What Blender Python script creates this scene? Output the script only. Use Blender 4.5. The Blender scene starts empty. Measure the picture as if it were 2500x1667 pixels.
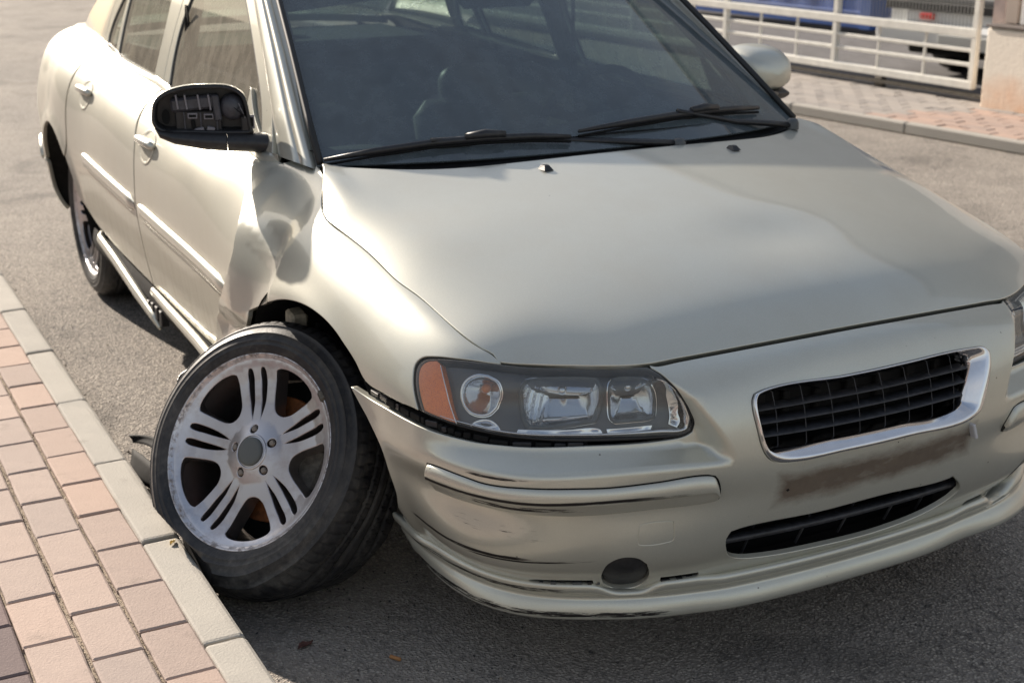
import bpy, math, random
import numpy as np
from mathutils import Vector, Matrix, geometry
random.seed(7); RNG=np.random.default_rng(7)
sc=bpy.context.scene; COL=sc.collection
# ---------------------------------------------------------------- camera, light
cam_d=bpy.data.cameras.new('camera'); cam=bpy.data.objects.new('camera',cam_d); COL.objects.link(cam)
cam.location=(2.8803,-1.8937,1.6008); cam.rotation_euler=(math.radians(71.7506),math.radians(-.0644),math.radians(61.9188))
cam_d.sensor_width=36; cam_d.lens=49.764; cam_d.clip_start=.05; cam_d.clip_end=600
cam_d.dof.use_dof=True; cam_d.dof.focus_distance=2.85; cam_d.dof.aperture_fstop=5.6
sc.camera=cam
SUN_EL,SUN_AZ=math.radians(24.0),math.radians(11.5)      # light travels towards +x and a little towards +y
w=bpy.data.worlds.new('World'); sc.world=w; w.use_nodes=True; nt=w.node_tree
sky=nt.nodes.new('ShaderNodeTexSky'); sky.sky_type='NISHITA'; sky.sun_disc=False
sky.sun_elevation=SUN_EL; sky.sun_rotation=math.radians(258.5); sky.dust_density=1.6; sky.air_density=1.2; sky.ozone_density=1.5; sky.altitude=50
bg=nt.nodes['Background']; bg.inputs['Strength'].default_value=.075
tc=nt.nodes.new('ShaderNodeTexCoord'); mp=nt.nodes.new('ShaderNodeMapping'); mp.inputs['Scale'].default_value=(1,1,2.6); mp.inputs['Location'].default_value=(.3,.7,.2); sp_=nt.nodes.new('ShaderNodeSeparateXYZ'); hz=nt.nodes.new('ShaderNodeMapRange'); hz.inputs['From Min'].default_value=.25; hz.inputs['From Max'].default_value=.85; hz.inputs['To Min'].default_value=.52; hz.inputs['To Max'].default_value=0.0; ad=nt.nodes.new('ShaderNodeMath'); ad.use_clamp=True
nz=nt.nodes.new('ShaderNodeTexNoise'); nz.inputs['Scale'].default_value=1.6; nz.inputs['Detail'].default_value=6; nz.inputs['Roughness'].default_value=.5
cr=nt.nodes.new('ShaderNodeValToRGB'); cr.color_ramp.elements[0].position=.38; cr.color_ramp.elements[0].color=(.07,.07,.07,1); cr.color_ramp.elements[1].position=.70; cr.color_ramp.elements[1].color=(.40,.40,.40,1)
mxs=nt.nodes.new('ShaderNodeMix'); mxs.data_type='RGBA'; mxs.inputs[7].default_value=(4.2,4.05,3.85,1)
nt.links.new(tc.outputs['Generated'],mp.inputs[0]); nt.links.new(mp.outputs[0],nz.inputs['Vector']); nt.links.new(nz.outputs['Fac'],cr.inputs[0]); nt.links.new(tc.outputs['Generated'],sp_.inputs[0]); nt.links.new(sp_.outputs[2],hz.inputs['Value']); nt.links.new(hz.outputs[0],ad.inputs[0]); nt.links.new(cr.outputs[0],ad.inputs[1]); nt.links.new(ad.outputs[0],mxs.inputs[0])
nt.links.new(sky.outputs[0],mxs.inputs[6]); nt.links.new(mxs.outputs[2],bg.inputs[0])
sun_d=bpy.data.lights.new('sun','SUN'); sun=bpy.data.objects.new('sun',sun_d); COL.objects.link(sun)
sun_d.energy=4.6; sun_d.angle=math.radians(.6); sun_d.color=(1,.89,.765)
dv=Vector((math.cos(SUN_EL)*math.cos(SUN_AZ),math.cos(SUN_EL)*math.sin(SUN_AZ),-math.sin(SUN_EL)))
sun.rotation_euler=dv.to_track_quat('-Z','Y').to_euler(); sun.location=(-8,-2,4)
sc.view_settings.view_transform='Standard'; sc.view_settings.look='None'; sc.view_settings.gamma=1
sc.view_settings.exposure=1.15
# ---------------------------------------------------------------- helpers
def link(o,parent=None):
    COL.objects.link(o)
    if parent is not None: o.parent=parent
    return o
def empty(name,label=None,cat=None,group=None,loc=(0,0,0)):
    o=bpy.data.objects.new(name,None); o.empty_display_size=.1; o.location=loc; link(o); return tag(o,label,cat,group)
def tag(o,label=None,cat=None,group=None,kind=None):
    if label:o['label']=label
    if cat:o['category']=cat
    if group:o['group']=group
    if kind:o['kind']=kind
    return o
def mesh(name,V,F,mat,parent=None,N=None,smooth=True,label=None):
    me=bpy.data.meshes.new(name); me.from_pydata([tuple(map(float,v)) for v in V],[],[tuple(map(int,f)) for f in F]); me.update()
    if mat is not None: me.materials.append(mat)
    if smooth: me.polygons.foreach_set('use_smooth',[True]*len(me.polygons))
    if N is not None: me.normals_split_custom_set_from_vertices([tuple(map(float,n)) for n in N])
    o=bpy.data.objects.new(name,me); link(o,parent)
    if label:o['label']=label
    return o
class MB:
    """collects simple shapes into one mesh"""
    def __init__(s): s.V=[];s.F=[]
    def add(s,V,F):
        k=len(s.V); s.V+= [tuple(v) for v in V]; s.F+=[tuple(i+k for i in f) for f in F]; return s
    def box(s,lo,hi,M=None,bev=0.0):
        x0,y0,z0=lo;x1,y1,z1=hi;b=min(bev,(x1-x0)/2.01,(y1-y0)/2.01,(z1-z0)/2.01)
        if b<=0:
            V=[(x0,y0,z0),(x1,y0,z0),(x1,y1,z0),(x0,y1,z0),(x0,y0,z1),(x1,y0,z1),(x1,y1,z1),(x0,y1,z1)]
            F=[(0,3,2,1),(4,5,6,7),(0,1,5,4),(1,2,6,5),(2,3,7,6),(3,0,4,7)]
        else:
            V=[];F=[]
            for z,i in((z0,b),(z0+b,0),(z1-b,0),(z1,b)):
                V+=[(x0+b,y0+i,z),(x1-b,y0+i,z),(x1-i,y0+b,z),(x1-i,y1-b,z),(x1-b,y1-i,z),(x0+b,y1-i,z),(x0+i,y1-b,z),(x0+i,y0+b,z)]
            for k in range(3):
                for j in range(8): F.append((8*k+j,8*k+(j+1)%8,8*k+8+(j+1)%8,8*k+8+j))
            F+=[tuple(range(7,-1,-1)),tuple(range(24,32))]
        if M is not None: V=[tuple(M@Vector(v)) for v in V]
        return s.add(V,F)
    def tube(s,pts,r,n=10,caps=True,flat=None):
        P=[Vector(p) for p in pts];R=r if hasattr(r,'__len__') else [r]*len(P);V=[];F=[]
        up=Vector((0,0,1))
        for i,p in enumerate(P):
            t=(P[min(i+1,len(P)-1)]-P[max(i-1,0)]).normalized();a=t.cross(up)
            if a.length<1e-3:a=t.cross(Vector((1,0,0)))
            a.normalize();b=a.cross(t)
            for j in range(n):
                th=2*math.pi*j/n;V.append(tuple(p+a*math.cos(th)*R[i]+b*math.sin(th)*R[i]*(flat or 1)))
        for i in range(len(P)-1):
            for j in range(n):F.append((i*n+j,i*n+(j+1)%n,(i+1)*n+(j+1)%n,(i+1)*n+j))
        if caps:F+=[tuple(range(n-1,-1,-1)),tuple(range((len(P)-1)*n,len(P)*n))]
        return s.add(V,F)
    def lathe(s,prof,n=64,M=None,a0=0,a1=2*math.pi):
        """profile of (r,z) turned about local z"""
        V=[];F=[];full=abs(a1-a0-2*math.pi)<1e-6;m=n if full else n+1
        for j in range(m):
            th=a0+(a1-a0)*j/n
            for r,z in prof:V.append((r*math.cos(th),r*math.sin(th),z))
        k=len(prof)
        for j in range(n):
            for i in range(k-1):
                a=j*k+i;b=((j+1)%m)*k+i;F.append((a,b,b+1,a+1))
        if M is not None:V=[tuple(M@Vector(v)) for v in V]
        return s.add(V,F)
    def build(s,name,mat,parent=None,smooth=False,label=None):
        return mesh(name,s.V,s.F,mat,parent,smooth=smooth,label=label)
def autosmooth(o,deg=35):
    me=o.data; me.polygons.foreach_set('use_smooth',[True]*len(me.polygons)); me.set_sharp_from_angle(angle=math.radians(deg)); return o
def grid_mesh(name,P,mat,parent=None,closed_u=False,closed_v=False,smooth=True,label=None):
    nu,nv=P.shape[:2];F=[]
    for i in range(nu if closed_u else nu-1):
        for j in range(nv if closed_v else nv-1):
            F.append((i*nv+j,((i+1)%nu)*nv+j,((i+1)%nu)*nv+(j+1)%nv,i*nv+(j+1)%nv))
    return mesh(name,P.reshape(-1,3),F,mat,parent,smooth=smooth,label=label)
# ---- 2-D polygons
def smooth_poly(pts,step,corner=38,closed=True):
    """Catmull-Rom through the points, corners kept, resampled"""
    P=np.array(pts,float);n=len(P);out=[]
    def ang(i):
        a=P[i]-P[(i-1)%n];b=P[(i+1)%n]-P[i];a/=np.linalg.norm(a)+1e-12;b/=np.linalg.norm(b)+1e-12
        return math.degrees(math.acos(np.clip(a@b,-1,1)))
    cor=[ang(i)>corner for i in range(n)]
    if not closed: cor[0]=cor[-1]=True
    for i in range(n if closed else n-1):
        p1,p2=P[i],P[(i+1)%n]
        p0=P[(i-1)%n] if not cor[i] else 2*p1-p2
        p3=P[(i+2)%n] if not cor[(i+1)%n] else 2*p2-p1
        L=np.linalg.norm(p2-p1);m=max(1,int(round(L/step)))
        l0=max(np.linalg.norm(p1-p0),1e-6);l2=max(np.linalg.norm(p3-p2),1e-6)
        m1=(p2-p1)/L*.5+(p1-p0)/l0*.5;m2=(p2-p1)/L*.5+(p3-p2)/l2*.5
        if cor[i]:m1=(p2-p1)/L
        if cor[(i+1)%n]:m2=(p2-p1)/L
        for k in range(m):
            t=k/m;out.append((2*t**3-3*t*t+1)*p1+(t**3-2*t*t+t)*m1*L+(-2*t**3+3*t*t)*p2+(t**3-t*t)*m2*L)
    if not closed:out.append(P[-1])
    return np.array(out)
def area(P):x,y=P[:,0],P[:,1];return .5*np.sum(x*np.roll(y,-1)-np.roll(x,-1)*y)
def offset(P,d):
    """inward offset of a polygon by d"""
    if area(P)<0:P=P[::-1]
    a=P-np.roll(P,1,0);b=np.roll(P,-1,0)-P
    a/=np.linalg.norm(a,axis=1,keepdims=True)+1e-12;b/=np.linalg.norm(b,axis=1,keepdims=True)+1e-12
    n1=np.stack([-a[:,1],a[:,0]],1);n2=np.stack([-b[:,1],b[:,0]],1);n=n1+n2;n/=np.maximum(np.linalg.norm(n,axis=1,keepdims=True),1e-6)
    k=1/np.clip((n*n1).sum(1),.5,1)
    return P+n*(d*k)[:,None]
def inside(Q,P):
    x,y=Q[:,0],Q[:,1];r=np.zeros(len(Q),bool)
    for i in range(len(P)):
        x0,y0=P[i];x1,y1=P[(i+1)%len(P)]
        if y0==y1:continue
        c=((y0>y)!=(y1>y));r^=c&(x<(x1-x0)*(y-y0)/(y1-y0)+x0)
    return r
def bdist(Q,P):
    d=np.full(len(Q),1e9)
    A=P;B=np.roll(P,-1,0);D=B-A;L=(D**2).sum(1)+1e-15
    for a,dd,l in zip(A,D,L):
        t=np.clip(((Q-a)@dd)/l,0,1);d=np.minimum(d,np.linalg.norm(Q-a-t[:,None]*dd,axis=1))
    return d
def normals(S,uv,sgn,h=8e-4):
    u,v=uv[:,0],uv[:,1];a=S(u+h,v)-S(u-h,v);b=S(u,v+h)-S(u,v-h);n=np.cross(a,b)*sgn
    return n/np.maximum(np.linalg.norm(n,axis=1,keepdims=True),1e-12)
def panel(name,S,outer,mat,parent,holes=(),step=.02,bstep=.01,gap=.0,thick=.012,bev=.0015,sgn=1,height=None,label=None,raw=False,corner=38,hthick=None):
    """a sheet panel cut out of surface S(u,v) by smooth outlines, with rounded, folded-in edges"""
    O=smooth_poly(outer,bstep,corner) if not raw else np.array(outer,float)
    if area(O)<0:O=O[::-1]
    if gap:O=offset(O,gap)
    HS=[]
    for h in holes:
        Hh=smooth_poly(h,bstep,corner) if not raw else np.array(h,float)
        if area(Hh)<0:Hh=Hh[::-1]
        if gap:Hh=offset(Hh,-gap)
        HS.append(Hh)
    lo,hi=O.min(0),O.max(0);gx=np.arange(lo[0],hi[0],step);gy=np.arange(lo[1],hi[1],step*.866)
    G=np.array([(x+(j%2)*step/2,y) for j,y in enumerate(gy) for x in gx])
    G=G[inside(G,O)]; G=G[bdist(G,O)>step*.45] if len(G) else G
    for Hh in HS:
        if len(G):G=G[~inside(G,Hh)];G=G[bdist(G,Hh)>step*.45]
    loops=[];pts=[];e=[];k=0
    for L in [O]+HS:
        loops.append((k,len(L)));pts+=list(L);e+=[(k+i,k+(i+1)%len(L)) for i in range(len(L))];k+=len(L)
    pts+=list(G)
    vo,_,fo,ov,_,_=geometry.delaunay_2d_cdt([Vector((p[0],p[1])) for p in pts],e,[],0,1e-7)
    Q=np.array([(p.x,p.y) for p in vo]);F=np.array([tuple(f) for f in fo if len(f)==3])
    cen=Q[F].mean(1);ok=inside(cen,O)
    for Hh in HS:ok&=~inside(cen,Hh)
    F=F[ok];m={}
    for i,o in enumerate(ov):
        for q in o:m[q]=i
    P=S(Q[:,0],Q[:,1]);N=normals(S,Q,sgn)
    if height is not None:
        def S2(u,v):
            uv=np.stack([u,v],1);return S(u,v)+normals(S,uv,sgn)*height(uv)[:,None]
        P=S2(Q[:,0],Q[:,1]);N=normals(S2,Q,sgn,1e-3)
    # orientation
    t=np.cross(P[F[:,1]]-P[F[:,0]],P[F[:,2]]-P[F[:,0]]);
    if (t*N[F[:,0]]).sum()<0:F=F[:,::-1]
    V=list(P);NN=list(N);FF=[tuple(f) for f in F]
    for li,(k0,n) in enumerate(loops):
        idx=[m[k0+i] for i in range(n)];B=P[idx];Nb=N[idx]
        tg=np.roll(B,-1,0)-np.roll(B,1,0);tg/=np.maximum(np.linalg.norm(tg,axis=1,keepdims=True),1e-9)
        out=np.cross(tg,Nb);c=P[F].mean((0,1))
        # outward = away from the sheet: test in uv
        uvb=Q[idx];tuv=np.roll(uvb,-1,0)-np.roll(uvb,1,0);tuv/=np.maximum(np.linalg.norm(tuv,axis=1,keepdims=True),1e-9)
        ouv=np.stack([tuv[:,1],-tuv[:,0]],1)*(1 if li==0 else -1)
        o3=S(uvb[:,0]+ouv[:,0]*1e-3,uvb[:,1]+ouv[:,1]*1e-3)-S(uvb[:,0],uvb[:,1])
        sg=np.sign((out*o3).sum(1));sg[sg==0]=1;out=out*sg[:,None];out/=np.maximum(np.linalg.norm(out,axis=1,keepdims=True),1e-9)
        th=thick if (li==0 or hthick is None) else hthick
        r1=B+out*bev*.7-Nb*bev*.3;r2=B+out*bev-Nb*bev*1.2;r3=B+out*bev-Nb*th
        n1=Nb+out;n1/=np.linalg.norm(n1,axis=1,keepdims=True)
        base=len(V);V+=list(r1)+list(r2)+list(r3);NN+=list(n1)+list(out)+list(out)
        rings=[idx]+[[base+q*n+i for i in range(n)] for q in range(3)]
        for q in range(3):
            a,b=rings[q],rings[q+1]
            for i in range(n):
                j=(i+1)%n;f=(a[i],a[j],b[j],b[i])
                A0,A1,A2=np.array(V[f[0]]),np.array(V[f[1]]),np.array(V[f[2]])
                if np.cross(A1-A0,A2-A0)@(NN[b[i]]+NN[a[i]])<0:f=f[::-1]
                FF.append(f)
    return mesh(name,V,FF,mat,parent,N=NN,label=label)
# ---------------------------------------------------------------- materials
def new_mat(name):
    m=bpy.data.materials.new(name);m.use_nodes=True;return m,m.node_tree,m.node_tree.nodes['Principled BSDF']
def setp(b,**k):
    for n,v in k.items():
        n=n.replace('_',' ')
        b.inputs[n].default_value=(*v,1) if isinstance(v,tuple) and len(v)==3 else v
class NT:
    def __init__(s,nt):s.t=nt
    def n(s,t,**k):
        x=s.t.nodes.new(t)
        for a,v in k.items():
            if hasattr(x,a) and not a.startswith('i_'):setattr(x,a,v)
        return x
    def l(s,a,b):s.t.links.new(a,b)
    def coord(s):return s.n('ShaderNodeTexCoord').outputs['Object']
    def geo(s):return s.n('ShaderNodeNewGeometry').outputs['Position']
    def noise(s,v,scale,detail=4,rough=.55,dist=0,dim='3D'):
        x=s.n('ShaderNodeTexNoise');x.inputs['Scale'].default_value=scale;x.inputs['Detail'].default_value=detail;x.inputs['Roughness'].default_value=rough;x.inputs['Distortion'].default_value=dist
        if v is not None:s.l(v,x.inputs['Vector'])
        return x.outputs['Fac']
    def vor(s,v,scale,feat='F1',out='Distance',rand=1):
        x=s.n('ShaderNodeTexVoronoi');x.feature=feat;x.inputs['Scale'].default_value=scale;x.inputs['Randomness'].default_value=rand
        if v is not None:s.l(v,x.inputs['Vector'])
        return x.outputs[out]
    def scale(s,v,sc,loc=(0,0,0),rot=(0,0,0)):
        x=s.n('ShaderNodeMapping');x.inputs['Scale'].default_value=sc;x.inputs['Location'].default_value=loc;x.inputs['Rotation'].default_value=rot;s.l(v,x.inputs['Vector']);return x.outputs[0]
    def ramp(s,f,stops,interp='LINEAR'):
        x=s.n('ShaderNodeValToRGB');r=x.color_ramp;r.interpolation=interp
        while len(r.elements)<len(stops):r.elements.new(.5)
        for e,(p,c) in zip(r.elements,stops):e.position=p;e.color=(*c,1) if isinstance(c,tuple) else (c,c,c,1)
        s.l(f,x.inputs[0]);return x.outputs[0]
    def math(s,op,a,b=None,c=None,clamp=False):
        x=s.n('ShaderNodeMath');x.operation=op;x.use_clamp=clamp
        for i,q in enumerate((a,b,c)):
            if q is None:continue
            if isinstance(q,(int,float)):x.inputs[i].default_value=q
            else:s.l(q,x.inputs[i])
        return x.outputs[0]
    def sep(s,v):x=s.n('ShaderNodeSeparateXYZ');s.l(v,x.inputs[0]);return x.outputs
    def mix(s,f,a,b,mode='MIX'):
        x=s.n('ShaderNodeMix');x.data_type='RGBA';x.blend_type=mode
        for q,i in((f,0),(a,6),(b,7)):
            if isinstance(q,(int,float)):x.inputs[i].default_value=q
            elif isinstance(q,tuple):x.inputs[i].default_value=(*q,1)
            else:s.l(q,x.inputs[i])
        return x.outputs[2]
    def bump(s,h,strength=.3,dist=.01,normal=None):
        x=s.n('ShaderNodeBump');x.inputs['Strength'].default_value=strength;x.inputs['Distance'].default_value=dist;s.l(h,x.inputs['Height'])
        if normal is not None:s.l(normal,x.inputs['Normal'])
        return x.outputs[0]
    def band(s,x,lo,hi,soft):
        """1 between lo and hi with soft edges"""
        a=s.math('SMOOTH_MIN',s.math('DIVIDE',s.math('SUBTRACT',x,lo),soft),s.math('DIVIDE',s.math('SUBTRACT',hi,x),soft),.1)
        return s.math('MINIMUM',s.math('MAXIMUM',a,0.0),1.0)
def simple(name,col,rough=.5,metal=0,spec=.5,coat=0,noise=None,bump=None,scale=60,trans=None):
    m,t,b=new_mat(name);n=NT(t);setp(b,Base_Color=tuple(col),Roughness=rough,Metallic=metal,Coat_Weight=coat)
    b.inputs['Specular IOR Level'].default_value=spec
    if noise or bump:
        f=n.noise(n.coord(),scale,5,.6)
        if noise:
            c2=tuple(min(1,c*(1+noise)) for c in col);c1=tuple(c*(1-noise) for c in col)
            n.l(n.mix(n.ramp(f,[(.3,0.),(.7,1.)]),c1,c2),b.inputs['Base Color'])
        if bump:n.l(n.bump(f,bump,.002),b.inputs['Normal'])
    return m
def paint_mat(name,kind=None,base=(.55,.545,.475)):
    m,t,b=new_mat(name);n=NT(t);c=n.coord()
    setp(b,Metallic=.54,Roughness=.43,Coat_Weight=.8,Coat_Roughness=.05)
    fl=n.noise(c,900,2,.5)                                           # flake
    dust=n.noise(c,7,5,.6);fine=n.noise(c,160,3,.6)
    col=n.mix(n.ramp(fl,[(.35,0.),(.65,1.)]),tuple(x*.93 for x in base),tuple(min(1,x*1.07) for x in base))
    dm=n.math('MULTIPLY',n.ramp(dust,[(.42,0.),(.72,1.)]),.16)
    col=n.mix(dm,col,(.40,.35,.27))
    specks=n.ramp(n.vor(c,21),[(.0,1.),(.035,1.),(.052,0.)])
    pick=n.ramp(n.noise(c,17,1),[(.57,0.),(.60,1.)])
    sp=n.math('MULTIPLY',specks,pick);col=n.mix(n.math('MULTIPLY',sp,.7),col,(.09,.075,.06))
    rough=n.math('ADD',n.math('MULTIPLY',dust,.12),.30)
    coatr=n.math('ADD',n.math('MULTIPLY',fine,.05),.03)
    x,y,z=n.sep(n.geo())
    if kind in('bumper','lip','trim'):
        st=n.scale(c,(6,6,95));sn=n.noise(st,3,6,.7)
        def streak(z0,hw,x0,x1,thr,soft=.10):
            bz=n.band(z,z0-hw,z0+hw,hw*.6);bx=n.band(x,x0,x1,.05)
            g=n.math('MULTIPLY',n.math('MULTIPLY',bz,bx),n.math('MINIMUM',n.math('MAXIMUM',n.math('MULTIPLY',n.math('ADD',y,.34),-9.0),0.0),1.0))
            e=n.math('SUBTRACT',n.math('ADD',sn,n.math('MULTIPLY',g,.42)),thr);return n.math('MULTIPLY',n.math('MINIMUM',n.math('MAXIMUM',n.math('MULTIPLY',e,9),0.),1.),g)
        ms=[]
        if kind=='bumper':ms=[streak(.350,.007,.40,.765,.72),streak(.532,.0045,.64,.80,.76),streak(.343,.004,.60,.80,.66),streak(.41,.035,.56,.80,1.0)]
        if kind=='trim':ms=[streak(.489,.006,.5,.90,.66),streak(.470,.012,.62,.84,.82)]
        if kind=='lip':ms=[streak(.245,.012,.3,.75,.84),streak(.192,.010,.2,1.1,.80)]
        f=ms[0]
        for q in ms[1:]:f=n.math('MAXIMUM',f,q)
        col=n.mix(f,col,(.018,.016,.016));rough=n.math('ADD',rough,n.math('MULTIPLY',f,.3))
        n.l(n.math('SUBTRACT',.75,n.math('MULTIPLY',f,.7)),b.inputs['Coat Weight'])
    if kind=='bumper':                                               # scorched dirt where the number plate sat
        zc=n.math('ADD',n.math('MULTIPLY',n.math('ADD',y,.25),.030),.467)
        dz=n.math('ABSOLUTE',n.math('SUBTRACT',z,zc));dy=n.math('ABSOLUTE',n.math('SUBTRACT',y,.0))
        sm=n.noise(n.scale(c,(8,5,12)),2.2,6,.65)
        e1=n.math('SUBTRACT',1.5,n.math('DIVIDE',dz,.028));e2=n.math('DIVIDE',n.math('SUBTRACT',.262,dy),.03)
        e=n.math('MINIMUM',n.math('MINIMUM',e1,e2),1.0);e=n.math('ADD',e,n.math('MULTIPLY',n.math('SUBTRACT',sm,.5),1.5))
        mk=n.math('MULTIPLY',n.math('MINIMUM',n.math('MAXIMUM',n.math('MULTIPLY',e,1.1),0.),1.),n.math('GREATER_THAN',x,.8))
        brown=n.mix(n.noise(c,40,5,.7),(.085,.055,.036),(.21,.155,.11))
        col=n.mix(n.math('MULTIPLY',mk,.9),col,brown);rough=n.math('ADD',rough,n.math('MULTIPLY',mk,.3))
        chips=n.ramp(n.vor(c,38),[(0.,1.),(.06,1.),(.09,0.)]);cp=n.math('MULTIPLY',n.ramp(n.noise(c,14,2),[(.56,0.),(.60,1.)]),n.math('MULTIPLY',chips,n.math('GREATER_THAN',x,.86)))
        col=n.mix(cp,col,(.02,.018,.015))
    if kind=='side':                                                 # dried mud runs low on the doors
        run=n.noise(n.scale(c,(34,34,2.2)),1.5,4,.6);low=n.ramp(z,[(.30,1.),(.72,0.)])
        k=n.math('MULTIPLY',n.math('MULTIPLY',n.ramp(run,[(.45,0.),(.70,1.)]),low),.55)
        col=n.mix(k,col,(.33,.28,.20));rough=n.math('ADD',rough,n.math('MULTIPLY',k,.25))
    if kind=='side':rough=n.math('ADD',rough,.10);col=n.mix(.30,col,(.36,.32,.25));setp(b,Metallic=.40,Coat_Weight=.40)
    n.l(col,b.inputs['Base Color']);n.l(rough,b.inputs['Roughness']);n.l(coatr,b.inputs['Coat Roughness'])
    return m
M={}
M['paint']=paint_mat('champagne_paint');M['bumper']=paint_mat('bumper_paint','bumper');M['lip']=paint_mat('lip_paint','lip');M['trimp']=paint_mat('trim_paint','trim');M['side']=paint_mat('door_paint','side')
M['bare']=simple('scraped_primer',(.50,.48,.50),.45,.2,noise=.12,scale=20)
M['black']=simple('black_plastic',(.018,.018,.020),.42,spec=.5,noise=.35,bump=.15,scale=90)
M['dull']=simple('dull_black',(.008,.008,.008),.75,spec=.2)
M['well']=simple('liner_black',(.010,.0095,.009),.8,spec=.25,noise=.5,bump=.4,scale=25)
M['rubber_seal']=simple('seal_rubber',(.012,.012,.012),.55)
M['chrome']=simple('chrome',(.72,.72,.74),.10,1,noise=.06,scale=30)
M['grey_cap']=simple('grey_cap',(.10,.105,.10),.5,0,spec=.4)
M['rust']=simple('rusty_disc',(.22,.075,.022),.75,.3,noise=.5,bump=.3,scale=45)
M['dirtymetal']=simple('dirty_metal',(.10,.09,.075),.6,.6,noise=.5,bump=.3,scale=60)
M['bulbmetal']=simple('reflector',(.80,.81,.84),.13,1,noise=.05,scale=14)
M['plas_grey']=simple('grey_plastic',(.07,.075,.078),.5,noise=.2,scale=40)
M['seat']=simple('seat_leather',(.12,.13,.125),.5,noise=.15,bump=.2,scale=60)
M['interior']=simple('interior_grey',(.055,.062,.062),.6,noise=.15,scale=30)
M['headlining']=simple('light_trim',(.30,.30,.28),.8)
def glass_mat(name,tint,refl=1.0,dirt_haze=.05,dcol=(.35,.33,.30),ior=1.5):
    m,t,b=new_mat(name);n=NT(t);t.nodes.remove(b);out=[q for q in t.nodes if q.type=='OUTPUT_MATERIAL'][0]
    tr=n.n('ShaderNodeBsdfTransparent');tr.inputs[0].default_value=(*tint,1)
    gl=n.n('ShaderNodeBsdfGlossy');gl.inputs['Roughness'].default_value=.02;gl.inputs[0].default_value=(refl,refl,refl,1)
    fr=n.n('ShaderNodeFresnel');bf=n.n('ShaderNodeNewGeometry').outputs['Backfacing'];n.l(n.math('ADD',ior,n.math('MULTIPLY',bf,1.0/ior-ior)),fr.inputs[0])   # one sheet stands for a thin pane: same mirror from both sides
    mx=n.n('ShaderNodeMixShader');n.l(fr.outputs[0],mx.inputs[0]);n.l(tr.outputs[0],mx.inputs[1]);n.l(gl.outputs[0],mx.inputs[2])
    df=n.n('ShaderNodeBsdfDiffuse');df.inputs[0].default_value=(*dcol,1)  # diffuse film: dirt, plus haze and reflections put into its colour
    c=n.coord();d1=n.noise(n.scale(c,(3,3,1.2)),6,6,.65);d2=n.noise(n.scale(c,(60,60,5)),2,3,.5)
    f=n.math('MULTIPLY',n.math('ADD',n.ramp(d1,[(.3,.5),(.75,1.)]),n.math('MULTIPLY',n.ramp(d2,[(.5,0.),(.75,1.)]),.02)),dirt_haze)
    m2=n.n('ShaderNodeMixShader');n.l(f,m2.inputs[0]);n.l(mx.outputs[0],m2.inputs[1]);n.l(df.outputs[0],m2.inputs[2]);n.l(m2.outputs[0],out.inputs[0]);return m
M['wind']=glass_mat('windscreen_glass',(.29,.38,.37),1.0,.48,(.195,.235,.26),1.75)  # bluish film paints the sky's reflection and haze over the glass
M['tint']=glass_mat('side_glass',(.52,.60,.54),.9,.46,(.44,.40,.33),1.5)  # tan film: dust, with the mirrored building's tone painted in
M['shade']=glass_mat('shade_band',(.10,.10,.15),.6,.35,(.07,.07,.11),1.3)
M['lens']=glass_mat('lamp_lens',(.93,.95,.95),1.0,.15,(.50,.50,.48),1.42)
M['lampglass']=glass_mat('inner_lamp_glass',(.90,.92,.93),1.0,.03,(.5,.5,.5),1.5)
m,t,b=new_mat('amber_plastic');n=NT(t);c=n.coord();setp(b,Roughness=.35,Coat_Weight=.6)
n.l(n.mix(n.ramp(n.vor(c,420),[(.2,0.),(.5,1.)]),(.50,.075,.006),(.78,.19,.022)),b.inputs['Base Color']);M['amber']=m
m,t,b=new_mat('alloy');n=NT(t);c=n.coord();setp(b,Metallic=.92,Roughness=.27,Coat_Weight=.4,Coat_Roughness=.12)
d=n.ramp(n.noise(c,14,6,.7),[(.48,0.),(.75,1.)]);rr=n.math('MULTIPLY',d,.55)
xx,yy,zz=n.sep(c);rad=n.math('SQRT',n.math('ADD',n.math('MULTIPLY',xx,xx),n.math('MULTIPLY',yy,yy)))
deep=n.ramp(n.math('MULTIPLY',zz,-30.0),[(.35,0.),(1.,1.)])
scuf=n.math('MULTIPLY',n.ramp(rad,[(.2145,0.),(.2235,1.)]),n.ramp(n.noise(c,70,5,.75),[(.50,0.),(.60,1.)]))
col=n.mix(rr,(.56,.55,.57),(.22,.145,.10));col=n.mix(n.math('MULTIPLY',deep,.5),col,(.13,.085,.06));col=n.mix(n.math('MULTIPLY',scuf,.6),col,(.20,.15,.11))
n.l(col,b.inputs['Base Color']);n.l(n.math('ADD',n.math('MULTIPLY',scuf,.35),.34),b.inputs['Roughness']);n.l(n.bump(scuf,.6,.002),b.inputs['Normal']);M['alloy']=m
m,t,b=new_mat('tyre_rubber');n=NT(t);c=n.coord();setp(b,Roughness=.62);b.inputs['Specular IOR Level'].default_value=.4
d=n.ramp(n.noise(c,9,7,.7,.6),[(.45,0.),(.72,1.)]);d2=n.ramp(n.noise(n.scale(c,(1,1,4)),22,6,.7),[(.50,0.),(.70,1.)])
col=n.mix(n.math('MULTIPLY',d,.8),(.016,.016,.018),(.065,.062,.060));col=n.mix(n.math('MULTIPLY',d2,.45),col,(.10,.09,.075));d3=n.math('MULTIPLY',n.ramp(n.noise(c,3.2,8,.72,1.2),[(.50,0.),(.64,1.)]),n.ramp(n.noise(c,40,4,.7),[(.35,0.),(.65,1.)]));col=n.mix(n.math('MULTIPLY',d3,.65),col,(.15,.14,.125))
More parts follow.
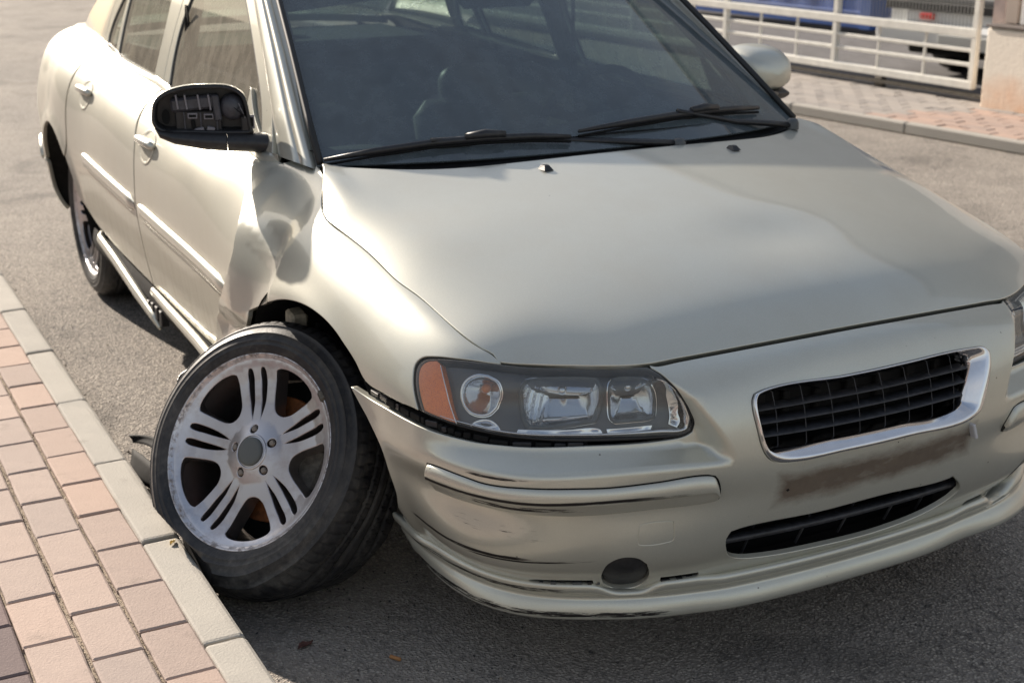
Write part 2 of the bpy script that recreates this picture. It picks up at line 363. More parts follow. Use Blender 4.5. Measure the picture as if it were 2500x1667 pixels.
n.l(col,b.inputs['Base Color']);n.l(n.math('ADD',n.math('MULTIPLY',d,.2),.48),b.inputs['Roughness']);n.l(n.bump(n.noise(c,120,4,.6),.25,.002),b.inputs['Normal']);M['tyre']=m
# ================================================================ the street
def asphalt_mat():
    m,t,b=new_mat('asphalt');n=NT(t);c=n.coord();b.inputs['Specular IOR Level'].default_value=.25
    v1=n.vor(c,125,'F1','Distance');cell=n.vor(c,125,'F1','Color');v2=n.vor(c,210,'F1','Distance');fine=n.noise(c,420,3,.6)
    big=n.noise(c,.55,5,.55);mid=n.noise(c,5,5,.6)
    cx=n.sep(cell)[0]
    stone=n.ramp(cx,[(0.,(.27,.243,.213)),(.5,(.355,.318,.277)),(.85,(.44,.395,.342)),(1.,(.56,.50,.43))])
    pit=n.ramp(v1,[(.28,1.),(.62,.0)])
    col=n.mix(n.ramp(v1,[(.30,0.),(.66,1.)]),stone,(.19,.172,.155))
    dk=n.ramp(n.noise(c,48,4,.65),[(.37,1.),(.47,0.)]);col=n.mix(n.math('MULTIPLY',dk,.75),col,(.06,.057,.058))
    dustm=n.ramp(n.math('ADD',n.math('MULTIPLY',big,.6),n.math('MULTIPLY',mid,.4)),[(.38,0.),(.68,1.)])
    col=n.mix(n.math('MULTIPLY',dustm,.50),col,(.50,.44,.375))
    oil=n.ramp(n.noise(c,1.9,6,.65,.6),[(.52,0.),(.66,1.)]);col=n.mix(n.math('MULTIPLY',oil,.42),col,(.07,.065,.06))
    n.l(col,b.inputs['Base Color']);setp(b,Roughness=.88)
    h=n.math('ADD',n.math('MULTIPLY',pit,1.0),n.math('ADD',n.math('MULTIPLY',n.ramp(v2,[(.2,1.),(.6,0.)]),.35),n.math('MULTIPLY',fine,.5)))
    h=n.math('SUBTRACT',h,n.math('MULTIPLY',dk,.7))
    n.l(n.bump(h,.85,.0045),b.inputs['Normal']);return m
def concrete_mat(name,a,b_,scale=1.0,grit=.5):
    m,t,b=new_mat(name);n=NT(t);c=n.coord();oi=n.n('ShaderNodeObjectInfo').outputs['Random'];g=n.geo()
    f=n.noise(g,3.1*scale,6,.6);gr=n.noise(g,330,4,.65);sp=n.vor(g,170)
    col=n.mix(f,a,b_);col=n.mix(n.math('MULTIPLY',n.ramp(gr,[(.35,0.),(.7,1.)]),.30),col,tuple(x*.72 for x in a))
    col=n.mix(n.math('MULTIPLY',n.ramp(sp,[(.05,1.),(.16,0.)]),.30),col,(.66,.62,.55))
    hv=n.n('ShaderNodeHueSaturation');n.l(n.math('ADD',n.math('MULTIPLY',oi,.22),.89),hv.inputs['Value']);n.l(n.math('ADD',n.math('MULTIPLY',oi,.25),.88),hv.inputs['Saturation']);n.l(col,hv.inputs['Color'])
    st=n.ramp(n.noise(g,9,6,.7),[(.60,0.),(.72,1.)]);col=n.mix(n.math('MULTIPLY',st,.30),hv.outputs[0],(.13,.11,.09))
    if name=='kerb_concrete':                                       # rubber and soot where the wheel rubbed along the stone
        gx,gy,gz=n.sep(g);ex=n.math('DIVIDE',n.math('SUBTRACT',gx,-.30),.24);ey=n.math('DIVIDE',n.math('SUBTRACT',gy,-1.152),.022)
        rr=n.math('ADD',n.math('MULTIPLY',ex,ex),n.math('MULTIPLY',ey,ey));k=n.math('SUBTRACT',n.math('ADD',n.noise(g,26,6,.75),.42),n.math('MULTIPLY',rr,.45))
        col=n.mix(n.math('MULTIPLY',n.math('MINIMUM',n.math('MAXIMUM',n.math('MULTIPLY',n.math('SUBTRACT',k,.42),5.),0.),1.),.8),col,(.04,.037,.035))
    n.l(col,b.inputs['Base Color']);setp(b,Roughness=.9);b.inputs['Specular IOR Level'].default_value=.25
    n.l(n.bump(n.math('ADD',gr,n.math('MULTIPLY',sp,.6)),grit,.0016),b.inputs['Normal']);return m
M['asphalt']=asphalt_mat()
M['brick']=concrete_mat('pink_paver',(.375,.285,.240),(.46,.355,.300))
M['brick_tan']=concrete_mat('buff_paver',(.39,.305,.262),(.47,.375,.322))
M['brick_dark']=concrete_mat('dark_paver',(.17,.125,.12),(.22,.165,.155))
M['kerb']=concrete_mat('kerb_concrete',(.34,.318,.285),(.42,.395,.352))
M['sand']=concrete_mat('joint_sand',(.27,.225,.175),(.37,.31,.245),4,1.0)
M['far_grey']=concrete_mat('grey_paver',(.30,.27,.245),(.36,.33,.30));M['far_pink']=concrete_mat('red_paver',(.36,.265,.22),(.42,.32,.27))
def sheet(name,x0,x1,y0,y1,z,mat,kind='structure',nx=1,ny=1):
    V=[(x0+(x1-x0)*i/nx,y0+(y1-y0)*j/ny,z) for i in range(nx+1) for j in range(ny+1)]
    F=[(i*(ny+1)+j,(i+1)*(ny+1)+j,(i+1)*(ny+1)+j+1,i*(ny+1)+j+1) for i in range(nx) for j in range(ny)]
    return tag(mesh(name,V,F,mat,smooth=False),kind=kind)
road=sheet('road',-250,250,-250,250,0,M['asphalt'])
# --- near pavement: sand bed, pavers, kerb
pave=MB().box((-30,-9,.0),(12,-1.245,.117)).build('pavement',M['sand']);tag(pave,kind='structure')
def paver_mesh(name,L,W,Hh,b,mat,seed):
    r=np.random.default_rng(seed);V=[];F=[];n=5
    xs=[0,b,*(np.linspace(b,L-b,n+1)[1:-1]),L-b,L];ys=[0,b,*(np.linspace(b,W-b,4)[1:-1]),W-b,W]
    for x in xs:
        for y in ys:
            e=(x in(0,L)) or (y in(0,W));z=Hh-(b*.75 if e else 0)+r.normal(0,.00022)
            V.append((x-L/2+(r.normal(0,.0004) if e else 0),y-W/2+(r.normal(0,.0004) if e else 0),z))
    k=len(ys)
    for i in range(len(xs)-1):
        for j in range(k-1):F.append((i*k+j,(i+1)*k+j,(i+1)*k+j+1,i*k+j+1))
    rim=[i*k for i in range(len(xs))]+[(len(xs)-1)*k+j for j in range(1,k)]+[i*k+k-1 for i in range(len(xs)-2,-1,-1)]+[j for j in range(k-2,0,-1)]
    s=len(V);V+=[(V[q][0],V[q][1],0) for q in rim]
    for i in range(len(rim)):
        j=(i+1)%len(rim);F.append((rim[i],s+i,s+j,rim[j]))
    me=bpy.data.meshes.new(name);me.from_pydata(V,[],F);me.materials.append(mat);me.update();return me
PM={k:[paver_mesh('paver',.1990,.1012,.05,.0045,M[k],s) for s in range(5)] for k in('brick','brick_tan','brick_dark')}
row_y=[-1.3035,-1.4145,-1.5265]+[-1.5265-.1085*k for k in range(1,9)]
row_x=[.056,.122,.008,.107,.06,.12,.03,.09,.02,.13,.05]
cnt=0
for r,(yc,xo) in enumerate(zip(row_y,row_x)):
    for i in range(-19,8):
        if cnt>=298:break
        x=xo+.2045*i+.1022
        k='brick' if r<1 else 'brick_tan' if r<3 else 'brick_dark'
        if r<3 and random.random()<.05:k='brick_tan' if k=='brick' else 'brick'
        o=bpy.data.objects.new('brick',random.choice(PM[k]));link(o,pave);cnt+=1
        o.location=(x+random.gauss(0,.0010),yc+random.gauss(0,.0010)-(x-.06)*.008,.0795+random.gauss(0,.0009));o.rotation_euler=(random.gauss(0,.006),random.gauss(0,.004),random.gauss(0,.006)-.008+(math.pi if random.random()<.5 else 0))
# the rest of the paving, too far off to pick apart
rb_={k:MB() for k in('brick','brick_tan','brick_dark')}
for r in range(0,34):
    yc=row_y[r] if r<11 else row_y[10]-.1085*(r-10);xo=row_x[r%11]
    for i in list(range(-66,-19))+list(range(8,22))+(list(range(-19,8)) if r>10 else []):
        x=xo+.2045*i+.1022;k='brick' if r<1 else 'brick_tan' if r<3 else 'brick_dark';z=.1295+random.gauss(0,.0009);y=yc-(x-.06)*.008
        rb_[k].box((x-.0985,y-.0485,.10),(x+.0985,y+.0485,z),None,.003)
for k in rb_:
    o=rb_[k].build('bricks',M[k],pave);o['kind']='stuff'
# loose grit lying in the joints: one part
gm=MB()
for _ in range(5200):
    r=random.randrange(0,4);yj=[-1.2525,-1.359,-1.4705,-1.582][r];x=random.uniform(-1.5,.9);s=random.uniform(.0009,.0026)
    y=yj-(x-.06)*.008+random.gauss(0,.0032);z=.1185+random.uniform(-.001,.0035)
    V=[(x+s*random.uniform(-1,1),y+s*random.uniform(-1,1),z+s*random.uniform(-.6,1)) for _ in range(4)]
    gm.add(V,[(0,1,2),(0,2,3),(0,3,1),(1,3,2)])
g=gm.build('joint_grit',M['sand'],pave);g['kind']='stuff'
kerb=MB().box((-30,-1.250,-.02),(12,-1.172,.060)).build('kerb',M['sand']);tag(kerb,kind='structure')
kprof=[(-1.2495,.0),(-1.2495,.122),(-1.2465,.1275),(-1.242,.1295),(-1.180,.130),(-1.170,.1285),(-1.1625,.1235),(-1.1585,.116),(-1.152,.06),(-1.148,.0)]
kms=[]
for s in range(4):
    r=np.random.default_rng(40+s);X=[-.252,-.2495,-.243,-.18,-.12,-.06,0,.06,.12,.18,.243,.2495,.252];P=[]
    for i,x in enumerate(X):
        e=.0028 if i in(0,12) else .0008 if i in(1,11) else 0
        P.append([(x,y+(e if y<-1.2 else -e),z-(e if z>.05 else 0)+(r.normal(0,.0006) if z>.1 else 0)) for y,z in kprof])
    P=np.array(P);nv=len(kprof);F=[(i*nv+j,i*nv+j+1,(i+1)*nv+j+1,(i+1)*nv+j) for i in range(12) for j in range(nv-1)]+[tuple(range(nv)),tuple(range(12*nv+nv-1,12*nv-1,-1))]
    me=bpy.data.meshes.new('kerbstone');me.from_pydata([tuple(p) for p in P.reshape(-1,3)],[],F);me.materials.append(M['kerb']);me.update();kms.append(me)
for i in range(-30,9):
    x=-1.675+.5138*(i+2)+.257-.5138*0
    x=-.647+.5138*i+.257
    o=bpy.data.objects.new('kerbstone',random.choice(kms));link(o,kerb);o.location=(x,-(x)*.009-.004,random.gauss(0,.0004));o.rotation_euler=(random.gauss(0,.0015),random.gauss(0,.0006),-.009)
# grit and small stones along the foot of the kerb and over the road
pm=MB()
for _ in range(2600):
    if random.random()<.45: x=random.uniform(-3,1.2);y=-1.142+abs(random.gauss(0,.05))
    else: x=random.uniform(-2.2,1.3);y=random.uniform(-1.12,1.4)
    s=random.uniform(.0008,.0028) if random.random()<.97 else random.uniform(.003,.007)
    V=[(x+s*random.uniform(.5,1)*a,y+s*random.uniform(.5,1)*b_,s*random.uniform(.2,1)*c_) for a,b_,c_ in((1,0,.2),(0,1,.2),(-1,0,.2),(0,-1,.2),(0,0,1.2))]
    pm.add(V,[(0,1,4),(1,2,4),(2,3,4),(3,0,4)])
g=pm.build('road_grit',M['sand']);tag(g,kind='stuff')
# crumbs of rubber, plastic and glass shaken off by the crash
db=MB()
for _ in range(260):
    x=random.gauss(.25,.42);y=random.gauss(-.72,.22)
    if y<-1.1:continue
    s_=random.uniform(.0015,.0055);a=random.uniform(0,6)
    V=[(x+s_*random.uniform(.6,1.3)*math.cos(a+t),y+s_*random.uniform(.4,1)*math.sin(a+t),random.uniform(0,.001)+(.0025*random.random() if t<3 else 0)) for t in(0,1.6,3.1,4.7)]
    V+=[(x,y,s_*.9)];db.add(V,[(0,1,4),(1,2,4),(2,3,4),(3,0,4)])
g=db.build('crash_crumbs',simple('crumb_black',(.03,.028,.027),.6));tag(g,kind='stuff')
# --- far side of the road: kerb, block pavement, yard
fa=math.atan(.139);FM=Matrix.Translation((-4.50,4.60,0))@Matrix.Rotation(fa,4,'Z')
far=MB().box((-40,.05,-.02),(30,1.44,.060),FM).build('far_pavement',M['sand']);tag(far,kind='structure')
fk=MB().box((-40,.01,-.02),(30,.05,.04),FM).build('far_kerb',M['sand']);tag(fk,kind='structure')
fkm=bpy.data.meshes.new('kerbstone');q=MB().box((-.497,0,0),(.497,.065,.076),None,.010);fkm.from_pydata(q.V,[],q.F);fkm.materials.append(M['kerb']);fkm.update()
for i in range(-14,10):
    o=bpy.data.objects.new('kerbstone',fkm);link(o,fk);o.matrix_basis=FM@Matrix.Translation((i*1.0,0,random.gauss(0,.002)))
fpm={k:[paver_mesh('far_paver',.197,.0975,.05,.006,M[k],60+s) for s in range(3)] for k in('far_grey','far_pink')}
cnt=0;rest={'far_grey':MB(),'far_pink':MB()}
for r in range(0,13):
    for i in range(-22,30):
        lx=.2*i+(.1 if r%2 else 0);ly=.068+.05+.1*r;p=FM@Vector((lx,ly,0))
        band=(lx-.35*ly>.15) and (ly<.86) and not(lx>1.6+.6*ly and ly<.45)
        k='far_pink' if band else 'far_grey'
        if -1.3<lx<2.9 and cnt<296:
            o=bpy.data.objects.new('paving_block',random.choice(fpm[k]));link(o,far);cnt+=1
            o.matrix_basis=FM@Matrix.Translation((lx,ly,.0255+random.gauss(0,.0016)))@Matrix.Rotation(random.gauss(0,.006),4,'X')@Matrix.Rotation(random.gauss(0,.010),4,'Z')
        else:
            rest[k].box((lx-.0985,ly-.0487,.01),(lx+.0985,ly+.0487,.0755+random.gauss(0,.0012)),FM)
for k in rest:
    if rest[k].V:
        o=rest[k].build('paving_blocks',M[k],far);o['kind']='stuff'
yard=MB().box((-60,1.46,-.02),(60,60,.078),FM).build('yard',simple('yard_asphalt',(.105,.10,.10),.85,noise=.25,bump=.3,scale=8));tag(yard,kind='structure')
# --- sliding gate
GA=Matrix.Translation((-4.50,5.74,.155))@Matrix.Rotation(math.pi+math.atan(.075),4,'Z')   # local x runs along the gate, away from the wall
M['gate']=simple('cream_gate_paint',(.68,.66,.60),.5,noise=.10,scale=12);M['wire']=simple('galvanised_wire',(.30,.30,.29),.5,.5)
gate=empty('sliding_gate','cream painted steel sliding gate with wire mesh above three lower rails','gate')
def gbar(nm,x0,x1,z0,z1,d0=-.022,d1=.022,mat=None):
    return MB().box((x0,d0,z0),(x1,d1,z1),GA,.004).build(nm,mat or M['gate'],gate)
for x in(0,1.36,2.66,3.98,5.3,6.6):gbar('post',x-.0225,x+.0225,.0,1.78,-.024,.024)
gbar('bottom_rail',-.02,6.64,.0,.055,-.028,.028);gbar('middle_rail',-.02,6.64,.36,.42,-.027,.027);gbar('top_rail',-.02,6.64,1.74,1.80,-.027,.027)
for z in(.155,.255):gbar('rail',0,6.6,z,z+.026,-.013,.013)
for k,(a,b_) in enumerate(((0,1.36),(1.36,2.66),(2.66,3.98),(3.98,5.3),(5.3,6.6))):
    for f in(1/3,2/3):gbar('baluster',a+(b_-a)*f-.011,a+(b_-a)*f+.011,.05,.365,-.010,.010)
wm=MB()
for i in range(1,205):
    x=.032*i;wm.box((x-.0024,-.002,.42),(x+.0024,.0015,1.74),GA)
for j in range(1,9):wm.box((0,-.0052,.42+j*.15),(6.6,-.0022,.4235+j*.15),GA)
o=wm.build('wire_mesh',M['wire'],gate);o['kind']='stuff'
MB().box((.82,-.03,-.085),(.90,.03,.0),GA,.01).build('roller',M['dirtymetal'],gate)
tr_=MB().box((-.2,-.04,-.05),(7,.04,-.027),GA).build('gate_track',M['dirtymetal']);tag(tr_,kind='structure')
# --- wall and gate pillar
M['plaster']=None
m,t,b=new_mat('stained_plaster');n=NT(t);g=n.geo();x,y,z=n.sep(g)
f=n.noise(g,1.6,6,.6);lo=n.math('SUBTRACT',1.0,n.math('DIVIDE',z,.55));st=n.math('MULTIPLY',n.ramp(n.math('ADD',lo,n.math('MULTIPLY',n.math('SUBTRACT',f,.5),1.6)),[(.55,0.),(1.1,1.)]),.75)
n.l(n.mix(st,n.mix(f,(.74,.67,.57),(.82,.76,.66)),(.72,.42,.25)),b.inputs['Base Color']);setp(b,Roughness=.9);n.l(n.bump(n.noise(g,40,5,.6),.4,.006),b.inputs['Normal']);M['plaster']=m
pil=MB().box((-.200,-.30,-.10),(-.085,-.035,2.2),GA,.01).build('gate_pillar',simple('grey_pink_render',(.55,.45,.41),.85,noise=.15,bump=.4,scale=14));tag(pil,'dark plastered gate pillar between the gate and the low wall','pillar')
wl=empty('boundary_wall','cream plastered low wall stained orange at its foot beside the gate','wall')
MB().box((-7.5,-.06,-.10),(-.215,.16,.46),GA,.015).build('base',M['plaster'],wl)
MB().box((-7.5,-.075,.465),(-.215,.175,.48),GA,.003).build('coping',simple('coping_dark',(.12,.10,.09),.7),wl)
for k in range(5):MB().box((-.37-1.2*(k+1),-.04,.485),(-.37-1.2*k-.03,.06,2.0),GA,.006).build('panel',simple('white_sheet',(.66,.64,.62),.6,noise=.06,scale=5) if k==0 else bpy.data.materials['white_sheet'],wl)
MB().box((-.36,-.02,.485),(-.26,.04,2.0),GA,.004).build('upright',simple('upright_tan',(.38,.31,.26),.7),wl)
# --- blue container in the yard
M['blue']=simple('blue_steel',(.020,.075,.27),.5,noise=.2,scale=4)
bx=empty('shipping_container','dark blue steel container standing in the yard behind the gate','container')
BM=Matrix.Translation((-7.95,8.0,.13))@Matrix.Rotation(math.pi+math.atan(.10),4,'Z')
V=[];F=[];nw=60
for i in range(nw+1):
    x=.15+5.8*i/nw;d=.0 if (i//2)%2 else .008
    V+=[(x,d+.03,.18),(x,d+.03,2.45)]
for i in range(nw):F.append((2*i,2*i+2,2*i+3,2*i+1))
mesh('side_panel',[tuple(BM@Vector(v)) for v in V],F,M['blue'],bx,smooth=False)
for nm,lo,hi in(('corner_post',(0,0,.02),(.15,.15,2.6)),('corner_post',(5.95,0,.02),(6.1,.15,2.6)),('bottom_rail',(.15,0,.02),(5.95,.1,.18)),('top_rail',(.15,0,2.45),(5.95,.1,2.6)),('end_panel',(.005,.15,.10),(.05,-2.3,2.55))):
    lo2=tuple(min(a,b_) for a,b_ in zip(lo,hi));hi2=tuple(max(a,b_) for a,b_ in zip(lo,hi))
    if nm=='end_panel':lo2,hi2=(.02,-2.3,.1),(.06,-.01,2.5)
    MB().box(lo2,hi2,BM,.006).build(nm,M['blue'],bx)
# container body lies away from the gate: roof
MB().box((.0,-2.3,2.56),(6.1,.0,2.6),BM).build('roof',M['blue'],bx)
# --- white pickup parked in the yard
VM=Matrix.Translation((-6.02,6.25,.078))@Matrix.Rotation(math.atan(.16),4,'Z')      # local x along its rear face, local y away from us
M['white']=simple('white_car_paint',(.62,.63,.62),.35,coat=.6,noise=.05,scale=3)
van=empty('white_pickup','white pickup with a red tail light seen through the gate mesh','pickup')
def vb(nm,lo,hi,mat,bev=.02):return MB().box(lo,hi,VM,bev).build(nm,mat,van)
vb('body',(0,.06,.30),(1.75,4.2,.92),M['white'],.05);vb('tailgate',(.20,.02,.40),(1.55,.075,.90),M['white'],.02)
vb('bumper',(-.02,-.08,.24),(1.77,.10,.42),M['white'],.04);vb('cab',(.08,1.7,.90),(1.67,3.3,1.55),M['white'],.12)
vb('rear_window',(.25,1.66,1.02),(1.5,1.71,1.42),M['rubber_seal'],.02);vb('trim_strip',(.05,-.005,.585),(1.70,.03,.625),simple('grey_trim',(.16,.16,.16),.5),.005)
vb('dark_band',(.03,-.012,.51),(1.72,.03,.575),M['rubber_seal'],.006);vb('number_plate',(.62,-.095,.25),(1.12,-.08,.35),simple('plate_white',(.5,.5,.47),.5),.003)
M['red']=simple('red_lens',(.55,.02,.012),.2,coat=.5)
for x in(.42,1.60):vb('tail_light',(x-.05,-.02,.445),(x+.08,.06,.495),M['red'],.01)
for x in(.30,1.48):
    for y in(.62,3.3):
        WM_=VM@Matrix.Translation((x,y,.31))@Matrix.Rotation(math.pi/2,4,'Y')
        MB().lathe([(.10,-.09),(.20,-.10),(.29,-.085),(.31,-.05),(.31,.05),(.29,.085),(.20,.10),(.10,.09)],28,WM_).build('wheel',M['rubber_seal'],van,smooth=True)
vb('underbody',(.15,.15,.16),(1.6,3.9,.34),M['dull'],.02)
# --- buildings that close the street (seen in the paint and the glass)
def building(name,x0,x1,y,depth,h,col,wins,label):
    b=empty(name,label,'building');s_=1 if depth>0 else -1
    wm_=simple(name+'_render',col,.9,noise=.12,bump=.3,scale=2)
    MB().box((x0,min(y,y+depth),0.0),(x1,max(y,y+depth),h)).build('wall',wm_,b)
    MB().box((x0-.2,min(y,y+depth)-.2,h+.002),(x1+.2,max(y,y+depth)+.2,h+.25)).build('roof',simple(name+'_roof',(.22,.20,.19),.8),b)
    gm_=simple(name+'_glass',(.03,.035,.04),.1)
    for (wx,wz,ww,wh) in wins:
        f=MB().box((wx-ww/2,y-.03 if s_>0 else y-.02,wz),(wx+ww/2,y+.02 if s_>0 else y+.03,wz+wh)).build('window',M['gate'],b)
        MB().box((wx-ww/2+.08,y-.035 if s_>0 else y+.028,wz+.08),(wx+ww/2-.08,y-.028 if s_>0 else y+.035,wz+wh-.08)).build('pane',gm_,f)
    return b
building('garage_row',-46,-5.5,-5.2,-4,3.0,(.30,.265,.23),[(-9-6*k,.9,2.2,1.3) for k in range(6)],'long low rendered building along the near pavement, mirrored in the side windows')
building('warehouse',-48,0,17,10,13.6,(.20,.215,.235),[(-44+4.2*k,1.6,2.4,1.2) for k in range(10)],'tall grey building behind the yard, mirrored in the rear of the hood')
# --- litter
def at_(o,**k):return tag(o,**k)
bt=MB().tube([(.395,-.862,.0055),(.4165,-.8485,.0055)],.0042,12).build('cigarette_butt',simple('cork_paper',(.42,.20,.075),.7,noise=.25,scale=500));tag(bt,'short brown cigarette butt lying on the shaded asphalt','cigarette butt')
def leaf(name,cx,cy,z,s,mat,seed,label,cat):
    r=np.random.default_rng(seed);n=14;P=np.zeros((n,9,3))
    for i in range(n):
        t=i/(n-1);wd=s*.38*math.sin(math.pi*min(1,t*.96+.03))**.7
        for j in range(9):
            u=j/4-1;P[i,j]=((t-.5)*s*2+.1*s*u*u,u*wd*(1+.12*r.normal()),abs(u)**1.5*wd*.55+.010*s/.02*math.sin(7*t+3*u)*.25+r.normal(0,.0004))
    a=r.uniform(0,6);R=Matrix.Rotation(a,3,'Z');P=np.array([[tuple(R@Vector(q)) for q in row] for row in P]);P[...,2]-=P[...,2].min();P+=[cx,cy,z]
    o=grid_mesh(name,P,mat);so=o.modifiers.new('s','SOLIDIFY');so.thickness=.0006;return tag(o,label,cat)
leaf('dry_leaf',.262,-1.005,.002,.021,simple('leaf_brown',(.10,.04,.03),.6,noise=.4,scale=200),3,'curled dark red brown dead leaf on the asphalt near the kerb','leaf')
leaf('yellow_scrap',-.108,-1.188,.131,.014,simple('yellow_leaf',(.62,.47,.20),.6,noise=.3,scale=200),5,'small yellow dry scrap caught in a kerb joint beside the tyre','leaf')
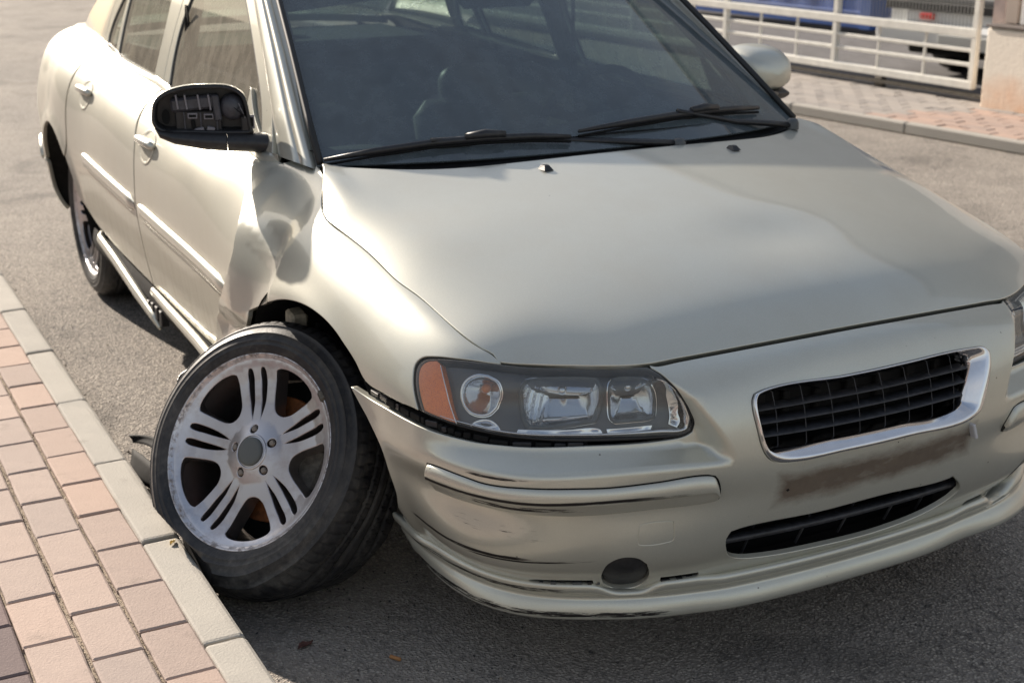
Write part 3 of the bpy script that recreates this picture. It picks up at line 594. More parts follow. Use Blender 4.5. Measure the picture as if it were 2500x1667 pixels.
# ================================================================ car surface data: control nets of two smooth sheets (metres)
CW=np.array([[[-3.2725,0.813,0.2946],[-3.2772,0.8163,0.295],[-3.2831,0.8185,0.3267],[-3.2897,0.8194,0.3822],[-3.2945,0.8193,0.425],[-3.2986,0.8177,0.4746],[-3.3051,0.813,0.5674],[-3.3111,0.804,0.6508],[-3.3169,0.7919,0.7333],[-3.3249,0.7671,0.8445],[-3.3337,0.7259,0.9379],[-3.3419,0.6722,1.0005],[-3.3495,0.6064,1.0387]],[[-3.45,0.749,0.2934],[-3.4496,0.7492,0.2949],[-3.4491,0.7489,0.3267],[-3.4485,0.7482,0.3817],[-3.448,0.7475,0.4251],[-3.4477,0.7462,0.4746],[-3.4471,0.7434,0.5664],[-3.4465,0.7391,0.6529],[-3.446,0.7336,0.7305],[-3.4453,0.723,0.8487],[-3.4445,0.7061,0.9314],[-3.4437,0.6849,0.985],[-3.443,0.6599,1.0347]],[[-3.5675,0.6584,0.2931],[-3.5645,0.6574,0.2949],[-3.5607,0.6562,0.3268],[-3.5564,0.655,0.3816],[-3.5534,0.6541,0.4252],[-3.5508,0.6533,0.4746],[-3.5467,0.652,0.566],[-3.5428,0.6507,0.6539],[-3.5391,0.6494,0.729],[-3.534,0.6474,0.8507],[-3.5284,0.645,0.928],[-3.5232,0.6426,0.9755],[-3.5184,0.6404,1.0272]],[[-3.6276,0.5427,0.2935],[-3.6245,0.5423,0.2951],[-3.6204,0.5416,0.3268],[-3.616,0.5409,0.3817],[-3.6128,0.5404,0.4253],[-3.61,0.5401,0.4747],[-3.6056,0.5398,0.5661],[-3.6015,0.54,0.6539],[-3.5976,0.5405,0.7287],[-3.5922,0.5417,0.8508],[-3.5863,0.5444,0.9275],[-3.5807,0.5479,0.9716],[-3.5756,0.5519,1.0167]],[[-3.6485,0.4129,0.2938],[-3.6465,0.4133,0.2951],[-3.644,0.4134,0.3268],[-3.6412,0.4134,0.3818],[-3.6392,0.4133,0.4253],[-3.6374,0.4134,0.4747],[-3.6347,0.4135,0.5663],[-3.6321,0.4138,0.6535],[-3.6296,0.4143,0.7292],[-3.6262,0.415,0.8501],[-3.6225,0.4165,0.9287],[-3.619,0.4179,0.9713],[-3.6158,0.4189,1.0069]],[[-3.6555,0.2835,0.293],[-3.6546,0.2832,0.2948],[-3.6535,0.2831,0.3267],[-3.6523,0.2832,0.3815],[-3.6514,0.2832,0.4251],[-3.6507,0.2832,0.4746],[-3.6495,0.2831,0.5661],[-3.6483,0.2828,0.6535],[-3.6472,0.2823,0.7298],[-3.6458,0.2816,0.8498],[-3.6441,0.2801,0.9297],[-3.6426,0.2785,0.9717],[-3.6412,0.2773,1.0023]],[[-3.6611,0.1587,0.2919],[-3.6608,0.1571,0.2945],[-3.6603,0.1562,0.3266],[-3.6598,0.1559,0.3812],[-3.6594,0.1558,0.4249],[-3.6591,0.1555,0.4745],[-3.6586,0.1549,0.5658],[-3.6581,0.1541,0.6539],[-3.6576,0.1532,0.7299],[-3.657,0.1518,0.8502],[-3.6563,0.1492,0.9297],[-3.6556,0.1475,0.9715],[-3.655,0.1477,1.0031]],[[-3.6623,0.0324,0.2925],[-3.6622,0.0315,0.2947],[-3.662,0.0309,0.3267],[-3.6619,0.0306,0.3814],[-3.6618,0.0305,0.425],[-3.6617,0.0303,0.4746],[-3.6616,0.0299,0.566],[-3.6615,0.0296,0.6538],[-3.6614,0.0292,0.7296],[-3.6612,0.0287,0.8503],[-3.661,0.0279,0.9292],[-3.6609,0.0277,0.9713],[-3.6607,0.0287,1.0052]],[[-3.6552,-0.1001,0.2953],[-3.6555,-0.0978,0.2956],[-3.6558,-0.0963,0.327],[-3.6562,-0.0958,0.3823],[-3.6565,-0.0955,0.4256],[-3.6568,-0.0949,0.4748],[-3.6572,-0.0942,0.5667],[-3.6575,-0.0933,0.6529],[-3.6579,-0.0923,0.7291],[-3.6584,-0.0911,0.8494],[-3.6589,-0.0888,0.929],[-3.6594,-0.0881,0.9718],[-3.6599,-0.0902,1.0047]],[[-3.6486,-0.2314,0.2969],[-3.6487,-0.2272,0.296],[-3.6489,-0.2246,0.3272],[-3.649,-0.2235,0.3828],[-3.6492,-0.2229,0.4259],[-3.6493,-0.2219,0.4749],[-3.6495,-0.2206,0.5672],[-3.6496,-0.2191,0.6524],[-3.6498,-0.2174,0.7289],[-3.65,-0.2157,0.8487],[-3.6503,-0.2122,0.9291],[-3.6505,-0.2117,0.9722],[-3.6507,-0.2165,1.0029]],[[-3.6521,-0.3512,0.2936],[-3.6507,-0.3509,0.2951],[-3.649,-0.3507,0.3268],[-3.6471,-0.3506,0.3818],[-3.6457,-0.3506,0.4253],[-3.6445,-0.3505,0.4747],[-3.6427,-0.3505,0.5663],[-3.6409,-0.3504,0.6534],[-3.6392,-0.3503,0.7295],[-3.6369,-0.3502,0.8498],[-3.6344,-0.3499,0.9293],[-3.632,-0.3499,0.9715],[-3.6298,-0.3503,1.0039]],[[-3.6529,-0.4653,0.2884],[-3.6494,-0.4712,0.2935],[-3.6449,-0.4748,0.3262],[-3.6399,-0.4763,0.3801],[-3.6364,-0.4771,0.4242],[-3.6333,-0.4783,0.4742],[-3.6284,-0.4801,0.5647],[-3.6239,-0.4821,0.6553],[-3.6195,-0.4844,0.7301],[-3.6135,-0.4866,0.8521],[-3.607,-0.4912,0.9288],[-3.6008,-0.4916,0.9704],[-3.5951,-0.4846,1.0109]],[[-3.6076,-0.5985,0.2913],[-3.6039,-0.6001,0.2944],[-3.5993,-0.6007,0.3265],[-3.5941,-0.6004,0.381],[-3.5904,-0.6001,0.4249],[-3.5872,-0.6001,0.4745],[-3.5822,-0.6002,0.5655],[-3.5774,-0.6005,0.6546],[-3.5729,-0.601,0.7291],[-3.5667,-0.6017,0.8516],[-3.5598,-0.6037,0.9277],[-3.5535,-0.6045,0.9727],[-3.5475,-0.6029,1.0221]],[[-3.4979,-0.7323,0.3004],[-3.4971,-0.7227,0.2971],[-3.496,-0.716,0.3276],[-3.4948,-0.712,0.3839],[-3.494,-0.7095,0.4267],[-3.4933,-0.7064,0.4752],[-3.4921,-0.7017,0.5681],[-3.4911,-0.6966,0.6513],[-3.49,-0.6908,0.7281],[-3.4886,-0.6836,0.8478],[-3.4871,-0.6717,0.9283],[-3.4857,-0.6653,0.9807],[-3.4843,-0.6688,1.0324]],[[-3.3785,-0.7644,0.2877],[-3.3795,-0.774,0.2931],[-3.3808,-0.78,0.326],[-3.3822,-0.7825,0.3799],[-3.3832,-0.7834,0.4236],[-3.384,-0.7838,0.4739],[-3.3854,-0.7824,0.565],[-3.3867,-0.778,0.6539],[-3.3879,-0.7715,0.7332],[-3.3896,-0.7554,0.8485],[-3.3914,-0.7297,0.9354],[-3.3931,-0.6893,0.9916],[-3.3947,-0.6313,1.0363]],[[-3.2772,-0.7095,0.2532],[-3.2774,-0.7607,0.2811],[-3.2776,-0.7945,0.3208],[-3.2778,-0.8122,0.3699],[-3.2779,-0.8213,0.418],[-3.278,-0.8304,0.4747],[-3.2783,-0.8399,0.5602],[-3.2784,-0.8427,0.6617],[-3.2786,-0.8423,0.7428],[-3.2789,-0.8202,0.8546],[-3.2792,-0.7876,0.9464],[-3.2794,-0.7009,1.0019],[-3.2796,-0.5376,1.0368]],[[-3.1627,-0.7027,0.2283],[-3.1622,-0.7652,0.2689],[-3.1616,-0.8082,0.3139],[-3.1609,-0.8328,0.3634],[-3.1604,-0.8458,0.4183],[-3.1599,-0.8576,0.4835],[-3.1592,-0.8712,0.5667],[-3.1585,-0.8775,0.6645],[-3.1579,-0.8788,0.7471],[-3.157,-0.8532,0.8571],[-3.1561,-0.816,0.9522],[-3.1552,-0.7109,1.0102],[-3.1544,-0.5087,1.0414]],[[-3.0292,-0.7499,0.2126],[-3.0291,-0.7994,0.2545],[-3.029,-0.8339,0.3027],[-3.0289,-0.8541,0.3572],[-3.0288,-0.8649,0.4185],[-3.0287,-0.8739,0.4919],[-3.0286,-0.8838,0.5778],[-3.0285,-0.8887,0.6608],[-3.0284,-0.8861,0.7453],[-3.0283,-0.861,0.854],[-3.0281,-0.8197,0.9516],[-3.028,-0.7255,1.0156],[-3.0279,-0.5606,1.0474]],[[-2.8963,-0.7648,0.1857],[-2.8966,-0.8198,0.2322],[-2.8969,-0.8527,0.2842],[-2.8974,-0.8661,0.342],[-2.8977,-0.8736,0.4074],[-2.8979,-0.8825,0.487],[-2.8983,-0.89,0.5774],[-2.8987,-0.895,0.6572],[-2.8991,-0.8895,0.7434],[-2.8996,-0.8705,0.8494],[-2.9001,-0.8273,0.9495],[-2.9006,-0.7464,1.0169],[-2.9009,-0.6254,1.0469]],[[-2.7716,-0.7305,0.1505],[-2.7718,-0.8137,0.2076],[-2.7719,-0.8574,0.2641],[-2.7722,-0.8671,0.3214],[-2.7723,-0.8728,0.3885],[-2.7724,-0.8857,0.4716],[-2.7726,-0.8951,0.5655],[-2.7728,-0.9033,0.656],[-2.773,-0.8981,0.7431],[-2.7732,-0.8879,0.8459],[-2.7735,-0.8451,0.9479],[-2.7736,-0.7671,1.0149],[-2.7736,-0.662,1.04]],[[-2.6489,-0.6946,0.1271],[-2.6487,-0.8016,0.1926],[-2.6486,-0.8556,0.252],[-2.6484,-0.8643,0.3078],[-2.6482,-0.8697,0.375],[-2.6481,-0.8863,0.4592],[-2.6479,-0.8982,0.5543],[-2.6477,-0.9094,0.6553],[-2.6475,-0.9055,0.7424],[-2.6473,-0.901,0.843],[-2.647,-0.8591,0.9454],[-2.6469,-0.7787,1.0108],[-2.6469,-0.6716,1.0328]],[[-2.5224,-0.6903,0.1252],[-2.5222,-0.7996,0.1918],[-2.522,-0.8547,0.2513],[-2.5217,-0.8637,0.3067],[-2.5215,-0.8691,0.3734],[-2.5213,-0.8862,0.457],[-2.5211,-0.8984,0.5514],[-2.5208,-0.9099,0.6534],[-2.5206,-0.9063,0.7396],[-2.5203,-0.9022,0.8397],[-2.5199,-0.8606,0.9412],[-2.5198,-0.779,1.0058],[-2.5205,-0.6687,1.0283]],[[-2.3928,-0.708,0.136],[-2.3928,-0.8058,0.1988],[-2.3928,-0.8559,0.257],[-2.3927,-0.8652,0.3129],[-2.3926,-0.8707,0.379],[-2.3926,-0.886,0.4613],[-2.3925,-0.8969,0.5542],[-2.3925,-0.907,0.65],[-2.3924,-0.9027,0.7354],[-2.3924,-0.8959,0.8355],[-2.3922,-0.8538,0.9358],[-2.3923,-0.7737,1.0006],[-2.393,-0.6652,1.0243]],[[-2.2635,-0.7235,0.1452],[-2.2636,-0.8116,0.2046],[-2.2637,-0.8572,0.2618],[-2.2638,-0.8666,0.3183],[-2.2639,-0.8722,0.3837],[-2.264,-0.8859,0.4647],[-2.2641,-0.8957,0.5565],[-2.2642,-0.9046,0.6461],[-2.2644,-0.8995,0.7313],[-2.2644,-0.8906,0.8306],[-2.2647,-0.8477,0.9302],[-2.2646,-0.77,0.9952],[-2.2635,-0.6667,1.0177]],[[-2.136,-0.7248,0.1461],[-2.1361,-0.8122,0.2052],[-2.1362,-0.8575,0.2622],[-2.1364,-0.8668,0.3187],[-2.1365,-0.8723,0.3836],[-2.1366,-0.8859,0.464],[-2.1368,-0.8956,0.5551],[-2.1368,-0.9044,0.643],[-2.1371,-0.8992,0.7281],[-2.137,-0.8901,0.8259],[-2.1376,-0.8469,0.9254],[-2.1369,-0.7704,0.9901],[-2.134,-0.6708,1.01]],[[-2.0099,-0.7165,0.1409],[-2.0099,-0.8091,0.2021],[-2.01,-0.8568,0.2598],[-2.01,-0.866,0.3157],[-2.0101,-0.8715,0.3803],[-2.0101,-0.886,0.4603],[-2.0102,-0.8963,0.5511],[-2.0101,-0.9057,0.6412],[-2.0103,-0.9009,0.7256],[-2.0102,-0.893,0.8227],[-2.0105,-0.8501,0.9215],[-2.0099,-0.7725,0.9853],[-2.0077,-0.6704,1.0053]],[[-1.8838,-0.7089,0.1355],[-1.8838,-0.806,0.1991],[-1.8838,-0.8559,0.2574],[-1.8837,-0.8653,0.3126],[-1.8836,-0.8709,0.3771],[-1.8836,-0.886,0.4569],[-1.8835,-0.8969,0.5471],[-1.8835,-0.9068,0.6406],[-1.8834,-0.9026,0.7232],[-1.8835,-0.8956,0.8211],[-1.8832,-0.8538,0.918],[-1.8837,-0.7728,0.981],[-1.886,-0.6615,1.0063]],[[-1.7568,-0.7077,0.1337],[-1.7569,-0.8052,0.1983],[-1.7569,-0.8554,0.2568],[-1.7567,-0.8652,0.3116],[-1.7566,-0.8708,0.376],[-1.7566,-0.886,0.4553],[-1.7564,-0.8971,0.5447],[-1.7565,-0.907,0.6401],[-1.7561,-0.9031,0.7204],[-1.7566,-0.8962,0.8199],[-1.7556,-0.8553,0.9144],[-1.7577,-0.7709,0.9767],[-1.7654,-0.6496,1.0092]],[[-1.6292,-0.7109,0.1352],[-1.6293,-0.8063,0.1994],[-1.6293,-0.8557,0.2577],[-1.6291,-0.8655,0.3125],[-1.6291,-0.8712,0.3765],[-1.6291,-0.886,0.4551],[-1.6289,-0.8968,0.5437],[-1.6291,-0.9065,0.6378],[-1.6287,-0.9026,0.7171],[-1.6293,-0.8951,0.8164],[-1.6283,-0.8543,0.9099],[-1.6306,-0.7697,0.9719],[-1.6391,-0.6474,1.0054]],[[-1.5014,-0.7135,0.138],[-1.5015,-0.8078,0.201],[-1.5015,-0.8563,0.259],[-1.5015,-0.8657,0.314],[-1.5015,-0.8713,0.3771],[-1.5015,-0.886,0.4548],[-1.5015,-0.8965,0.543],[-1.5015,-0.9061,0.6326],[-1.5014,-0.9016,0.7136],[-1.5015,-0.894,0.8091],[-1.5014,-0.8518,0.9042],[-1.5017,-0.772,0.966],[-1.5026,-0.6638,0.9894]],[[-1.374,-0.7128,0.1397],[-1.3738,-0.8084,0.2016],[-1.3739,-0.857,0.2595],[-1.374,-0.8656,0.3148],[-1.374,-0.871,0.3766],[-1.374,-0.886,0.4535],[-1.3742,-0.8964,0.5417],[-1.3739,-0.9063,0.6258],[-1.3745,-0.9011,0.7101],[-1.3736,-0.894,0.7996],[-1.375,-0.8497,0.8979],[-1.3718,-0.7773,0.9595],[-1.36,-0.6919,0.9657]],[[-1.2469,-0.7108,0.1395],[-1.2466,-0.808,0.2014],[-1.2466,-0.8572,0.2593],[-1.2468,-0.8654,0.3146],[-1.2468,-0.8707,0.3756],[-1.2469,-0.886,0.4519],[-1.2471,-0.8965,0.5398],[-1.2466,-0.9066,0.6215],[-1.2474,-0.9011,0.7069],[-1.2461,-0.8945,0.7933],[-1.2481,-0.8493,0.8928],[-1.2434,-0.78,0.954],[-1.2261,-0.7043,0.9523]],[[-1.1198,-0.7119,0.1377],[-1.1197,-0.8076,0.2009],[-1.1197,-0.8565,0.259],[-1.1198,-0.8655,0.3137],[-1.1198,-0.871,0.3751],[-1.1198,-0.886,0.4509],[-1.1198,-0.8966,0.5375],[-1.1197,-0.9064,0.6232],[-1.1199,-0.9016,0.7043],[-1.1195,-0.8944,0.795],[-1.1201,-0.8513,0.8899],[-1.1187,-0.7748,0.9505],[-1.1136,-0.6772,0.9651]],[[-0.9925,-0.7167,0.1356],[-0.9928,-0.8077,0.2008],[-0.9928,-0.8555,0.259],[-0.9926,-0.866,0.3127],[-0.9926,-0.8719,0.3754],[-0.9926,-0.8859,0.451],[-0.9924,-0.8965,0.5355],[-0.9929,-0.9056,0.6292],[-0.992,-0.902,0.7019],[-0.9935,-0.8935,0.8027],[-0.9912,-0.8543,0.8888],[-0.9967,-0.7637,0.9484],[-1.0166,-0.6218,0.9969]],[[-0.8651,-0.719,0.1351],[-0.8656,-0.808,0.2011],[-0.8656,-0.8551,0.2592],[-0.8653,-0.8663,0.3125],[-0.8653,-0.8723,0.3755],[-0.8653,-0.8858,0.4505],[-0.865,-0.8963,0.5336],[-0.8658,-0.9051,0.6301],[-0.8645,-0.902,0.6991],[-0.8667,-0.8929,0.8038],[-0.8634,-0.8553,0.8858],[-0.8714,-0.7598,0.9442],[-0.9003,-0.6023,1.0055]],[[-0.738,-0.7128,0.1369],[-0.738,-0.8077,0.201],[-0.738,-0.8564,0.2592],[-0.738,-0.8656,0.3132],[-0.738,-0.8712,0.3737],[-0.738,-0.8859,0.4477],[-0.7381,-0.8965,0.532],[-0.738,-0.9062,0.6175],[-0.7381,-0.9015,0.6952],[-0.738,-0.8942,0.7863],[-0.7381,-0.8518,0.8774],[-0.7378,-0.7735,0.9357],[-0.7365,-0.6696,0.9557]],[[-0.6112,-0.7027,0.1399],[-0.6104,-0.8071,0.2006],[-0.6104,-0.8583,0.2587],[-0.6109,-0.8646,0.3145],[-0.6108,-0.8695,0.3707],[-0.6109,-0.8866,0.4437],[-0.6114,-0.8975,0.5314],[-0.6101,-0.9086,0.5967],[-0.6122,-0.9018,0.6907],[-0.6087,-0.8963,0.7559],[-0.6139,-0.8459,0.8645],[-0.6013,-0.791,0.9286],[-0.5555,-0.7626,0.8832]],[[-0.4841,-0.7058,0.1408],[-0.4837,-0.8076,0.2002],[-0.4837,-0.8579,0.2585],[-0.4839,-0.8647,0.315],[-0.4839,-0.8707,0.3695],[-0.4839,-0.8886,0.4428],[-0.4842,-0.9,0.5333],[-0.4834,-0.9104,0.59],[-0.4847,-0.9046,0.6873],[-0.4826,-0.8951,0.7404],[-0.4858,-0.845,0.8539],[-0.4781,-0.7744,0.9343],[-0.4502,-0.7032,0.9002]],[[-0.3565,-0.7252,0.1386],[-0.3575,-0.8087,0.2005],[-0.3575,-0.8537,0.2588],[-0.3569,-0.8658,0.3142],[-0.357,-0.8746,0.372],[-0.3569,-0.8912,0.4471],[-0.3563,-0.9028,0.5369],[-0.358,-0.9096,0.6077],[-0.3551,-0.9098,0.6852],[-0.3599,-0.8889,0.7542],[-0.3527,-0.8518,0.849],[-0.37,-0.7263,0.9464],[-0.4327,-0.4816,1.0241]],[[-0.2295,-0.7283,0.138],[-0.2295,-0.8053,0.2009],[-0.2295,-0.8486,0.2589],[-0.2295,-0.8631,0.3137],[-0.2301,-0.874,0.3753],[-0.2299,-0.8914,0.4509],[-0.2293,-0.9028,0.5378],[-0.2313,-0.9074,0.6221],[-0.2275,-0.9128,0.6817],[-0.2326,-0.8841,0.7662],[-0.2239,-0.8564,0.8408],[-0.2435,-0.7403,0.9222],[-0.3163,-0.4876,1.0337]],[[-0.1026,-0.7201,0.1387],[-0.1026,-0.8004,0.2006],[-0.1026,-0.8451,0.2587],[-0.1026,-0.8594,0.3142],[-0.1024,-0.8717,0.3739],[-0.1025,-0.8904,0.4495],[-0.1026,-0.9014,0.5386],[-0.1021,-0.9073,0.6145],[-0.1031,-0.9104,0.6813],[-0.1018,-0.8857,0.7563],[-0.104,-0.8512,0.8275],[-0.0991,-0.8102,0.8705],[-0.081,-0.7562,0.8799]],[[0.025,-0.7427,0.1383],[0.023,-0.7964,0.2001],[0.0229,-0.8342,0.2587],[0.0243,-0.8577,0.3144],[0.0251,-0.8753,0.3712],[0.0249,-0.8906,0.4485],[0.0252,-0.9015,0.5437],[0.0252,-0.9088,0.6089],[0.0244,-0.905,0.6858],[0.0236,-0.8869,0.7503],[0.0226,-0.8433,0.8171],[0.022,-0.7911,0.8582],[0.0223,-0.7395,0.85]],[[0.1503,-0.7242,0.1513],[0.1617,-0.7662,0.2014],[0.1622,-0.8019,0.257],[0.1541,-0.8321,0.3177],[0.1498,-0.8595,0.3818],[0.151,-0.8809,0.4532],[0.1494,-0.8925,0.5324],[0.1486,-0.9011,0.6038],[0.1544,-0.898,0.668],[0.1574,-0.8767,0.7353],[0.1648,-0.8338,0.7941],[0.1647,-0.7786,0.8309],[0.1491,-0.7155,0.844]],[[0.2768,-0.7035,0.1498],[0.279,-0.7387,0.1992],[0.2792,-0.7722,0.256],[0.2777,-0.8047,0.3206],[0.2772,-0.8397,0.3929],[0.2775,-0.8693,0.4589],[0.2768,-0.8814,0.5141],[0.277,-0.8843,0.5862],[0.2773,-0.8908,0.6469],[0.2781,-0.8621,0.7181],[0.2786,-0.8224,0.7731],[0.2798,-0.7806,0.8026],[0.2827,-0.7283,0.8158]],[[0.4068,-0.7333,0.1216],[0.3643,-0.7382,0.1925],[0.3623,-0.7628,0.2574],[0.3918,-0.8028,0.3194],[0.4059,-0.8359,0.3922],[0.4012,-0.8587,0.4605],[0.4093,-0.8753,0.5052],[0.4102,-0.8679,0.5628],[0.3936,-0.8785,0.6419],[0.3803,-0.8506,0.7068],[0.3591,-0.8109,0.7637],[0.3498,-0.7648,0.7954],[0.3655,-0.6949,0.7895]],[[0.533,-0.7685,0.1096],[0.4718,-0.7302,0.1907],[0.4689,-0.7493,0.2584],[0.5101,-0.81,0.3177],[0.5229,-0.8321,0.3913],[0.514,-0.83,0.4606],[0.5351,-0.8626,0.5018],[0.5326,-0.8574,0.5637],[0.5199,-0.8494,0.633],[0.5045,-0.8312,0.6904],[0.4808,-0.7977,0.7431],[0.4733,-0.7567,0.7691],[0.4897,-0.7044,0.759]],[[0.6411,-0.7694,0.1163],[0.5847,-0.6936,0.1925],[0.5889,-0.7108,0.2581],[0.6364,-0.7943,0.3178],[0.6418,-0.8102,0.3931],[0.6269,-0.7851,0.4609],[0.6617,-0.8291,0.501],[0.6599,-0.8292,0.5726],[0.6429,-0.8012,0.6267],[0.6314,-0.7809,0.6761],[0.6175,-0.7561,0.7123],[0.6112,-0.7344,0.7281],[0.615,-0.7194,0.7317]],[[0.7263,-0.6657,0.1146],[0.6563,-0.6267,0.1916],[0.6679,-0.6455,0.258],[0.7379,-0.7069,0.3182],[0.7507,-0.7337,0.3919],[0.7311,-0.7304,0.4607],[0.7739,-0.7531,0.5026],[0.773,-0.7504,0.5656],[0.7351,-0.7223,0.6345],[0.7143,-0.6936,0.6768],[0.6927,-0.6683,0.6992],[0.6719,-0.643,0.714],[0.6589,-0.6169,0.723]],[[0.7804,-0.4977,0.1146],[0.7131,-0.5319,0.1918],[0.7217,-0.5547,0.2581],[0.7854,-0.5712,0.318],[0.7999,-0.6041,0.3923],[0.7874,-0.6334,0.4608],[0.8266,-0.6296,0.5019],[0.8157,-0.6287,0.5678],[0.7989,-0.6038,0.6316],[0.7714,-0.592,0.6787],[0.7398,-0.5678,0.7039],[0.718,-0.531,0.7155],[0.7,-0.4975,0.7206]],[[0.7865,-0.5364,0.1145],[0.7507,-0.4493,0.1919],[0.7672,-0.4531,0.2581],[0.8204,-0.5221,0.3179],[0.8328,-0.5281,0.3924],[0.8251,-0.4891,0.4607],[0.8598,-0.5092,0.502],[0.8566,-0.5027,0.5698],[0.8435,-0.4937,0.6287],[0.8157,-0.4866,0.6788],[0.7842,-0.4811,0.7024],[0.7547,-0.4833,0.7119],[0.7197,-0.4893,0.7219]],[[0.8237,-0.363,0.1136],[0.7809,-0.3512,0.192],[0.7927,-0.36,0.2583],[0.8455,-0.3825,0.3175],[0.8701,-0.3851,0.3928],[0.8687,-0.3737,0.4612],[0.8899,-0.378,0.4994],[0.8919,-0.3771,0.5683],[0.8809,-0.3776,0.6308],[0.8511,-0.377,0.6867],[0.8117,-0.378,0.7103],[0.7752,-0.3812,0.7186],[0.7405,-0.3843,0.7297]],[[0.8573,-0.212,0.1166],[0.7982,-0.2444,0.1914],[0.8043,-0.2512,0.2577],[0.8612,-0.2392,0.3189],[0.8954,-0.2427,0.3911],[0.8993,-0.2552,0.4599],[0.9155,-0.2489,0.5069],[0.9112,-0.2508,0.5667],[0.9001,-0.2515,0.6324],[0.8659,-0.2532,0.6987],[0.8291,-0.2529,0.7218],[0.7936,-0.2491,0.7277],[0.7505,-0.2444,0.7375]],[[0.8573,-0.1481,0.1187],[0.8039,-0.1288,0.191],[0.8124,-0.1244,0.2573],[0.8694,-0.1309,0.32],[0.905,-0.1288,0.3899],[0.9115,-0.1216,0.459],[0.928,-0.1253,0.5126],[0.9217,-0.1242,0.5667],[0.906,-0.1237,0.6317],[0.8685,-0.1226,0.703],[0.8375,-0.1227,0.7261],[0.8045,-0.1249,0.7318],[0.7549,-0.1276,0.7434]],[[0.8528,0.005,0.1175],[0.8058,0.0035,0.1912],[0.8159,0.0032,0.2576],[0.871,0.0039,0.3194],[0.9078,0.0037,0.3906],[0.9155,0.003,0.4595],[0.9288,0.0033,0.5094],[0.9258,0.0033,0.5672],[0.9093,0.0033,0.6312],[0.8709,0.0032,0.7014],[0.8369,0.0032,0.7264],[0.8038,0.0035,0.7336],[0.7617,0.0037,0.7466]],[[0.8588,0.1483,0.1187],[0.8039,0.1348,0.191],[0.8119,0.1311,0.2573],[0.8691,0.1349,0.32],[0.9049,0.1335,0.3899],[0.9114,0.1291,0.459],[0.9279,0.1315,0.5125],[0.9211,0.1307,0.5666],[0.906,0.13,0.6317],[0.8685,0.1292,0.7032],[0.8372,0.129,0.7263],[0.8043,0.13,0.7319],[0.7549,0.1315,0.7431]],[[0.8543,0.2258,0.1164],[0.7974,0.2507,0.1915],[0.8042,0.257,0.2578],[0.8607,0.2494,0.3188],[0.8942,0.2519,0.3912],[0.8977,0.2602,0.46],[0.9142,0.2557,0.5064],[0.9109,0.2573,0.5667],[0.8993,0.2585,0.6323],[0.8655,0.2599,0.6979],[0.8288,0.2603,0.7209],[0.7928,0.2585,0.7269],[0.7496,0.2557,0.7371]],[[0.8236,0.3619,0.1135],[0.78,0.3557,0.192],[0.7914,0.3654,0.2583],[0.8443,0.3857,0.3174],[0.8687,0.3896,0.3929],[0.8671,0.3812,0.4612],[0.8886,0.3842,0.4992],[0.89,0.3834,0.5684],[0.8797,0.3832,0.6308],[0.8499,0.3829,0.6864],[0.8102,0.3831,0.7103],[0.7741,0.3844,0.7185],[0.7404,0.3859,0.7294]],[[0.7846,0.5458,0.1146],[0.7488,0.4544,0.1918],[0.7656,0.4579,0.2581],[0.8192,0.5295,0.318],[0.8311,0.5356,0.3923],[0.823,0.4952,0.4607],[0.8584,0.5162,0.5022],[0.8552,0.5094,0.5697],[0.8413,0.4999,0.6287],[0.8136,0.4921,0.6785],[0.7826,0.4862,0.7019],[0.7533,0.4884,0.7115],[0.7181,0.4945,0.7216]],[[0.7671,0.5645,0.1149],[0.709,0.5403,0.1918],[0.7209,0.5562,0.258],[0.7828,0.6023,0.3181],[0.7943,0.6275,0.3921],[0.7809,0.6282,0.4606],[0.822,0.638,0.5028],[0.8135,0.6343,0.5683],[0.7941,0.6114,0.6308],[0.7679,0.5971,0.6772],[0.7396,0.5765,0.7015],[0.7174,0.5518,0.7133],[0.6952,0.5308,0.72]],[[0.7764,0.3777,0.1136],[0.6615,0.612,0.192],[0.6566,0.6647,0.2583],[0.7347,0.5896,0.3175],[0.7604,0.6536,0.3929],[0.7437,0.7853,0.4614],[0.7787,0.7469,0.4983],[0.7662,0.758,0.564],[0.7402,0.7182,0.6377],[0.7153,0.6999,0.6828],[0.68,0.6555,0.7102],[0.6637,0.5716,0.725],[0.6741,0.4858,0.7258]]])
RW=[-0.794352,6.45982,0.0,0.707796]
US=[0.0,0.3506,0.6272,0.7944,1.0167,1.2699,1.5603,1.9204,2.3205,2.7706,3.1707,3.5208,3.8212,4.0215,4.1615,4.2916,4.5336,4.7461,4.8955,5.0478,5.1807,5.3397,5.479,5.6501,5.8202]
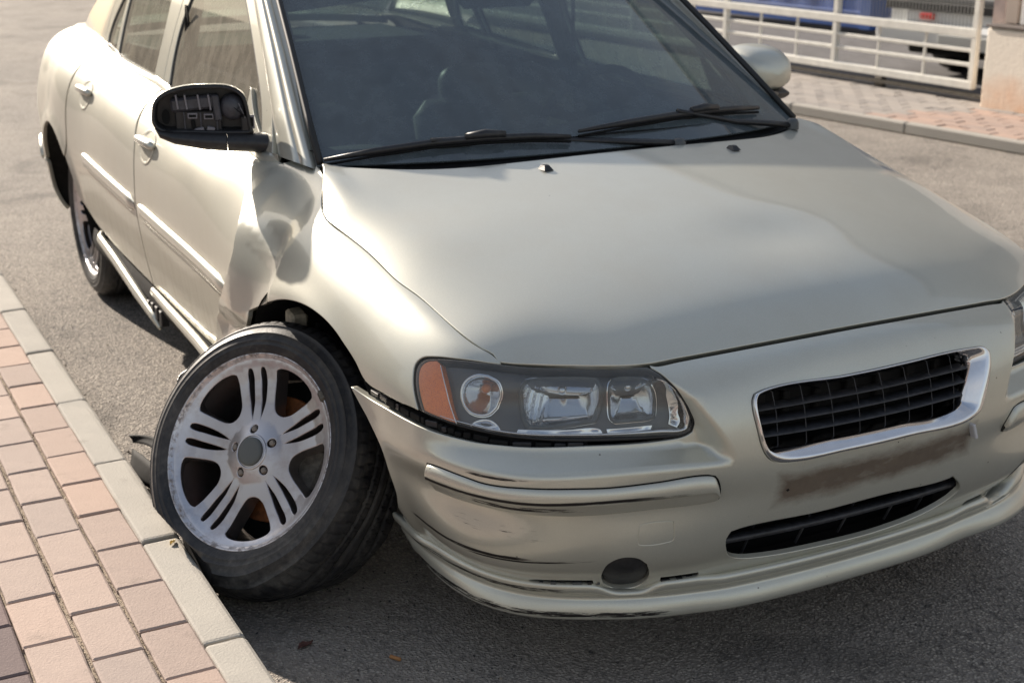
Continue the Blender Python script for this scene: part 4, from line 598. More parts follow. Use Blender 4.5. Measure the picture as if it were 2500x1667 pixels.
_Z=np.array([[0.3311,0.463,0.5571,0.7558,1.0396,0.9589,0.9758,0.9848,0.9862,0.9911,0.9948,0.9981,1.0011,1.0037,1.006,1.0079,1.0096,1.0109,1.0118,1.0126,1.013,1.0132,1.0132,1.013,1.0126,1.0118,1.0109,1.0096,1.0079,1.006,1.0037,1.0011,0.9981,0.9948,0.9911,0.9862,0.9848,0.9758,0.9589,1.0396,0.7558,0.5571,0.463,0.3311],[0.6253,0.6916,0.7323,0.834,0.9974,0.9554,0.9673,0.9746,0.9775,0.9822,0.986,0.9894,0.9925,0.9953,0.9976,0.9996,1.0013,1.0026,1.0037,1.0044,1.0048,1.005,1.005,1.0048,1.0044,1.0037,1.0026,1.0013,0.9996,0.9976,0.9953,0.9925,0.9894,0.986,0.9822,0.9775,0.9746,0.9673,0.9554,0.9974,0.834,0.7323,0.6916,0.6253],[0.8232,0.8461,0.8552,0.8943,0.9681,0.9487,0.9588,0.9647,0.9687,0.9733,0.9772,0.9808,0.984,0.9868,0.9892,0.9913,0.993,0.9944,0.9955,0.9962,0.9967,0.9969,0.9969,0.9967,0.9962,0.9955,0.9944,0.993,0.9913,0.9892,0.9868,0.984,0.9808,0.9772,0.9733,0.9687,0.9647,0.9588,0.9487,0.9681,0.8943,0.8552,0.8461,0.8232],[0.8926,0.9008,0.9025,0.9145,0.9441,0.943,0.9495,0.9553,0.9599,0.9645,0.9685,0.9722,0.9755,0.9784,0.9809,0.983,0.9848,0.9862,0.9873,0.9881,0.9885,0.9887,0.9887,0.9885,0.9881,0.9873,0.9862,0.9848,0.983,0.9809,0.9784,0.9755,0.9722,0.9685,0.9645,0.9599,0.9553,0.9495,0.943,0.9441,0.9145,0.9025,0.9008,0.8926],[0.7811,0.8149,0.8404,0.8574,0.9026,0.9474,0.9377,0.9463,0.9516,0.9557,0.96,0.9637,0.967,0.97,0.9725,0.9747,0.9765,0.978,0.9791,0.9799,0.9803,0.9805,0.9805,0.9803,0.9799,0.9791,0.978,0.9765,0.9747,0.9725,0.97,0.967,0.9637,0.96,0.9557,0.9516,0.9463,0.9377,0.9474,0.9026,0.8574,0.8404,0.8149,0.7811],[0.6341,0.6992,0.756,0.8035,0.8786,0.9391,0.9267,0.9359,0.9417,0.946,0.9506,0.9545,0.9581,0.9612,0.9639,0.9662,0.9681,0.9697,0.9709,0.9717,0.9722,0.9724,0.9724,0.9722,0.9717,0.9709,0.9697,0.9681,0.9662,0.9639,0.9612,0.9581,0.9545,0.9506,0.946,0.9417,0.9359,0.9267,0.9391,0.8786,0.8035,0.756,0.6992,0.6341],[0.6651,0.7188,0.7703,0.8218,0.8788,0.9132,0.9164,0.9228,0.9293,0.9346,0.9396,0.9441,0.9482,0.9517,0.9548,0.9574,0.9596,0.9613,0.9626,0.9636,0.9642,0.9644,0.9644,0.9642,0.9636,0.9626,0.9613,0.9596,0.9574,0.9548,0.9517,0.9482,0.9441,0.9396,0.9346,0.9293,0.9228,0.9164,0.9132,0.8788,0.8218,0.7703,0.7188,0.6651],[0.7425,0.7742,0.8063,0.8399,0.8714,0.8926,0.9034,0.909,0.9163,0.9225,0.9281,0.9332,0.9377,0.9417,0.9451,0.9481,0.9505,0.9525,0.954,0.9551,0.9557,0.956,0.956,0.9557,0.9551,0.954,0.9525,0.9505,0.9481,0.9451,0.9417,0.9377,0.9332,0.9281,0.9225,0.9163,0.909,0.9034,0.8926,0.8714,0.8399,0.8063,0.7742,0.7425],[0.7434,0.7711,0.7985,0.8259,0.8539,0.878,0.8896,0.8964,0.904,0.9106,0.9167,0.9221,0.927,0.9313,0.935,0.9382,0.9408,0.9429,0.9445,0.9457,0.9464,0.9467,0.9467,0.9464,0.9457,0.9445,0.9429,0.9408,0.9382,0.935,0.9313,0.927,0.9221,0.9167,0.9106,0.904,0.8964,0.8896,0.878,0.8539,0.8259,0.7985,0.7711,0.7434],[0.7245,0.7529,0.7808,0.8085,0.8375,0.8634,0.8775,0.8852,0.8926,0.8996,0.9058,0.9115,0.9165,0.921,0.9248,0.9281,0.9309,0.9331,0.9347,0.9359,0.9366,0.9369,0.9369,0.9366,0.9359,0.9347,0.9331,0.9309,0.9281,0.9248,0.921,0.9165,0.9115,0.9058,0.8996,0.8926,0.8852,0.8775,0.8634,0.8375,0.8085,0.7808,0.7529,0.7245],[0.7131,0.7406,0.7678,0.795,0.8229,0.8481,0.8653,0.8742,0.8812,0.8885,0.8949,0.9006,0.9057,0.9102,0.9142,0.9175,0.9203,0.9225,0.9242,0.9254,0.9262,0.9265,0.9265,0.9262,0.9254,0.9242,0.9225,0.9203,0.9175,0.9142,0.9102,0.9057,0.9006,0.8949,0.8885,0.8812,0.8742,0.8653,0.8481,0.8229,0.795,0.7678,0.7406,0.7131],[0.7036,0.7297,0.7556,0.7814,0.8079,0.8323,0.8505,0.8613,0.8688,0.8761,0.8828,0.8887,0.894,0.8987,0.9027,0.9062,0.9091,0.9114,0.9131,0.9144,0.9151,0.9155,0.9155,0.9151,0.9144,0.9131,0.9114,0.9091,0.9062,0.9027,0.8987,0.894,0.8887,0.8828,0.8761,0.8688,0.8613,0.8505,0.8323,0.8079,0.7814,0.7556,0.7297,0.7036],[0.6971,0.7209,0.7444,0.7679,0.7919,0.8148,0.8326,0.8451,0.8535,0.8611,0.8683,0.8747,0.8804,0.8855,0.8898,0.8936,0.8967,0.8991,0.901,0.9024,0.9032,0.9036,0.9036,0.9032,0.9024,0.901,0.8991,0.8967,0.8936,0.8898,0.8855,0.8804,0.8747,0.8683,0.8611,0.8535,0.8451,0.8326,0.8148,0.7919,0.7679,0.7444,0.7209,0.6971],[0.6897,0.7112,0.7326,0.7538,0.7755,0.7967,0.8144,0.8276,0.8367,0.8451,0.8529,0.8597,0.8659,0.8714,0.8761,0.8802,0.8835,0.8862,0.8882,0.8897,0.8906,0.891,0.891,0.8906,0.8897,0.8882,0.8862,0.8835,0.8802,0.8761,0.8714,0.8659,0.8597,0.8529,0.8451,0.8367,0.8276,0.8144,0.7967,0.7755,0.7538,0.7326,0.7112,0.6897],[0.6781,0.6983,0.7184,0.7384,0.7586,0.7789,0.7964,0.8101,0.82,0.8285,0.8369,0.8441,0.8505,0.8562,0.8611,0.8653,0.8688,0.8716,0.8737,0.8752,0.8762,0.8765,0.8765,0.8762,0.8752,0.8737,0.8716,0.8688,0.8653,0.8611,0.8562,0.8505,0.8441,0.8369,0.8285,0.82,0.8101,0.7964,0.7789,0.7586,0.7384,0.7184,0.6983,0.6781],[0.6675,0.6862,0.705,0.7238,0.7425,0.7615,0.7785,0.7921,0.8028,0.8108,0.819,0.8267,0.8334,0.8392,0.8443,0.8487,0.8523,0.8552,0.8574,0.859,0.86,0.8604,0.8604,0.86,0.859,0.8574,0.8552,0.8523,0.8487,0.8443,0.8392,0.8334,0.8267,0.819,0.8108,0.8028,0.7921,0.7785,0.7615,0.7425,0.7238,0.705,0.6862,0.6675],[0.6552,0.6725,0.6898,0.7071,0.7243,0.7419,0.7584,0.7721,0.7833,0.7917,0.7989,0.8067,0.8139,0.8202,0.8256,0.8303,0.8341,0.8372,0.8396,0.8413,0.8423,0.8427,0.8427,0.8423,0.8413,0.8396,0.8372,0.8341,0.8303,0.8256,0.8202,0.8139,0.8067,0.7989,0.7917,0.7833,0.7721,0.7584,0.7419,0.7243,0.7071,0.6898,0.6725,0.6552],[0.5973,0.6176,0.6379,0.6582,0.6785,0.6988,0.7195,0.738,0.7534,0.766,0.7755,0.7837,0.7915,0.7983,0.8042,0.8092,0.8134,0.8168,0.8193,0.8211,0.8223,0.8227,0.8227,0.8223,0.8211,0.8193,0.8168,0.8134,0.8092,0.8042,0.7983,0.7915,0.7837,0.7755,0.766,0.7534,0.738,0.7195,0.6988,0.6785,0.6582,0.6379,0.6176,0.5973],[0.4794,0.5083,0.5373,0.5663,0.5953,0.6241,0.6535,0.6822,0.7068,0.7272,0.7436,0.7556,0.7641,0.7716,0.7782,0.7837,0.7883,0.7921,0.7949,0.7969,0.7981,0.7987,0.7987,0.7981,0.7969,0.7949,0.7921,0.7883,0.7837,0.7782,0.7716,0.7641,0.7556,0.7436,0.7272,0.7068,0.6822,0.6535,0.6241,0.5953,0.5663,0.5373,0.5083,0.4794],[0.3938,0.4254,0.457,0.4886,0.5202,0.5517,0.5832,0.6154,0.6445,0.6686,0.6887,0.7037,0.7147,0.7253,0.7342,0.7417,0.7481,0.7531,0.757,0.7597,0.7614,0.7621,0.7621,0.7614,0.7597,0.757,0.7531,0.7481,0.7417,0.7342,0.7253,0.7147,0.7037,0.6887,0.6686,0.6445,0.6154,0.5832,0.5517,0.5202,0.4886,0.457,0.4254,0.3938],[0.3828,0.4067,0.4306,0.4544,0.4783,0.5022,0.5259,0.5502,0.5739,0.5942,0.6113,0.6245,0.6356,0.6489,0.6604,0.67,0.6781,0.6845,0.6894,0.6929,0.6951,0.696,0.696,0.6951,0.6929,0.6894,0.6845,0.6781,0.67,0.6604,0.6489,0.6356,0.6245,0.6113,0.5942,0.5739,0.5502,0.5259,0.5022,0.4783,0.4544,0.4306,0.4067,0.3828],[0.4379,0.4455,0.4531,0.4607,0.4682,0.4758,0.4837,0.4902,0.4997,0.5093,0.5176,0.524,0.5302,0.5434,0.5564,0.5665,0.5753,0.5822,0.5875,0.5913,0.5936,0.5946,0.5946,0.5936,0.5913,0.5875,0.5822,0.5753,0.5665,0.5564,0.5434,0.5302,0.524,0.5176,0.5093,0.4997,0.4902,0.4837,0.4758,0.4682,0.4607,0.4531,0.4455,0.4379]])
CHH=np.zeros(_Z.shape+(3,));CHH[...,2]=_Z
RH=[-0.45,0.84,-0.92,0.92]
TR={'headlight':[[4.7874,0.5387],[4.7855,0.5659],[4.7999,0.5874],[4.8262,0.6029],[4.8764,0.6275],[4.9234,0.6521],[4.9732,0.6735],[5.0176,0.6831],[5.1125,0.6882],[5.2226,0.6839],[5.3315,0.6993],[5.3455,0.6526],[5.3573,0.6041],[5.3732,0.5509],[5.3919,0.5041],[5.4029,0.4688],[5.4019,0.4483],[5.387,0.44],[5.3429,0.4384],[5.2706,0.4395],[5.2135,0.4414],[5.1573,0.4443],[5.0874,0.4497],[5.0144,0.4535],[4.9379,0.4613],[4.8748,0.4694],[4.8135,0.4753],[4.7982,0.5043]],
'hl_lens':[[4.7975,0.5427],[4.7971,0.5651],[4.8084,0.5827],[4.8323,0.5978],[4.8789,0.6209],[4.9262,0.6436],[4.9759,0.6639],[5.0202,0.6727],[5.1157,0.676],[5.2243,0.6706],[5.3212,0.68],[5.3367,0.6411],[5.3505,0.5907],[5.3699,0.5425],[5.3888,0.4974],[5.3981,0.4672],[5.396,0.4537],[5.3825,0.4472],[5.3427,0.448],[5.2698,0.4502],[5.2125,0.4522],[5.1562,0.4546],[5.0866,0.4565],[5.0133,0.4599],[4.936,0.4689],[4.8736,0.4751],[4.8267,0.4789],[4.8094,0.5082]],
'hl_amber':[[4.7975,0.5427],[4.7971,0.5651],[4.8084,0.5827],[4.8323,0.5978],[4.8461,0.5934],[4.8742,0.5466],[4.893,0.5139],[4.9261,0.4656],[4.8736,0.4751],[4.8267,0.4789],[4.8094,0.5082]],
'f_low':[[4.8116,0.476],[4.7549,0.4739],[4.6986,0.4728],[4.623,0.4724]],
'f_arch':[[4.6218,0.478],[4.5799,0.4972],[4.5098,0.5185],[4.4703,0.5275],[4.4164,0.5335],[4.3508,0.5323],[4.2841,0.5223],[4.2065,0.5035],[4.1408,0.4803],[4.0161,0.4319],[3.9557,0.4103],[3.9,0.3759],[3.8172,0.3279],[3.7635,0.2805]],
'f_rear':[[3.5961,0.2302],[3.6437,0.2837],[3.7232,0.3607],[3.8225,0.4508],[3.8416,0.4678],[3.8686,0.5316],[3.859,0.5833],[3.817,0.6131],[3.7774,0.6339]],
'b_top':[[4.5699,0.4385],[4.6196,0.4365],[4.6928,0.4419],[4.7646,0.4441],[4.8178,0.4438],[4.8738,0.4409],[4.9342,0.4363],[4.9858,0.4332],[5.0415,0.4344],[5.0939,0.4345],[5.1553,0.4342],[5.2141,0.4332],[5.2707,0.4318],[5.3432,0.4339],[5.3869,0.4389]],
'b_rear':[[4.5699,0.4385],[4.5998,0.4134],[4.6299,0.3874],[4.6663,0.3392],[4.6742,0.2606],[4.6706,0.1884],[4.58,0.0902],[4.5534,0.0498]],
'trim':[[4.8472,0.3679],[4.8645,0.3709],[4.9415,0.3692],[4.9869,0.3645],[5.0232,0.3654],[5.0633,0.3679],[5.1458,0.3671],[5.2289,0.3632],[5.3133,0.3667],[5.413,0.3728],[5.4266,0.3682],[5.4351,0.3512],[5.4423,0.3161],[5.4425,0.2952],[5.4328,0.2904],[5.3238,0.2825],[5.2394,0.2791],[5.168,0.2787],[5.0939,0.2809],[5.0307,0.2827],[4.9612,0.2806],[4.9032,0.2786],[4.8522,0.28],[4.8411,0.3115]],
'tow':[[5.3,0.2368],[5.3004,0.2414],[5.306,0.2441],[5.3608,0.246],[5.3664,0.2445],[5.3691,0.2392],[5.3754,0.2079],[5.3746,0.2029],[5.37,0.2012],[5.3094,0.1996],[5.3037,0.2017],[5.3024,0.2072]],
'fog':[[5.1998,0.1121],[5.214,0.15],[5.2453,0.1681],[5.2794,0.1727],[5.3085,0.1663],[5.3269,0.1494],[5.3291,0.1191],[5.315,0.0796],[5.2903,0.0599],[5.259,0.0541],[5.2243,0.0583],[5.2045,0.0753]],
'intake':[[5.4837,0.1649],[5.4784,0.1904],[5.4844,0.2069],[5.5101,0.2134],[5.6862,0.2195],[5.8437,0.224],[6.0368,0.215],[6.0497,0.2167],[6.0913,0.1824],[6.1036,0.1648],[6.0851,0.135],[6.0408,0.1062],[5.9263,0.0867],[5.755,0.089],[5.5869,0.1023],[5.5288,0.1163],[5.4998,0.1347]],
'grille':[[5.5104,0.5225],[5.5183,0.5357],[5.5372,0.5411],[5.7263,0.5384],[5.889,0.5401],[6.0793,0.5415],[6.1115,0.5381],[6.1246,0.5263],[6.1236,0.5075],[6.1003,0.4338],[6.0852,0.3965],[6.0494,0.3786],[5.8659,0.3785],[5.7065,0.3768],[5.5621,0.3796],[5.5413,0.3889],[5.5253,0.4122],[5.5134,0.4593]],
'grille_in':[[5.5256,0.5135],[5.5294,0.5257],[5.5412,0.5305],[5.7231,0.5285],[5.8853,0.53],[6.0558,0.5299],[6.0745,0.5248],[6.0799,0.5126],[6.0592,0.462],[6.0464,0.421],[6.0271,0.41],[5.8649,0.4092],[5.7058,0.4095],[5.5614,0.4128],[5.5478,0.4179],[5.5368,0.4335],[5.526,0.4751]],
'hlc1':[[4.9131,0.5373],[4.9087,0.5633],[4.9155,0.5876],[4.9322,0.6075],[4.9531,0.6124],[4.9777,0.5978],[4.9961,0.568],[5.0079,0.5363],[5.007,0.5107],[4.9941,0.4975],[4.9732,0.4929],[4.9488,0.4979],[4.9281,0.5122]],
'hlc2':[[5.0404,0.6241],[5.0602,0.6415],[5.1054,0.6533],[5.1549,0.6523],[5.1927,0.6448],[5.2072,0.6004],[5.2157,0.555],[5.2177,0.5149],[5.208,0.4853],[5.1674,0.4794],[5.126,0.4756],[5.0814,0.4753],[5.0694,0.49],[5.0592,0.513],[5.0476,0.5484],[5.0406,0.5876]],
'hlc3':[[5.2291,0.6194],[5.2331,0.64],[5.2495,0.6494],[5.2802,0.6498],[5.3011,0.6381],[5.3157,0.5992],[5.325,0.5577],[5.3319,0.5167],[5.3297,0.4921],[5.3204,0.4854],[5.283,0.4824],[5.2505,0.4814],[5.2412,0.49],[5.2351,0.5224],[5.2304,0.5648]],
'hlx1':[[4.9538,0.4642],[4.9635,0.4757],[4.9823,0.4836],[5.0024,0.4827],[5.0176,0.4735],[5.0256,0.4633],[4.9939,0.4617]],
'hlx2':[[5.0608,0.4698],[5.099,0.4696],[5.1546,0.4684],[5.2211,0.4657],[5.2261,0.4588],[5.1696,0.4593],[5.1,0.4613],[5.0576,0.462]],
'hlx3':[[5.2341,0.4658],[5.2689,0.4659],[5.3247,0.4681],[5.3205,0.4562],[5.284,0.4555],[5.2377,0.457]],
'hlx4':[[5.3285,0.6116],[5.3398,0.5842],[5.3603,0.5356],[5.3757,0.4982],[5.3815,0.4713],[5.3752,0.4589],[5.3589,0.4684],[5.3619,0.4895],[5.3565,0.5264],[5.3416,0.5677]]}
HF=[[0.619,-0.717],[0.6332,-0.6981],[0.6562,-0.6618],[0.6902,-0.6059],[0.7182,-0.5575],[0.743,-0.5053],[0.7569,-0.4607],[0.7658,-0.4087],[0.773,-0.3663],[0.7821,-0.3006],[0.7894,-0.2324],[0.795,-0.1565],[0.7983,-0.0663]]
def bsb(t,t0,t1,n):
    t=np.asarray(t,float);seg=n-3;x=np.clip((t-t0)/(t1-t0)*seg,0,seg-1e-9);i=np.floor(x).astype(int);f=x-i
    B=np.zeros(t.shape+(n,));w=[(1-f)**3/6,(3*f**3-6*f**2+4)/6,(-3*f**3+3*f**2+3*f+1)/6,f**3/6]
    idx=tuple(np.indices(t.shape))
    for k in range(4): B[idx+(i+k,)]=w[k]
    return B
def bev(C,rng,u,v):
    A=(bsb(u,rng[0],rng[1],C.shape[0])@C.reshape(C.shape[0],-1)).reshape(np.shape(u)+C.shape[1:])
    return (A*bsb(v,rng[2],rng[3],C.shape[1])[...,None]).sum(-2)
def sst(x): x=np.clip(x,0,1);return x*x*(3-2*x)
def seg_dist(px,pz,ax,az,bx,bz):
    dx,dz=bx-ax,bz-az;L=dx*dx+dz*dz;t=np.clip(((px-ax)*dx+(pz-az)*dz)/L,0,1)
    return np.hypot(px-ax-t*dx,pz-az-t*dz),t
def shape_front(P):
    """recess around the headlights beside the prow of the nose, flared wheel arches"""
    P=P.copy();x,y,z=P[...,0],P[...,1],P[...,2];a=np.abs(y)
    yc=np.interp(z,[.50,.54,.60,.66,.715],[.33,.345,.372,.405,.452])
    wid=np.interp(z,[.54,.72],[.045,.055])
    r=sst((a-yc)/wid)*sst((z-.535)/.03)*sst((x-.52)/.22)*(1-.72*sst((z-.63)/.085))
    P[...,0]-=.052*r;P[...,1]-=np.sign(y)*.012*r
    for cx in (0.,-2.715):
        d=np.hypot(x-cx,z-.325)-.375
        f=.013*np.exp(-(d/.04)**2)*sst((a-.72)/.05)*sst((z-.2)/.1)
        P[...,1]+=np.sign(y)*f
    return P
def crumple(P):
    """the dented rear half of the right front fender"""
    P=P.copy();x,y,z=P[...,0],P[...,1],P[...,2]
    m=sst((-y-.70)/.06)*sst((.02-x)/.10)*sst((z-.20)/.05)*sst((np.interp(x,[-.6,-.45,-.3,-.2,-.11,.02,.26],[.91,.92,.925,.905,.872,.848,.80])-z)/.035)
    o=np.zeros_like(x)
    q=x+.205+.04*(z-.70);w=np.sqrt((np.where(q<0,q/.19,q/.065))**2+.012)                 # long valley: flat facet behind it, short rise to the arch
    o-=.019*np.clip(1.08-w,0,1)*sst((z-.54)/.07)*sst((.845-z)/.09)
    d,t=seg_dist(x,z,-.37,.845,-.20,.835);o-=.015*np.clip(1-np.sqrt((d/.09)**2+.02),0,1)   # hollow under the mirror
    d,t=seg_dist(x,z,-.40,.80,-.20,.745);o+=.005*np.clip(1-np.sqrt((d/.035)**2+.004),0,1)   # diagonal ridge
    d,t=seg_dist(x,z,-.52,.505,-.33,.535);o-=.018*np.clip(1-np.sqrt((d/.05)**2+.003),0,1)   # fold low down
    d,t=seg_dist(x,z,-.44,.44,-.39,.36);o+=.014*np.clip(1-np.sqrt((d/.03)**2+.01),0,1)
    d,t=seg_dist(x,z,-.50,.40,-.42,.33);o-=.010*np.clip(1-np.sqrt((d/.02)**2+.01),0,1)
    e=sst((-.24-x)/.20);o+=.022*e*sst((.88-z)/.12)                                          # rear edge stands proud
    P[...,1]-=o*m
    return P
# ================================================================ the car
car=empty('damaged_sedan','dented champagne sedan with a collapsed front wheel jammed against the kerb','car')
UC=float(US[-1])
def W(u,v): return shape_front(bev(CW,RW,u,v))
def WR(u,v): return crumple(W(u,v))
def WL(u,v): P=W(u,v);P[...,1]*=-1;return P
def WB(u,v):
    """both halves: right side up to the centre line, mirrored beyond it"""
    u=np.asarray(u,float);m=u>UC;P=W(np.where(m,2*UC-u,u),v);P[...,1]=np.where(m,-P[...,1],P[...,1]);return P
def HS_(x,y):
    P=bev(CHH,RH,x,y);P=np.stack([x,y,P[...,2]],-1)
    P[...,2]-=.007*np.exp(-(((x-.50)/.09)**2+((y-.03)/.13)**2))+.003*np.exp(-(((x-.10)/.30)**2+((y-.15)/.35)**2))*0
    return P
VT=float(RW[3])
T=TR
mirU=lambda L:[(2*UC-a,b) for a,b in L]
def sgn_of(S,p):
    q=np.array([p]);n=normals(S,q,1)[0];P=S(q[:,0],q[:,1])[0]
    return 1 if n@(P-np.array([P[0]*.9,0,.5]))>0 else -1
SR=sgn_of(W,(4.4,.4));SL=-SR
# ---- inner dark shell so that nothing shines through gaps
iu=np.linspace(float(US[3]),UC,150);iv=np.linspace(.02,VT-.02,26)
UU,VV=np.meshgrid(iu,iv,indexing='ij')
for side in(1,-1):
    P=(WR if side==1 else W)(UU,VV);nn=np.cross(np.gradient(P,axis=0),np.gradient(P,axis=1));nn/=np.linalg.norm(nn,axis=-1,keepdims=True);nn*=SR
    Pi=P-nn*.050;Pi[...,0]-=.03*sst((P[...,0]-.5)/.3);ok=np.ones(UU.shape,bool)
    for cx in(0.,-2.715):ok&=~((np.hypot(Pi[...,0]-cx-(.02 if cx==0 else 0),Pi[...,2]-.33)<.41)&(Pi[...,2]<.72))
    ok&=~((P[...,0]>.50)&(Pi[...,2]>.56)&(Pi[...,2]<.70)&(np.abs(P[...,1])>.34))
    ok&=~((P[...,0]>.80)&(np.abs(P[...,1])<.36)&(P[...,2]>.24))
    ok&=~((P[...,2]<.42)&(P[...,0]>-.62)&(P[...,0]<.62));ok&=~((P[...,0]>.20)&(P[...,0]<.50)&(P[...,2]<.56));ok&=~((P[...,2]<.52)&(P[...,0]<-2.33)&(P[...,0]>-3.2))
    if side==-1:Pi[...,1]*=-1
    F=[];nv=Pi.shape[1]
    for i in range(Pi.shape[0]-1):
        for j in range(nv-1):
            if ok[i,j] and ok[i+1,j] and ok[i,j+1] and ok[i+1,j+1]:F.append((i*nv+j,(i+1)*nv+j,(i+1)*nv+j+1,i*nv+j+1))
    mesh('inner_body',Pi.reshape(-1,3),F,M['dull'],car)
# ---- hood
hf=[tuple(p) for p in HF]                           # front outline on the right half, outboard to centre
topu=np.linspace(4.001,4.94,34);TB=W(topu,np.full(34,VT))
right=[(float(a[0]),float(a[1])) for a in TB]       # shut line, rear to front
front=[p for p in hf]
if front[0][0]<right[-1][0]:front=front[1:]
half=right+front
rear=[(-.043,-.03),(-.046,-.15),(-.060,-.30),(-.090,-.44),(-.135,-.54),(-.20,-.635)]
outline=half+[(p[0],-p[1]) for p in half[::-1]]+[(p[0],-p[1]) for p in rear[::-1]]+rear
hood=panel('hood',HS_,outline,M['paint'],car,step=.022,bstep=.012,gap=.0034,thick=.018,bev=.0026,sgn=1,corner=30)
# ---- right front fender
hl=T['headlight']
hl_out=hl[25:]+hl[:7]                                # lower outer corner round to the hood corner
topR=[(float(u),VT) for u in np.linspace(3.84,4.93,24)]
fend=topR+[tuple(hl[6])]+[tuple(p) for p in hl[5::-1]]+[tuple(p) for p in hl[:25:-1]]+[tuple(p) for p in T['f_low']]+[tuple(p) for p in T['f_arch'][1:11]]+[(3.955,.395),(3.90,.345),(3.86,.28),(3.835,.20),(3.70,.13)]+[tuple(p) for p in T['f_rear']]+[(3.775,.661),(3.79,.684)]
panel('front_fender',WR,fend,M['paint'],car,step=.011,bstep=.009,gap=.0016,thick=.012,bev=.0018,sgn=SR,corner=40,label='crumpled right front fender')
# ---- left front fender, undamaged
topL=[(float(u),VT) for u in np.linspace(3.86,4.93,16)]
ar=[(4.619,.477),(4.577,.500),(4.509,.520),(4.417,.536),(4.30,.540),(4.20,.530),(4.08,.495),(3.99,.44),(3.93,.36),(3.91,.27),(3.91,.10)]
fl=topL+[tuple(hl[6])]+[tuple(p) for p in hl[5::-1]]+[tuple(p) for p in hl[:25:-1]]+[tuple(p) for p in T['f_low']]+ar+[(3.84,.10),(3.83,.30),(3.83,.55)]
panel('front_fender',WL,fl,M['paint'],car,step=.02,bstep=.012,gap=.0016,thick=.012,sgn=SL,corner=40)
# ---- bumper with nose
hin=[tuple(p) for p in hl[10:18]]                    # hood corner round the inner tip
bt_=[tuple(p) for p in T['b_top']]
wt=[(5.404,.697),(5.451,.699),(5.518,.698),(5.584,.697),(5.659,.696),(5.749,.695)]
half=[(UC,.050),(5.5,.052),(5.452,.056),(5.444,.090),(5.40,.090),(5.352,.090),(5.342,.040),(5.19,.040),(5.18,.090),(5.10,.091),(5.04,.084),(5.00,.052),(4.9,.050),(4.70,.048),(4.595,.05)]+[tuple(p) for p in T['b_rear'][::-1]][1:]+bt_[1:-1]+hin[::-1]+[(5.345,.690)]+wt
bumper_out=half+[(2*UC-a,b) for a,b in half[::-1] if abs(a-UC)>1e-6]
fogR=T['fog'];holes=[T['intake'],T['grille'],T['tow'],fogR,mirU(fogR)]
FIT=lambda L:np.array(L,float)
bumper=panel('front_bumper',WB,bumper_out,M['bumper'],car,holes=holes,step=.016,bstep=.008,gap=.0012,thick=.016,bev=.0022,sgn=SR,corner=42,hthick=.012)
panel('tow_cover',WB,T['tow'],M['bumper'],bumper,step=.012,bstep=.006,gap=.0016,thick=.008,bev=.0012,sgn=SR)
panel('screw_hole',WB,[(5.588,.292),(5.592,.296),(5.596,.292),(5.592,.288)],M['dull'],bumper,step=.01,bstep=.004,thick=.001,bev=.0003,sgn=SR,height=lambda q:np.full(len(q),.0006))
# rub strips: lofted rows between the two edges of the traced strip
def strip_span(poly):
    P=smooth_poly(poly,.004,50);u0,u1=P[:,0].min(),P[:,0].max();U=u0+(u1-u0)*(.5-.5*np.cos(np.linspace(.035,math.pi-.035,150)));R=[]
    for u in U:
        vs_=[]
        for p,q in zip(P,np.roll(P,-1,0)):
            if (p[0]-u)*(q[0]-u)<=0 and p[0]!=q[0]:vs_.append(p[1]+(q[1]-p[1])*(u-p[0])/(q[0]-p[0]))
        R.append((u,min(vs_),max(vs_)))
    return R
trR=[tuple(p) for p in T['trim']]
for sd in(1,-1):
    rows=[];sp=strip_span(trR);n_=len(sp)
    for i,(u,vb_,vt) in enumerate(sp):
        uu=u if sd>0 else 2*UC-u;e=min(1,(vt-vb_)/.05)**.6*min(1,(i+1)/5,(n_-i)/5);row=[]
        for s_,h_ in((-.02,-.004),(0,.0015),(.02,.0045),(.10,.0092),(.22,.0135),(.38,.0152),(.42,.0150),(.445,.0132),(.55,.0118),(.75,.0098),(.93,.0082),(.98,.0062),(1.0,.0015),(1.02,-.004)):
            q=np.array([[uu,vt+(vb_-vt)*s_]]);row.append(WB(q[:,0],q[:,1])[0]+normals(WB,q,SR)[0]*(h_*(.35+.65*e) if h_>0 else h_))
        rows.append(row)
    grid_mesh('rub_strip',np.array(rows),M['trimp'],bumper)
    R=[];k=smooth_poly(trR if sd>0 else mirU(trR),.012,50)
    if area(k)<0:k=k[::-1]
    for o_,h_ in((-.0042,.0003),(-.002,.0005),(.0,.0003)):
        q=offset(k,o_);R.append(WB(q[:,0],q[:,1])+normals(WB,q,SR)*h_)
    grid_mesh('strip_gap',np.array(R),M['dull'],bumper,closed_v=True)
# fog lamp blanks
for L in(fogR,mirU(fogR)):
    c0=np.mean(L,0);s=[tuple(c0+(np.array(p)-c0)*.96) for p in L]
    pg=smooth_poly(s,.006)
    panel('fog_lamp_cover',WB,s,M['black'],bumper,step=.008,bstep=.006,thick=.02,bev=.003,sgn=SR,height=lambda q,pg=pg:-.010+.010*np.sqrt(np.clip(bdist(q,pg)*np.where(inside(q,pg),1,0)/.045,0,1)))
